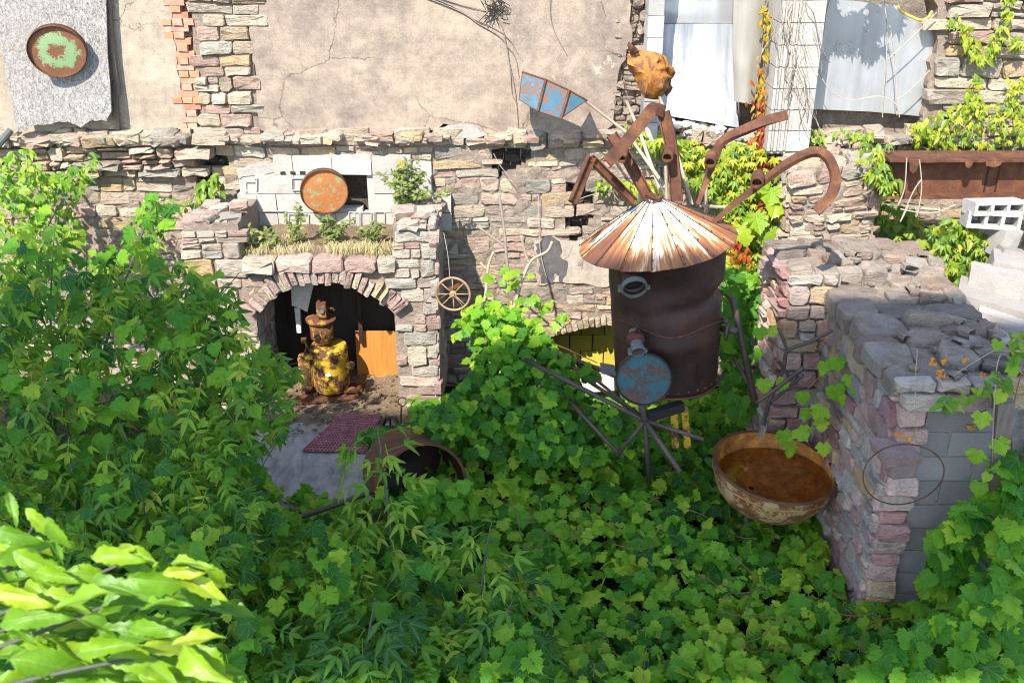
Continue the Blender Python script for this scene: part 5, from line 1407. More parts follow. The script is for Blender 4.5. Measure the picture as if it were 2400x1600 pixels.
for (px, py, Y, w, h, d, rz) in ((2350, 566, 8.6, .17, .26, .2, 8), (2362, 610, 8.4, .20, .22, .2, -14), (2395, 640, 8.2, .55, .2, .3, -22), (2330, 660, 8.05, .42, .2, .3, -24), (2420, 690, 8.0, .6, .22, .35, -22), (2318, 716, 7.9, .55, .22, .4, -26), (2440, 740, 7.85, .6, .25, .4, -20), (2370, 765, 7.7, .6, .25, .4, -26), (2300, 780, 7.7, .5, .25, .4, -26), (2420, 800, 7.6, .7, .3, .5, -20)):
    mb = MB().box((0, 0, 0), (w, d, h), None, rg.random(), .012); o = link('block', mesh('block', mb.v, mb.f, M['block_pile'], False, rg.random()), P(px, py, Y), pu); o.rotation_euler = (R(rg.uniform(-4, 4)), R(rg.uniform(4, 12)), R(rz))
for (px, py, Y, w, h, d, rz) in ((2290, 745, 8.1, .5, .22, .4, -20), (2380, 735, 8.1, .5, .22, .4, -16), (2450, 770, 8.0, .6, .25, .4, -16), (2330, 830, 7.9, .6, .3, .5, -20), (2440, 850, 7.8, .7, .3, .5, -20), (2360, 920, 7.8, .8, .4, .6, -18)):
    mb = MB().box((0, 0, 0), (w, d, h), None, rg.random(), .015); o = link('block', mesh('block', mb.v, mb.f, M['block_pile'], False, rg.random()), P(px, py, Y), pu); o.rotation_euler = (R(rg.uniform(-4, 4)), R(rg.uniform(4, 14)), R(rz))
for q in range(8):
    for k in range(3):
        mb = MB().box((0, 0, 0), (.41, .5, .19), None, rg.random(), .008); o = link('block', mesh('block', mb.v, mb.f, M['block_pile'], False, rg.random()), (3.86 + .43 * k + (.1 if q % 2 else 0), 7.95 + .03 * rg.random(), .05 + q * .2), pu); o.rotation_euler = (0, 0, R(-20))
tp = thing('timber_post', P(2305, 1390, 5.55), 'weathered grey timber post leaning against the grey block wall', 'post')
mb = MB(); mb.slab([P(2340, 948, 5.62), P(2378, 944, 5.62), P(2334, 1388, 5.6), P(2296, 1394, 5.6)], (.02, .08, 0)); mb.build('timber', M['old_wood'], tp)
hp = thing('metal_hoop', P(2060, 1190, 5.6), 'thin rusty metal hoop hung on the corner stones of the near wall', 'hoop')
Mw = aim((-.05, -1, .02), P(2117, 1112, 5.62)); mb = MB(); mb.tube([Mw @ Vector((.262 * math.cos(a), .232 * math.sin(a), .01 * math.sin(2 * a))) for a in [k * 2 * math.pi / 48 for k in range(49)]], .0048, 7, False); mb.build('ring', M['rust'], hp, True)
mb = MB(); mb.box(P(2100, 1060, 5.75), (.24, .24, .075), rotm('Z', 12), .5, .015); props(mb.build('ledge_stone', M['cold_stone']), 'jutting flat stone that carries the rusty hoop', 'stone')
# planks behind the vine, white sheet
o = part('white_plank', *slab([P(1352, 872, 9.2), P(1438, 868, 9.2), P(1440, 915, 9.0), P(1372, 920, 9.0)], (0, .03, 0)), M['block_white']); props(o, 'pale plank lying behind the pipes left of the tank', 'plank')
# orange lichen tufts on the near wall
mb = MB(); rg = random.Random(12)
for (px, py, Y) in ((2190, 852, 5.83), (2206, 872, 5.80), (2204, 880, 5.80), (2192, 842, 5.85), (2280, 1000, 5.85), (2300, 880, 5.9), (2130, 1028, 5.8), (2105, 1018, 5.8), (2262, 842, 5.95), (2216, 848, 5.9), (2350, 890, 6.0)):
    for q in range(5):
        c = P(px + rg.uniform(-9, 9), py + rg.uniform(-5, 5), Y); s = rg.uniform(.006, .014); mb.box(c, (s * 2, s, s), Matrix.Rotation(rg.uniform(0, 3), 3, 'Y'), .5, s * .4)
props(mb.build('lichen', M['lichen']), 'orange lichen crusts on the near wall', 'lichen', kind='stuff')
# ================================================================== vegetation
nr = np.random.default_rng(5)
def fan(outline, c, zf):
    """leaf blade: triangle fan from c over a mirrored outline of (x, y) points on the right side"""
    r = outline; pts = r + [(-x, y) for x, y in reversed(r) if x > 1e-6]
    v = [(c[0], c[1], zf(*c))] + [(x, y, zf(x, y)) for x, y in pts]
    n = len(pts); f = [(0, 1 + i, 1 + (i + 1) % n) for i in range(n)]
    return np.array(v, float), np.array(f), np.array([p[:2] for p in v], float)
GRAPE_R = [(0.0, .0), (.10, -.10), (.25, -.17), (.38, -.10), (.47, -.05), (.50, .06), (.60, .18), (.62, .34), (.50, .38), (.45, .46), (.47, .60), (.33, .66), (.26, .78), (.12, .86), (0, 1.0)]
def teeth(o, d=.13):
    out = [o[0]]
    for a, b in zip(o[:-1], o[1:]):
        mx, my = (a[0] + b[0]) / 2, (a[1] + b[1]) / 2
        if b is not o[1]: out.append((mx * (1 - d), my + (.35 - my) * d * .8))
        out.append(b)
    return out
def grape(k, cup, droop, sx=1.0):
    q = [(x * sx * (1 + .10 * math.sin(7 * i + k * 3)), y + .03 * math.sin(5 * i + k)) if x else (x, y) for i, (x, y) in enumerate(teeth(GRAPE_R))]
    return fan(q, (0, .16), lambda x, y: cup * abs(x) - droop * max(0, y - .15) ** 2 - .25 * abs(x) ** 2 + .03 * math.sin(9 * x + k * 2 + 4 * y))
GR = [grape(0, .28, .30), grape(1, .10, .42, 1.05), grape(2, .38, .18, .92), grape(3, .18, .55), grape(4, -.06, .30, 1.08)]
def blade(w, cup, droop, base=(0, 0), ang=0, L=1.0, kink=0):
    r = [(0, 0), (w * .62, .16), (w, .36), (w * .98, .52), (w * .78, .66), (w * .42, .84), (0, 1)]
    mid = [.0, .22, .44, .64, .84, 1.0]
    v = []; f = []
    zf = lambda x, y: cup * abs(x) * 1.5 - droop * 1.4 * y * y + .02 * math.sin(8 * y + kink)
    ys = [0, .16, .36, .56, .78, 1.0]; ws = [0.02, w * .62, w, w * .86, w * .5, 0.0]
    for y, q in zip(ys, ws):
        for sx in (-1, 0, 1): v.append((sx * q, y, zf(sx * q, y)))
    for i in range(len(ys) - 1):
        for k in (0, 1):
            a = i * 3 + k; f.append((a, a + 1, a + 4)); f.append((a, a + 4, a + 3))
    v = np.array(v, float); uv = v[:, :2].copy()
    ca, sa = math.cos(ang), math.sin(ang); x, y = v[:, 0] * L, v[:, 1] * L
    out = v.copy(); out[:, 0] = base[0] + x * ca + y * sa; out[:, 1] = base[1] - x * sa + y * ca; out[:, 2] *= L
    return out, np.array(f), uv
def joinp(parts):
    V = []; Fc = []; U = []; b = 0
    for v, f, u in parts: V.append(v); Fc.append(f + b); U.append(u); b += len(v)
    return np.vstack(V), np.vstack(Fc), np.vstack(U)
def rachis(L, r=.012):
    v = np.array([(-r, 0, 0), (r, 0, 0), (r, L, -.02), (-r, L, -.02)], float); return v, np.array([(0, 1, 2), (0, 2, 3)]), v[:, :2] * 0 + .3
def elder(k):
    d = .25 + .12 * (k % 3)
    p = [rachis(.55), blade(.17, .35, d, (0, .5), 0, .52, k), blade(.15, .35, d, (0, .5), .95, .45, k + 1), blade(.15, .3, d, (0, .5), -1.0, .45, k + 2)]
    if k % 2: p += [blade(.15, .3, d + .1, (0, .24), 1.15, .42, k + 3), blade(.15, .3, d, (0, .24), -1.1, .42, k + 4)]
    v, f, u = joinp(p); v[:, 2] -= .25 * v[:, 1] ** 2; return v, f, u
EL = [elder(k) for k in range(5)]
def palmate(k):
    p = [blade(.17, .25, .35, (0, .12), a, L, k + i) for i, (a, L) in enumerate(((0, .62), (.75, .56), (-.75, .56), (1.5, .42), (-1.5, .42)))]
    return joinp(p)
PA = [palmate(k) for k in range(3)]
BL = [blade(.21, .3, .35, kink=k) for k in range(4)]
SM = [blade(.26, .25, .25, kink=k) for k in range(3)]
def basis(nrm, tip):
    n = nrm / np.linalg.norm(nrm, axis=1)[:, None]
    y = tip - n * (tip * n).sum(1)[:, None]; L = np.linalg.norm(y, axis=1); y[L < 1e-4] = (1, 0, 0); y /= np.maximum(np.linalg.norm(y, axis=1), 1e-4)[:, None]
    x = np.cross(y, n); return np.stack([x, y, n], axis=2)
def scatter(name, protos, pos, B, size, tint, mat, parent=None):
    V = []; Fc = []; U = []; T = []; b = 0
    which = nr.integers(0, len(protos), len(pos))
    for k, (pv, pf, pu) in enumerate(protos):
        ix = np.nonzero(which == k)[0]
        if not len(ix): continue
        w = np.einsum('nij,vj->nvi', B[ix], pv) * size[ix][:, None, None] + pos[ix][:, None, :]
        V.append(w.reshape(-1, 3)); m = len(ix); nv = len(pv)
        Fc.append((pf[None] + (np.arange(m) * nv)[:, None, None] + b).reshape(-1, 3)); b += m * nv
        U.append(np.tile(pu, (m, 1))); T.append(np.repeat(tint[ix], len(pf)))
    V = np.vstack(V); Fc = np.vstack(Fc); U = np.vstack(U); T = np.concatenate(T)
    org = V.mean(0); org[2] = V[:, 2].min(); V = V - org
    me = bpy.data.meshes.new(name)
    me.vertices.add(len(V)); me.vertices.foreach_set('co', V.astype('f').ravel())
    nf = len(Fc); me.loops.add(nf * 3); me.loops.foreach_set('vertex_index', Fc.astype('i').ravel())
    me.polygons.add(nf); me.polygons.foreach_set('loop_start', (np.arange(nf) * 3).astype('i'))
    me.update(calc_edges=True); me.materials.append(mat); me.shade_smooth()
    me.attributes.new('tint', 'FLOAT', 'FACE').data.foreach_set('value', T.astype('f'))
    me.uv_layers.new(name='UVMap').data.foreach_set('uv', U[Fc.ravel()].astype('f').ravel())
    o = link(name, me, Vector(org), parent); o['kind'] = 'stuff'; return o
_pm = {}
def leaf_mesh(key, proto, mat, tb):
    k = (key, mat.name, tb)
    if k not in _pm:
        v, f, u = proto; _pm[k] = mesh('leaf', v, [tuple(int(i) for i in q) for q in f], mat, True, (tb + .5) / 6, u)
    return _pm[k]
def leaf_parts(parent, key, protos, pos, B, size, tint, mat, name='leaf'):
    for i in range(len(pos)):
        k = int(nr.integers(0, len(protos)))
        me = leaf_mesh(key + str(k), protos[k], mat, int(np.clip(tint[i] * 6, 0, 5)))
        o = bpy.data.objects.new(name, me); COL.objects.link(o); o.parent = parent
        Mx = Matrix([[*(B[i][r] * size[i]), 0] for r in range(3)] + [[0, 0, 0, 1]]); Mx.translation = Vector(pos[i]) - wloc(parent)
        o.matrix_local = Mx
def plant(parent, key, protos, pos, nrm, tip, size, tint, mat, nparts=300, name='leaf', rest='foliage'):
    B = basis(nrm, tip)
    if parent is None or nparts == 0: return scatter(rest, protos, pos, B, size, tint, mat, parent)
    cp = np.array([0, 0, CAM_H]); d = np.linalg.norm(pos - cp, axis=1) - size * 12
    o = np.argsort(d); a, b = o[:nparts], o[nparts:]
    leaf_parts(parent, key, protos, pos[a], B[a], size[a], tint[a], mat, name)
    if len(b): return scatter(rest, protos, pos[b], B[b], size[b], tint[b], mat, parent)
def vecs(n, base, jit): return np.array(base, float)[None] + nr.normal(0, 1, (n, 3)) * np.array(jit)
def in_px(poly, n, Yf):
    """n places inside a pixel outline at distances Yf(px, py, random)"""
    x0, x1 = min(p[0] for p in poly), max(p[0] for p in poly); y0, y1 = min(p[1] for p in poly), max(p[1] for p in poly)
    out = []; pxs = []
    while len(out) < n:
        x, y = nr.uniform(x0, x1), nr.uniform(y0, y1)
        if inpoly(x, y, poly): out.append(P(x, y, Yf(x, y, nr.random()))); pxs.append((x, y))
    return np.array([tuple(p) for p in out]), np.array(pxs)
def along(line, n, w, Yj=.04):
    """n places along a pixel line (px, py, Y) with sideways scatter w in metres"""
    p = [P(*q) for q in line]; L = [0]
    for a, b in zip(p[:-1], p[1:]): L.append(L[-1] + (b - a).length)
    out = []
    for i in range(n):
        s = nr.uniform(0, L[-1]); k = max(j for j in range(len(p) - 1) if L[j] <= s or j == 0)
        t = (s - L[k]) / max(1e-6, L[k + 1] - L[k]); c = p[k].lerp(p[k + 1], t)
        out.append((c.x + nr.normal(0, w), c.y - abs(nr.normal(0, Yj)), c.z + nr.normal(0, w)))
    return np.array(out)
def stems(parent, name, lines, mat, seg=5):
    for (pts, r0, r1) in lines:
        q = bezier(pts, 4) if len(pts) > 2 else [Vector(p) for p in pts]; n = len(q)
        mb = MB(); mb.tube(q, [r0 + (r1 - r0) * i / (n - 1) for i in range(n)], seg); mb.build(name, mat, parent, True)

# ---- ground cover of grape vine
PATHW = [G(x, y, .02) for x, y in [(640, 1160), (600, 1100), (650, 1040), (800, 960), (935, 950), (940, 1060), (900, 1150), (800, 1190)]]
PATHP = [(p.x, p.y) for p in PATHW]
def vine_h(x, y):
    h = .10 + .14 * mnoise.noise(Vector((x * 1.1, y * 1.3, 4))) + .07 * mnoise.noise(Vector((x * 3, y * 3, 7)))
    h += .40 * math.exp(-(((x + .35) / .55) ** 2 + ((y - 7.9) / .7) ** 2))
    h += .30 * math.exp(-(((x - .6) / .9) ** 2 + ((y - 7.4) / .6) ** 2))
    h += .25 * math.exp(-(((x + .9) / .8) ** 2 + ((y - 5.6) / .7) ** 2))
    h += .35 * math.exp(-(((x - 3.6) / .6) ** 2 + ((y - 5.1) / .6) ** 2))
    h += max(0, (5.4 - y)) * .12
    return max(h, -.02) + .02
pos = []
while len(pos) < 14500:
    x, y = nr.uniform(-3.9, 5.2), nr.uniform(4.0, 9.3)
    if inpoly(x, y, PATHP) or (x < -1.0 and y > 8.6): continue
    if NX0 - .05 < x < NX1 + .05 and NY0 < y < NY1: continue
    if SX0 < x < SX1 and SY < y: continue
    if x < -1.05 and y > 8.2: continue
    if y > 8.9 and x > 2.6: continue
    pos.append((x, y, vine_h(x, y) - .34 * nr.random() ** 1.5 + .05 + .05 * mnoise.noise(Vector((x * 4.5, y * 4.5, 11)))))
pos = np.array(pos); N = len(pos)
nrm = vecs(N, (0, -.42, 1), (.52, .48, .25)); tip = vecs(N, (.1, -1, -.2), (.8, .45, .3))
big = np.array([mnoise.noise(Vector((p[0] * .9, p[1] * .9, 2))) for p in pos])
tint = np.clip(.54 + .34 * big + nr.normal(0, .28, N), 0, 1)
o = scatter('ground_vine', GR + GR + GR + [PA[0], BL[1]], pos, basis(nrm, tip), np.clip(.098 * np.exp(nr.normal(0, .30, N)), .045, .18), tint, M['grape']); props(o, 'dense mat of green grape leaves covering the yard floor', 'ground vine')
mb = MB()
for i in range(70):
    x, y = nr.uniform(-1.5, 3.5), nr.uniform(4.8, 8.2); a = nr.uniform(0, 6.28); L = nr.uniform(.2, .7)
    pts = []
    for k in range(5):
        xx, yy = x + math.cos(a) * L * k / 4, y + math.sin(a) * L * k / 4; a += nr.normal(0, .25)
        pts.append((xx, yy, vine_h(xx, yy) + .045 + .02 * math.sin(k * 2)))
    if any(NX0 - .1 < p[0] and p[1] > NY0 - .1 for p in pts) or any(inpoly(p[0], p[1], PATHP) for p in pts): continue
    mb.tube(bezier(pts, 3), .0035, 4)
props(mb.build('runner', M['stem_red']), 'thin reddish vine runners over the leaf mat', 'vine stems', kind='stuff')

# ---- vine over the pipe frame
fv = thing('grape_vine', P(1250, 1000, 8.0), 'grape vine climbing over the crossed pipes between arch pier and tank', 'grape vine')
poly = [(1085, 745), (1150, 705), (1210, 735), (1262, 775), (1310, 830), (1400, 862), (1420, 880), (1360, 880), (1330, 915), (1400, 940), (1480, 985), (1530, 1040), (1420, 1080), (1200, 1080), (1020, 1030), (960, 1005), (1010, 960), (1080, 900), (1120, 850), (1110, 800)]
pos, px = in_px(poly, 1200, lambda x, y, r: 8.30 - 1.0 * max(0, (y - 720)) / 360 - .45 * r + .12 + .25 * mnoise.noise(Vector((x * .012, y * .012, 6))))
N = len(pos); up = np.clip((900 - px[:, 1]) / 200, 0, 1)  # upper leaves get a brighter tint, painting in their sunlit look
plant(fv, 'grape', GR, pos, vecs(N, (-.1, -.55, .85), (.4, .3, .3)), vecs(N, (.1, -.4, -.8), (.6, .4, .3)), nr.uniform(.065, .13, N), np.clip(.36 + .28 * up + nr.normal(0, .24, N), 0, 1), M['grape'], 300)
lines = [([P(1160, 1010, 7.9), P(1130, 900, 7.9), P(1140, 800, 8.1), P(1120, 740, 8.3)], .009, .004), ([P(1130, 800, 8.1), P(1250, 790, 8.0), P(1400, 850, 7.8)], .007, .004), ([P(1100, 740, 8.4), P(1060, 690, 8.5), P(1030, 700, 8.6)], .004, .003)]
stems(fv, 'stem', lines, M['stem_red'])
sv = thing('vine_shoots', P(1250, 800, 8.4), 'sunlit yellow green shoots rising above the pipe tangle', 'vine shoots')
pts_ = [(1160, 655), (1185, 645), (1210, 650), (1195, 660), (1255, 725), (1250, 752), (1180, 745), (1210, 705), (1120, 700), (1150, 720), (1100, 725), (1075, 760), (1240, 690), (1225, 760), (1085, 790), (1135, 765), (1120, 870), (1110, 850), (1310, 740), (1270, 705)]
pts_ = [(x + nr.normal(0, 12), y + nr.normal(0, 10)) for (x, y) in pts_ for _ in range(3)]
pos = np.array([tuple(P(x, y, 8.45 + nr.normal(0, .08))) for x, y in pts_]); N = len(pos)
plant(sv, 'gl', GR, pos, vecs(N, (-.2, -.4, .9), (.35, .3, .2)), vecs(N, (0, -.3, -.8), (.7, .3, .3)), nr.uniform(.06, .115, N), nr.uniform(.3, .9, N), M['lime'], 300)
stems(sv, 'stem', [([P(1170, 780, 8.3), P(1190, 720, 8.4), P(1185, 660, 8.5), P(1150, 640, 8.5)], .006, .003), ([P(1200, 770, 8.3), P(1250, 700, 8.4), P(1270, 640, 8.5)], .005, .003)], M['stem_red'])

# ---- creeper on the back wall behind the tank
cv = thing('wall_creeper', P(1760, 700, 9.7), 'bright yellow green creeper on the back wall between tank and buttress', 'creeper', 'creepers on the walls')
polys = [([(1480, 300), (1640, 330), (1660, 360), (1720, 330), (1800, 330), (1835, 380), (1800, 450), (1830, 520), (1850, 600), (1790, 640), (1700, 600), (1690, 480), (1640, 440), (1600, 420), (1570, 350), (1480, 330)], 950, .45),
         ([(1690, 470), (1810, 430), (1855, 560), (1830, 620), (1760, 660), (1700, 640)], 620, .55), ([(1440, 420), (1520, 420), (1560, 450), (1500, 470), (1470, 440)], 60, .6)]
pos = np.vstack([in_px(p, n, lambda x, y, r: 9.86 - .28 * r * r)[0] for p, n, t in polys]); N = len(pos)
plant(cv, 'pa', PA, pos, vecs(N, (-.2, -.8, .6), (.3, .2, .3)), vecs(N, (0, -.3, -1), (.45, .2, .3)), nr.uniform(.08, .17, N), np.clip(nr.normal(.62, .28, N), 0, 1), M['creeper'], 300)
bl = [(1785, 420), (1810, 440), (1840, 435), (1822, 465), (1770, 500), (1742, 530), (1800, 540), (1710, 600), (1830, 480)]
pos = np.array([tuple(P(x, y, 9.45)) for x, y in bl]); N = len(pos)
leaf_parts(cv, 'bigl', GR, pos, basis(vecs(N, (-.1, -.9, .5), (.2, .1, .2)), vecs(N, (0, -.2, -1), (.3, .1, .1))), nr.uniform(.16, .24, N), nr.uniform(.5, 1, N), M['lime'])
stems(cv, 'stem', [([P(1790, 700, 9.7), P(1770, 560, 9.8), P(1760, 420, 9.85), P(1700, 340, 9.85)], .010, .004), ([P(1760, 420, 9.85), P(1820, 340, 9.85), P(1900, 310, 9.85)], .006, .003), ([P(1700, 340, 9.85), P(1600, 330, 9.9), P(1480, 310, 9.9)], .005, .003)], M['twig'])
dv = thing('shade_vine', P(1760, 950, 8.9), 'shaded dark green vine curtain between tank and the thick wall', 'vine')
pos, px = in_px([(1695, 620), (1800, 640), (1850, 690), (1850, 960), (1700, 980), (1690, 800)], 620, lambda x, y, r: 9.2 - .9 * r - .5 * (y - 620) / 340); N = len(pos)
plant(dv, 'pa', PA + GR[:2], pos, vecs(N, (-.1, -.6, .8), (.35, .3, .3)), vecs(N, (0, -.3, -1), (.5, .3, .3)), nr.uniform(.08, .15, N), np.clip(nr.normal(.35, .2, N), 0, 1), M['grape'], 300)
# ---- autumn strand
av = thing('autumn_creeper', P(1780, 400, 9.75), 'strand of yellow and red autumn creeper hanging down beside the block column', 'creeper', 'creepers on the walls')
line = [(1790, 14, 9.78), (1794, 70, 9.78), (1786, 130, 9.78), (1778, 190, 9.78), (1780, 240, 9.76), (1786, 290, 9.76), (1782, 340, 9.76), (1786, 400, 9.78)]
pos = np.vstack([along(line, 130, .024), along(line[3:], 150, .045), along([(1770, 330, 9.76), (1800, 385, 9.76)], 80, .055)]); N = len(pos)
py = np.array([project(p)[1] for p in pos])
plant(av, 'au', BL, pos, vecs(N, (-.2, -.9, .4), (.4, .2, .3)), vecs(N, (0, -.2, -1), (.5, .2, .3)), nr.uniform(.04, .085, N), np.clip((py - 150) / 330 + nr.normal(.12, .22, N), 0, 1), M['autumn'], 300)
stems(av, 'stem', [([P(*q) + Vector((0, .04, 0)) for q in line], .009, .005)], M['twig'])
rv = thing('red_creeper_tuft', P(1735, 640, 9.4), 'small red and orange creeper sprays right of the conical roof', 'creeper', 'creepers on the walls')
pos = np.vstack([along([(1722, 560, 9.3), (1738, 610, 9.3), (1726, 660, 9.3)], 40, .05), along([(1790, 470, 9.5), (1806, 500, 9.5)], 14, .04)]); N = len(pos)
plant(rv, 'au', BL, pos, vecs(N, (-.2, -.9, .4), (.4, .2, .3)), vecs(N, (0, -.2, -1), (.5, .2, .3)), nr.uniform(.07, .12, N), np.clip(nr.normal(.6, .15, N), 0, 1), M['autumn'], 100)
# ---- right hand creepers on the upper wall
uc = thing('wall_creeper', P(2270, 360, 9.8), 'bright green creeper spilling over the upper right rubble wall', 'creeper', 'creepers on the walls')
L1 = [[(2222, 40, 9.85), (2262, 62, 9.85), (2275, 100, 9.85), (2296, 150, 9.85)], [(2368, -10, 9.85), (2352, 40, 9.85), (2340, 80, 9.85), (2318, 125, 9.85), (2298, 150, 9.85)], [(2290, 180, 9.85), (2272, 215, 9.85), (2290, 245, 9.85)], [(2400, 180, 9.85), (2380, 200, 9.85), (2360, 225, 9.85), (2400, 250, 9.85)], [(2350, 90, 9.85), (2400, 100, 9.85)]]
pos = np.vstack([along(l, n, .032) for l, n in zip(L1, (45, 70, 36, 40, 18))] + [in_px([(2200, 250), (2260, 235), (2330, 240), (2380, 230), (2420, 280), (2390, 345), (2330, 366), (2250, 366), (2215, 330), (2150, 330), (2130, 300)], 220, lambda x, y, r: 9.88 - .3 * r)[0], in_px([(2130, 275), (2210, 290), (2250, 365), (2150, 345)], 60, lambda x, y, r: 9.88 - .2 * r)[0]]); N = len(pos)
plant(uc, 'pa', PA + BL[:2], pos, vecs(N, (-.3, -.8, .6), (.3, .2, .3)), vecs(N, (0, -.3, -1), (.5, .2, .3)), nr.uniform(.055, .12, N), np.clip(nr.normal(.66, .25, N), 0, 1), M['creeper'], 300)
stems(uc, 'stem', [([P(*q) + Vector((0, .03, 0)) for q in l], .006, .004) for l in L1], M['twig'])
gc = thing('wall_creeper', P(2180, 690, 9.0), 'leafy creeper in the gap below the girder and beside the block pile', 'creeper', 'creepers on the walls')
pos = np.vstack([in_px([(2170, 530), (2230, 500), (2310, 540), (2325, 600), (2280, 640), (2260, 700), (2190, 690), (2200, 610)], 330, lambda x, y, r: 9.0 - .35 * r)[0], in_px([(2060, 470), (2120, 480), (2180, 540), (2160, 600), (2070, 580), (2050, 520)], 130, lambda x, y, r: 9.6 - .3 * r)[0], along([(2040, 350, 9.1), (2062, 390, 9.0), (2075, 430, 9.0), (2095, 425, 9.0)], 80, .05)]); N = len(pos)
plant(gc, 'pa', PA + GR[:2], pos, vecs(N, (-.2, -.7, .7), (.3, .3, .3)), vecs(N, (0, -.3, -1), (.5, .3, .3)), nr.uniform(.07, .14, N), np.clip(nr.normal(.45, .25, N), 0, 1), M['creeper'], 300)
lc = thing('ledge_creeper', P(1900, 320, 9.9), 'thin green creeper running along the ledge under the foil boards', 'creeper', 'creepers on the walls')
pos = np.vstack([along(l, n, .04) for l, n in (([(1800, 312, 9.85), (1870, 308, 9.85), (1940, 312, 9.8)], 70), ([(1838, 350, 9.7), (1880, 335, 9.7), (1920, 318, 9.75)], 50), ([(1970, 315, 9.7), (2035, 312, 9.7)], 25), ([(2005, 320, 9.6), (2035, 330, 9.6)], 20), ([(1480, 290, 9.8), (1500, 340, 9.85), (1560, 350, 9.85)], 60), ([(1400, 428, 9.9), (1460, 425, 9.9)], 40))]); N = len(pos)
plant(lc, 'sm', SM, pos, vecs(N, (-.2, -.7, .7), (.3, .3, .3)), vecs(N, (0, -.3, -1), (.6, .3, .3)), nr.uniform(.045, .09, N), np.clip(nr.normal(.4, .22, N), 0, 1), M['creeper'], 300)
hc = thing('niche_plant', P(480, 520, 9.7), 'green leafy sprig hanging in the dark wall hole above the shrub', 'plant')
pos = np.vstack([along([(500, 420, 9.75), (475, 460, 9.7), (465, 500, 9.7), (455, 520, 9.7)], 70, .055), along([(510, 415, 9.8), (490, 430, 9.8)], 20, .04)]); N = len(pos)
plant(hc, 'sm', SM, pos, vecs(N, (-.2, -.7, .7), (.3, .3, .3)), vecs(N, (0, -.3, -1), (.6, .3, .3)), nr.uniform(.07, .13, N), np.clip(nr.normal(.3, .22, N), 0, 1), M['creeper'], 100)

# ---- vine shadowing the right foil board, growing on top of the block column (above the picture)
tv = thing('column_top_vine', P(1900, -60, 9.7), 'leafy vine crowning the top of the fluted block column', 'vine')
c = P(1912, 60, 9.9) - Vector((0, 0, 0)); s = SUN_DIR / abs(SUN_DIR.y)
tgt = [(1935, 20), (1960, 40), (1990, 70), (2030, 80), (2060, 30), (2010, 40), (2080, 40), (2100, 28), (2040, 110), (2000, 95), (1950, 90)]
pos = np.array([tuple(P(x + nr.normal(0, 12), y + nr.normal(0, 12), 10.1) + s * (.80 + nr.normal(0, .05))) for x, y in tgt for _ in range(14)]); N = len(pos)
pos = pos[[project(p)[1] < -12 for p in pos]]; N = len(pos)
plant(tv, 'pa', PA, pos, vecs(N, (-.2, -.7, .7), (.3, .3, .3)), vecs(N, (0, -.3, -1), (.6, .3, .3)), nr.uniform(.12, .2, N), np.clip(nr.normal(.5, .25, N), 0, 1), M['creeper'], 200)

# ---- big shrub on the left
sh = thing('sapling_thicket', (-2.4, 6.4, 0), 'large dark green sapling thicket with grape leaves filling the left side', 'shrub')
SHP = [(-40, 620), (40, 540), (90, 480), (140, 490), (190, 590), (280, 570), (320, 480), (360, 445), (405, 460), (398, 520), (392, 590), (440, 630), (520, 650), (550, 710), (590, 790), (650, 815), (700, 850), (660, 890), (650, 940), (690, 990), (640, 1020), (590, 1050), (570, 1110), (620, 1170), (700, 1215), (880, 1260), (1000, 1330), (1240, 1440), (1260, 1640), (-60, 1640)]
def shY(x, y, r): return 6.85 - (y - 450) / 1150 * 2.45 + 1.0 * r ** 1.3 + (.25 if x > 600 else 0) + .35 * mnoise.noise(Vector((x * .006, y * .006, 3)))
pos, px = in_px(SHP, 5000, shY); N = len(pos)
k = (px[:, 1] > 640) | (nr.random(N) < .62); pos, px = pos[k], px[k]; N = len(pos)
ok = pos[:, 2] > .02; pos, px = pos[ok], px[ok]; N = len(pos)
cl = np.array([mnoise.noise(Vector((p[0] * 2.2, p[1] * 2.2, p[2] * 2.2))) + .3 * mnoise.noise(Vector((p[0] * 5, p[1] * 5, p[2] * 5))) for p in pos])
isg = (nr.random(N) + .35 * cl) < .34
keepm = cl > -.33
for sel, key, pr, m, sz, nb, tb, tt, np_ in ((isg & keepm, 'grape', GR, M['grape'], (.06, .145), (-.1, -.45, .9), (.3, -.5, -.5), (.42, .26), 300), (~isg & keepm, 'el', EL, M['shrub'], (.13, .24), (0, -.75, .6), (.3, -.3, -1.2), (.46, .26), 300)):
    q = pos[sel]; n = len(q)
    plant(sh, key, pr, q, vecs(n, nb, (.38, .3, .25)), vecs(n, tb, (.6, .35, .35)), nr.uniform(sz[0], sz[1], n), np.clip(nr.normal(*tt, n) + .2 * cl[sel], 0, 1), m, np_ if key == 'el' else 300, 'grape_leaf' if key == 'grape' else 'compound_leaf', 'foliage' if key == 'el' else 'vine_foliage')
br = []
for (pts, r0, r1) in (([(180, 1250, 5.9), (200, 1000, 6.3), (280, 700, 6.9), (370, 450, 7.2)], 0.0180, 0.0048), ([(180, 1100, 6.1), (120, 800, 6.6), (130, 500, 7.1)], 0.0132, 0.0036), ([(200, 1000, 6.3), (400, 830, 6.5), (560, 640, 6.9)], 0.0096, 0.0030), ([(220, 950, 6.3), (450, 900, 6.3), (700, 850, 6.7)], 0.0084, 0.0024), ([(350, 1250, 5.5), (320, 1100, 5.6), (250, 900, 6.1)], 0.0096, 0.0036), ([(560, 1200, 6.2), (640, 1050, 6.5), (700, 1000, 6.6)], 0.0048, 0.0018), ([(90, 1050, 6.0), (150, 880, 6.4), (220, 800, 6.6)], 0.0084, 0.0030), ([(500, 1180, 5.9), (560, 950, 6.3), (600, 820, 6.6)], 0.0054, 0.0018), ([(350, 900, 6.3), (500, 760, 6.6), (640, 800, 6.8)], 0.0036, 0.0018)):
    br.append(([P(*q) for q in pts], r0, r1))
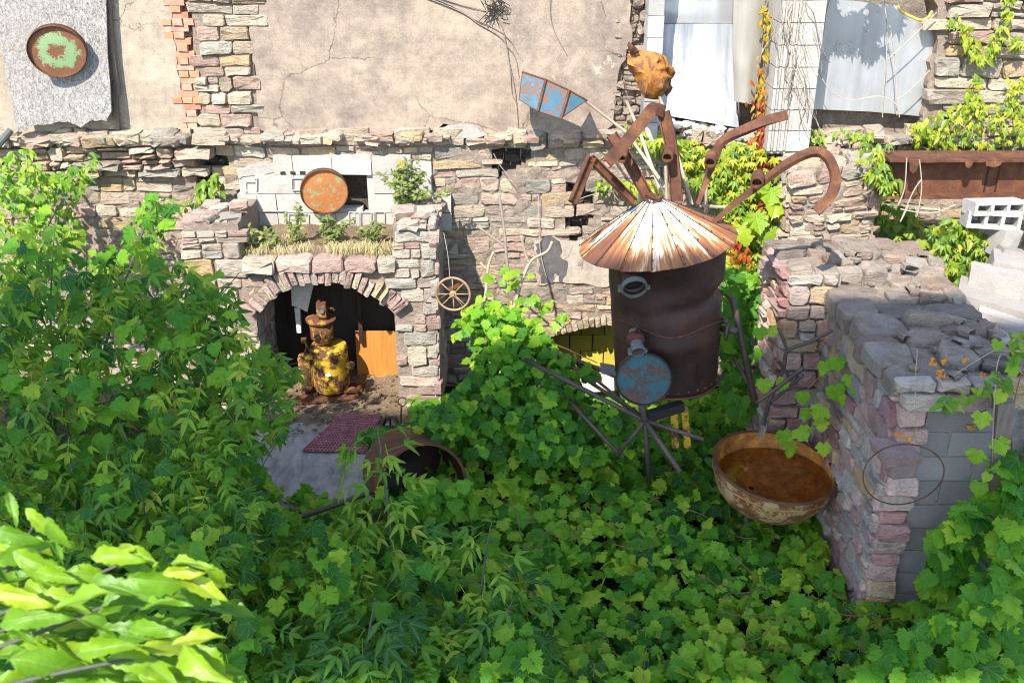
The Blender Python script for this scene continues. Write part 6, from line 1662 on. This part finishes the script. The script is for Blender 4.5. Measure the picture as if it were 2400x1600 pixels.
stems(sh, 'branch', br, M['stem_blue'])
# young lit shrub behind
ls = thing('lit_shrub', P(90, 660, 9.2), 'sunlit yellow green bush in front of the rubble wall at far left', 'shrub')
pos, px = in_px([(-30, 380), (40, 345), (75, 350), (90, 400), (150, 400), (215, 355), (240, 370), (195, 440), (175, 500), (200, 560), (130, 640), (-30, 680)], 1300, lambda x, y, r: 9.5 - .7 * r); N = len(pos)
cl = np.array([mnoise.noise(Vector(tuple(p * 3))) for p in pos]); k = cl > -.25; pos = pos[k]; cl = cl[k]; N = len(pos)
plant(ls, 'bl', BL + GR[:1], pos, vecs(N, (-.1, -.6, .8), (.4, .3, .3)), vecs(N, (.2, -.3, -.7), (.7, .4, .4)), nr.uniform(.045, .10, N), np.clip(nr.normal(.42, .28, N) + .2 * cl, 0, 1), M['lime'], 300)
stems(ls, 'branch', [([P(60, 680, 9.3), P(70, 520, 9.3), P(62, 350, 9.4)], .012, .003), ([P(80, 600, 9.3), P(140, 480, 9.3), P(225, 365, 9.4)], .009, .003), ([P(70, 560, 9.3), P(20, 480, 9.3), P(0, 400, 9.3)], .009, .003)], M['twig'])
# ---- saplings in the foreground
def sapling(name, label, line, leaves, r0, mat, tt, sizes, nparts=120, jit=.10):
    t = thing(name, P(*line[0]), label, 'sapling', 'saplings rising from the vines')
    stems(t, 'trunk', [([P(*q) for q in line], r0, r0 * .35)], M['stem_blue'], 7)
    pos = along(line, leaves, .03); N = len(pos); ax = np.array(P(*line[0]))
    side = vecs(N, (0, -.1, .15), (1, .6, .3)); side[:, 2] = np.abs(side[:, 2]) * .4
    pos = pos + side * jit
    plant(t, 'el', EL, pos, vecs(N, (0, -.45, .9), (.3, .25, .2)), side + np.array([0, 0, -.25]), nr.uniform(*sizes, N), np.clip(nr.normal(*tt, N), 0, 1), mat, nparts, 'compound_leaf'); return t
sapling('sapling', 'slender sapling with a blue green stem in front of the open drum', [(912, 1420, 5.55), (918, 1280, 5.75), (905, 1160, 5.95), (893, 1060, 6.1), (884, 1000, 6.2)], 62, .014, M['shrub'], (.62, .15), (.16, .26))
sapling('sapling', 'leafy sapling among grape leaves below the middle of the picture', [(1110, 1500, 5.2), (1125, 1400, 5.35), (1140, 1290, 5.5), (1150, 1230, 5.6)], 50, .012, M['shrub'], (.55, .2), (.16, .27))
sapling('sapling', 'dark leaved sapling at the bottom left of the middle beside the bright branch', [(850, 1620, 4.6), (862, 1500, 4.8), (880, 1400, 5.0)], 40, .012, M['shrub'], (.22, .15), (.2, .32))
sapling('sapling', 'short sapling with drooping dark leaves right of the leafy sapling', [(1210, 1600, 4.9), (1190, 1500, 5.05), (1200, 1400, 5.2)], 34, .010, M['shrub'], (.25, .15), (.18, .28))
# grape leaves and seed sprays on the front thicket
# ---- bottom right climbing grape vine
rv2 = thing('grape_vine', (3.6, 5.3, 0), 'grape vine climbing the timber post and grey block wall at lower right', 'grape vine')
pos = np.vstack([in_px([(2230, 1200), (2290, 1150), (2300, 1260), (2280, 1400), (2200, 1480), (2150, 1420), (2180, 1300)], 120, lambda x, y, r: 5.68 - .25 * r)[0], in_px([(2340, 1080), (2420, 1060), (2420, 1640), (2000, 1640), (2040, 1520), (2250, 1420), (2330, 1300)], 420, lambda x, y, r: 5.75 - .9 * max(0, (y - 1100)) / 500 - .25 * r)[0]]); N = len(pos)
plant(rv2, 'grape', GR, pos, vecs(N, (-.1, -.55, .85), (.4, .3, .3)), vecs(N, (0, -.4, -.8), (.6, .4, .3)), nr.uniform(.10, .18, N), np.clip(nr.normal(.42, .18, N), 0, .9), M['grape'], 300)
stems(rv2, 'stem', [([P(2200, 1420, 5.5), P(2280, 1260, 5.6), P(2260, 1180, 5.65)], .006, .003), ([P(2150, 1600, 5.1), P(2300, 1450, 5.3), P(2380, 1250, 5.6), P(2370, 1000, 5.7), P(2400, 850, 5.8)], .007, .004)], M['stem_red'])
nl = thing('wall_vine', P(1930, 1060, 6.9), 'few large bright grape leaves trailing over the left face of the thick wall', 'grape vine')
pts_ = [(1960, 838, 6.9, .12), (1935, 852, 6.95, .10), (1992, 880, 6.7, .11), (1956, 905, 6.75, .13), (1985, 930, 6.7, .09), (1930, 955, 6.8, .14), (1896, 960, 6.9, .11), (1880, 920, 6.9, .10), (1895, 1000, 6.85, .08), (1838, 890, 6.9, .10), (2005, 905, 6.6, .10), (1870, 1005, 6.8, .12), (1790, 890, 7.0, .11), (1780, 770, 7.2, .10), (1804, 770, 7.2, .09), (1835, 1010, 6.9, .13), (1925, 985, 6.8, .10), (1930, 1040, 6.7, .11), (1850, 1040, 6.85, .12)]
pos = np.array([tuple(P(x, y, Y)) for x, y, Y, s in pts_]); N = len(pos); sz = np.array([s for *_, s in pts_]) * 1.05
leaf_parts(nl, 'grape', GR, pos, basis(vecs(N, (-.3, -.8, .6), (.3, .2, .2)), vecs(N, (0, -.3, -1), (.5, .2, .2))), sz, nr.uniform(.55, .9, N), M['grape'])
stems(nl, 'stem', [([P(1990, 880, 6.75), P(1940, 870, 6.9), P(1880, 930, 6.9), P(1840, 1020, 6.9)], .004, .003), ([P(1960, 900, 6.8), P(1900, 1000, 6.85)], .004, .003)], M['stem_red'])
pv = thing('post_vine', P(2310, 1120, 5.6), 'trailing creeper with few bright leaves in front of the timber post top', 'creeper', 'creepers on the walls')
pts_ = [(2300, 968, 5.6, .12), (2338, 1030, 5.6, .12), (2290, 1056, 5.58, .11), (2296, 1130, 5.58, .11), (2318, 1110, 5.55, .07), (2375, 1090, 5.6, .13), (2370, 1150, 5.55, .10), (2368, 1180, 5.55, .11), (2350, 920, 5.6, .09), (2370, 860, 5.6, .08), (2340, 800, 5.7, .08)]
pos = np.array([tuple(P(x, y, Y)) for x, y, Y, s in pts_]); N = len(pos); sz = np.array([s for *_, s in pts_])
leaf_parts(pv, 'grape', GR, pos, basis(vecs(N, (-.3, -.8, .6), (.3, .2, .2)), vecs(N, (0, -.3, -1), (.5, .2, .2))), sz, nr.uniform(.6, .95, N), M['grape'])
pos = np.vstack([along([(2350, 775, 5.75), (2385, 790, 5.7), (2330, 905, 5.65)], 24, .035), along([(2210, 920, 5.7), (2222, 950, 5.68)], 10, .03), along([(2285, 900, 5.7), (2300, 915, 5.7)], 9, .03)]); N = len(pos)
leaf_parts(pv, 'bl', BL, pos, basis(vecs(N, (-.3, -.6, .8), (.3, .2, .2)), vecs(N, (0, -.4, -.6), (.8, .3, .3))), nr.uniform(.07, .11, N), nr.uniform(.4, .8, N), M['shrub'])
stems(pv, 'stem', [([P(2400, 880, 5.7), P(2345, 830, 5.7), P(2330, 950, 5.6), P(2325, 1080, 5.58)], .004, .003), ([P(2400, 780, 5.75), P(2280, 850, 5.75), P(2235, 880, 5.75)], .004, .002), ([P(2150, 820, 5.75), P(2145, 900, 5.72), P(2148, 1040, 5.70)], .003, .002)], M['twig_pale'])
# leaves on the drum and at the pier foot
dl = thing('drum_vine', P(985, 1120, 6.5), 'small vine trailing across the mouth of the open drum', 'grape vine')
pos = np.vstack([along([(925, 1105, 6.5), (985, 1120, 6.48), (1060, 1140, 6.5), (1095, 1120, 6.6)], 16, .03), along([(900, 1160, 6.3), (1000, 1180, 6.3), (1100, 1150, 6.4)], 46, .07)]); N = len(pos)
leaf_parts(dl, 'grape', GR, pos, basis(vecs(N, (-.2, -.6, .8), (.3, .2, .2)), vecs(N, (0, -.4, -.9), (.5, .3, .2))), nr.uniform(.08, .13, N), nr.uniform(.25, .7, N), M['grape'])
pl_ = thing('pier_foot_vine', P(930, 1040, 8.3), 'low dark ivy at the foot of the right pier around the iron wheel', 'ground vine')
pos = np.vstack([in_px([(845, 1010), (900, 1000), (960, 985), (1010, 1010), (1000, 1060), (900, 1060), (850, 1040)], 150, lambda x, y, r: 8.5 - .3 * r - (y - 1000) / 120 * .3)[0]]); N = len(pos)
plant(pl_, 'grape', GR, pos, vecs(N, (-.2, -.6, .8), (.3, .3, .2)), vecs(N, (0, -.4, -.8), (.6, .3, .3)), nr.uniform(.07, .12, N), np.clip(nr.normal(.3, .15, N), 0, 1), M['grape'], 150)

# ---- grass and weeds on the ledge over the arch
def grass(name, label, cat, pts, n, L, mat, spread, droop=.6):
    mb = MB()
    for i in range(n):
        c = Vector(pts[rnd.randrange(len(pts))]) + Vector((rnd.gauss(0, spread), rnd.gauss(0, spread * .6), 0)); l = L * rnd.uniform(.4, 1.2)
        d = Vector((rnd.gauss(0, .5), rnd.gauss(-.25, .4), 1)).normalized(); s = d.cross(Vector((0, 1, .2))).normalized() * .0022
        p1 = c + d * l * .5; p2 = c + d * l * .8 + Vector((d.x * .4, d.y * .5 - .05, -droop)) * l * .6
        mb.add([c - s, c + s, p1 + s * .8, p1 - s * .8, p2], [(0, 1, 2, 3), (3, 2, 4)], rnd.random())
    o = mb.build(name, mat); return props(o, label, cat, kind='stuff')
led = [(x + nr.normal(0, .05), AY + .04 + abs(nr.normal(0, .16)), 1.67) for i, x in enumerate([-2.5, -2.42, -2.3, -2.22, -2.18, -2.0, -1.78, -1.72, -1.66, -1.6, -1.56, -1.5, -1.48, -1.42, -1.4, -1.34, -1.3, -1.24])]
grass('dry_grass', 'dry straw coloured grass hanging over the arch ledge', 'grass', led, 700, .19, M['dry'], .045, 1.1)
grass('green_grass', 'green grass tufts growing on the arch ledge', 'grass', led[8:] + led[:4], 420, .16, M['weed'], .07, .4)
def weed(label, base, h, n, mat, tint, size, spread=.3):
    t = thing('weed', base, label, 'weed', 'weeds growing on the ledge over the arch')
    for k in range(n):
        a = rnd.gauss(0, spread); tp = Vector(base) + Vector((math.sin(a) * h + rnd.gauss(0, .03), rnd.gauss(-.04, .05), h * rnd.uniform(.7, 1.1) * math.cos(a)))
        b0 = Vector(base) + Vector((rnd.gauss(0, .05), rnd.gauss(0, .03), 0)); mid = (b0 + tp) / 2 + Vector((rnd.gauss(0, .02), -.02, .02))
        mb = MB(); mb.tube(bezier([b0, mid, tp], 3), .0028, 4); mb.build('stem', M['weed'], t)
        m = 26; q = np.array([tuple(b0.lerp(mid, u * 2) if u < .5 else mid.lerp(tp, u * 2 - 1)) for u in nr.uniform(.12, 1, m)]) + nr.normal(0, .008, (m, 3))
        B = basis(vecs(m, (0, -.6, .7), (.5, .3, .3)), vecs(m, (0, -.2, .5), (1, .4, .4))); o = scatter('foliage', SM, q, B, nr.uniform(size * .6, size * 1.3, m), np.clip(nr.normal(tint, .2, m), 0, 1), mat, t)
    return t
LZ = 1.66
weed('feathery yellow green weed at the left end of the arch ledge', (P(610, 600, 9.3).x, 9.3, LZ), .26, 9, M['weed'], .55, .05, .6)
weed('tall thin weed left of the orange lid on the arch ledge', (P(700, 590, 9.4).x, 9.4, LZ), .45, 6, M['weed'], .5, .045, .22)
weed('bushy dark weed under the orange lid on the arch ledge', (P(780, 590, 9.4).x, 9.4, LZ), .36, 10, M['weed'], .25, .05, .45)
weed('small green weed right of the orange lid on the ledge', (P(880, 590, 9.4).x, 9.4, LZ), .25, 6, M['weed'], .35, .045, .5)
weed('grey green bushy weed on top of the right pier', (P(965, 505, 9.6).x, 9.6, 2.05), .42, 13, M['weed'], .2, .06, .5)
weed('pale green weed leaning on the right pier top beside the infill', (P(940, 500, 9.5).x, 9.5, 2.05), .30, 7, M['weed'], .45, .055, .6)

# ---- bare vine stems on the walls
dvn = thing('dead_vine', P(1240, 310, 9.94), 'thin bare vine stems spread over the tan render', 'dead vine', 'bare vine stems on the walls')
WYV = 9.955
for line in ([(985, -10), (1080, 28), (1120, 55), (1170, 85), (1190, 110), (1208, 135), (1216, 180)], [(1000, -10), (1060, 15), (1110, 45), (1150, 62), (1185, 82)], [(1020, -8), (1080, 12), (1140, 26)], [(1150, 0), (1165, 40), (1180, 75), (1192, 140), (1205, 200), (1212, 260), (1216, 310), (1228, 345)], [(1188, 110), (1196, 170), (1200, 220), (1212, 240)], [(1290, -10), (1290, 40), (1300, 75), (1315, 105), (1330, 131)], [(1175, 0), (1188, 30), (1196, 25)], [(1185, 85), (1200, 100), (1213, 125)]):
    mb = MB(); mb.tube(bezier([P(x, y, WYV) for x, y in line], 4), [.007 - .004 * i / (4 * (len(line) - 1)) for i in range(4 * (len(line) - 1) + 1)], 5); mb.build('stem', M['twig'], dvn)
mb = MB()
for i in range(60):
    c = P(1155 + nr.normal(0, 10), 18 + nr.normal(0, 14), WYV - .02); d = Vector((nr.normal(0, .05), 0, nr.normal(-.03, .05))); mb.tube([c, c + d], .004, 4)
mb.build('root_tuft', M['black'], dvn)['kind'] = 'stuff'
cvn = thing('dead_vine', P(1860, 320, 9.7), 'tangled grey vine stems clinging to the fluted block column', 'dead vine', 'bare vine stems on the walls')
rg = random.Random(23)
for i in range(26):
    x = rg.uniform(1812, 1905); y = rg.uniform(-30, 200); pts = []; dx = rg.uniform(-5, 5)
    for k in range(rg.randint(4, 8)):
        pts.append(P(x, y, 9.53 - rg.uniform(0, .06))); x += dx + rg.uniform(-14, 14); y += rg.uniform(15, 38)
        if y > 330: break
    if len(pts) > 2: mb = MB(); mb.tube(bezier(pts, 3), rg.uniform(.002, .005), 4); mb.build('stem', M['twig_pale'] if rg.random() < .6 else M['twig'], cvn)
rvn = thing('dead_vine', P(2120, 300, 9.85), 'long bare vine stems crossing the large foil board', 'dead vine', 'bare vine stems on the walls')
for line, Y in (([(1945, -5), (1935, 40), (1928, 90), (1912, 140), (1930, 190), (1955, 220), (1995, 235), (2060, 226), (2100, 245), (2108, 275)], 9.86), ([(2072, -5), (2078, 60), (2078, 120), (2072, 200), (2068, 275)], 9.86), ([(2085, 60), (2095, 120), (2100, 190), (2102, 270)], 9.9), ([(2179, 165), (2150, 195), (2120, 222), (2104, 232)], 9.9), ([(2195, 30), (2140, 85), (2080, 140)], 9.88), ([(1905, 255), (1920, 300), (1935, 315)], 9.8), ([(2125, 370), (2120, 440), (2105, 480)], 8.8), ([(2155, 375), (2160, 440), (2150, 505)], 8.8), ([(2240, 480), (2180, 500), (2110, 490)], 8.8), ([(2130, 480), (2110, 520), (2140, 450), (2160, 420)], 8.8)):
    mb = MB(); mb.tube(bezier([P(x, y, Y) for x, y in line], 4), .0055, 5); mb.build('stem', M['twig_pale'], rvn)
wvn = thing('dead_vine', P(1200, 700, 9.6), 'dry vine stem hanging in the dark wall hole and over the rubble stones', 'dead vine', 'bare vine stems on the walls')
for line, Y in (([(1157, 360), (1170, 385), (1190, 410), (1200, 425)], 9.85), ([(1262, 455), (1263, 530), (1268, 600), (1290, 680)], 9.92), ([(1350, 470), (1370, 462), (1392, 455)], 9.8), ([(1040, 545), (1050, 600), (1054, 650)], 9.0), ([(1290, 700), (1330, 730), (1300, 770)], 9.85), ([(1385, 450), (1420, 440), (1450, 470)], 9.85)):
    mb = MB(); mb.tube(bezier([P(x, y, Y) for x, y in line], 4), .004, 4); mb.build('stem', M['twig_pale'], wvn)

# ---- bright branch close to the viewer, lower left
fb = thing('foreground_branch', P(-60, 1560, 1.75), 'bright sunlit leafy branch close to the viewer in the lower left corner', 'branch')
twigs = [[(-120, 1500, 1.8), (20, 1330, 1.85), (90, 1210, 1.9)], [(-120, 1480, 1.75), (100, 1400, 1.75), (330, 1300, 1.8)], [(-120, 1560, 1.65), (120, 1470, 1.7), (300, 1400, 1.75), (420, 1370, 1.8)], [(-120, 1640, 1.6), (120, 1580, 1.6), (340, 1540, 1.65), (480, 1530, 1.7)], [(-80, 1700, 1.55), (120, 1640, 1.55), (280, 1610, 1.6)], [(-100, 1560, 1.7), (0, 1480, 1.75), (120, 1440, 1.8)]]
stems(fb, 'twig', [([P(*q) for q in t], .006, .003) for t in twigs], M['stem_blue'], 6)
LX = [(60, 1190, 130, 25, 1), (110, 1210, 110, 65, 1), (30, 1290, 210, 15, 1), (-30, 1380, 200, 5, 1), (110, 1270, 90, -40, .7), (150, 1340, 170, -15, 1), (215, 1300, 140, -10, 1), (270, 1290, 120, 30, .8), (280, 1275, 130, 5, 1), (60, 1410, 190, -25, 1), (130, 1430, 200, -30, 1), (300, 1350, 190, 0, 1), (380, 1340, 130, -15, 1), (400, 1320, 130, 20, 1), (420, 1340, 150, 18, 1), (240, 1420, 190, -12, .8), (0, 1460, 180, -20, .9), (10, 1440, 120, 60, .9), (100, 1490, 200, -15, 1), (180, 1450, 190, -3, 1), (300, 1470, 170, -10, .6), (20, 1540, 190, -8, .7), (330, 1520, 200, -20, 1), (400, 1510, 150, 10, 1), (450, 1510, 160, 12, 1), (430, 1500, 190, 22, 1), (250, 1540, 180, 10, .8), (130, 1580, 200, -20, .7), (290, 1590, 170, 5, .7), (-20, 1600, 200, -10, .8), (60, 1620, 180, -15, .8), (180, 1530, 170, -25, .9), (330, 1430, 150, -5, .7), (-20, 1320, 150, -30, .8), (210, 1370, 170, 5, .9), (350, 1560, 150, 25, .7), (80, 1340, 130, 10, .9), (-10, 1240, 120, 10, .9), (230, 1480, 160, 12, .9), (20, 1500, 160, 30, .8)]
pos = []; Bx = []; sz = []; tt = []
for (x, y, Lp, ang, br_) in LX:
    for rep in range(5 if Lp > 120 else 3):
        Y = 1.82 - (y - 1180) / 420 * .22 + nr.normal(0, .04) + rep * .05
        a = P(x + (rep > 0) * nr.normal(-10, 50), y + (rep > 0) * nr.normal(40, 35), Y); ar = R(-ang + min(rep, 2) * nr.normal(0, 16) + nr.normal(0, 8))
        depth = Y * _c + (CAM_H - a.z) * _s; tipd = Vector((math.cos(ar), -.15 + nr.normal(0, .2), math.sin(ar) * 1.0))
        pos.append(tuple(a)); sz.append(Lp / FPX * depth * (.85 if rep == 0 else nr.uniform(.45, .75))); tt.append(np.clip((.3 if rep < 2 else .05) + .5 * br_ * nr.random() + .15 * (br_ > .9), 0, 1)); Bx.append((tuple(Vector((nr.normal(0, .45), -.5 + nr.normal(0, .4), .75))), tuple(tipd)))
pos = np.array(pos); B = basis(np.array([b[0] for b in Bx]), np.array([b[1] for b in Bx]))
def tooth_blade(w, cup, droop, k):
    ys = [0, .08, .2, .27, .36, .43, .52, .58, .67, .74, .84, 1.0]; ws = [.03, .42, .80, .74, 1.0, .86, 1.0, .78, .82, .55, .38, 0]
    v = []; f = []
    for y, q in zip(ys, ws):
        for sx in (-1, -.5, 0, .5, 1):
            x = sx * q * w * (1 + .1 * math.sin(9 * y + sx + k)); bend = .10 * math.sin(2.2 * y + k) * y
            v.append((x + bend, y, cup * abs(x) * 1.5 - droop * 1.4 * y * y + .05 * math.sin(10 * y + k + 2 * sx) * abs(sx)))
    for i in range(len(ys) - 1):
        for q in range(4):
            a = i * 5 + q; f += [(a, a + 1, a + 6), (a, a + 6, a + 5)]
    v = np.array(v, float); return v, np.array(f), v[:, :2].copy()
LEAFB = [tooth_blade(.14 + .022 * (k % 4), .35 + .1 * (k % 3), .10 + .14 * (k % 4), k) for k in range(7)]
leaf_parts(fb, 'fb', LEAFB, pos, B, np.array(sz), np.array(tt), M['lime'])
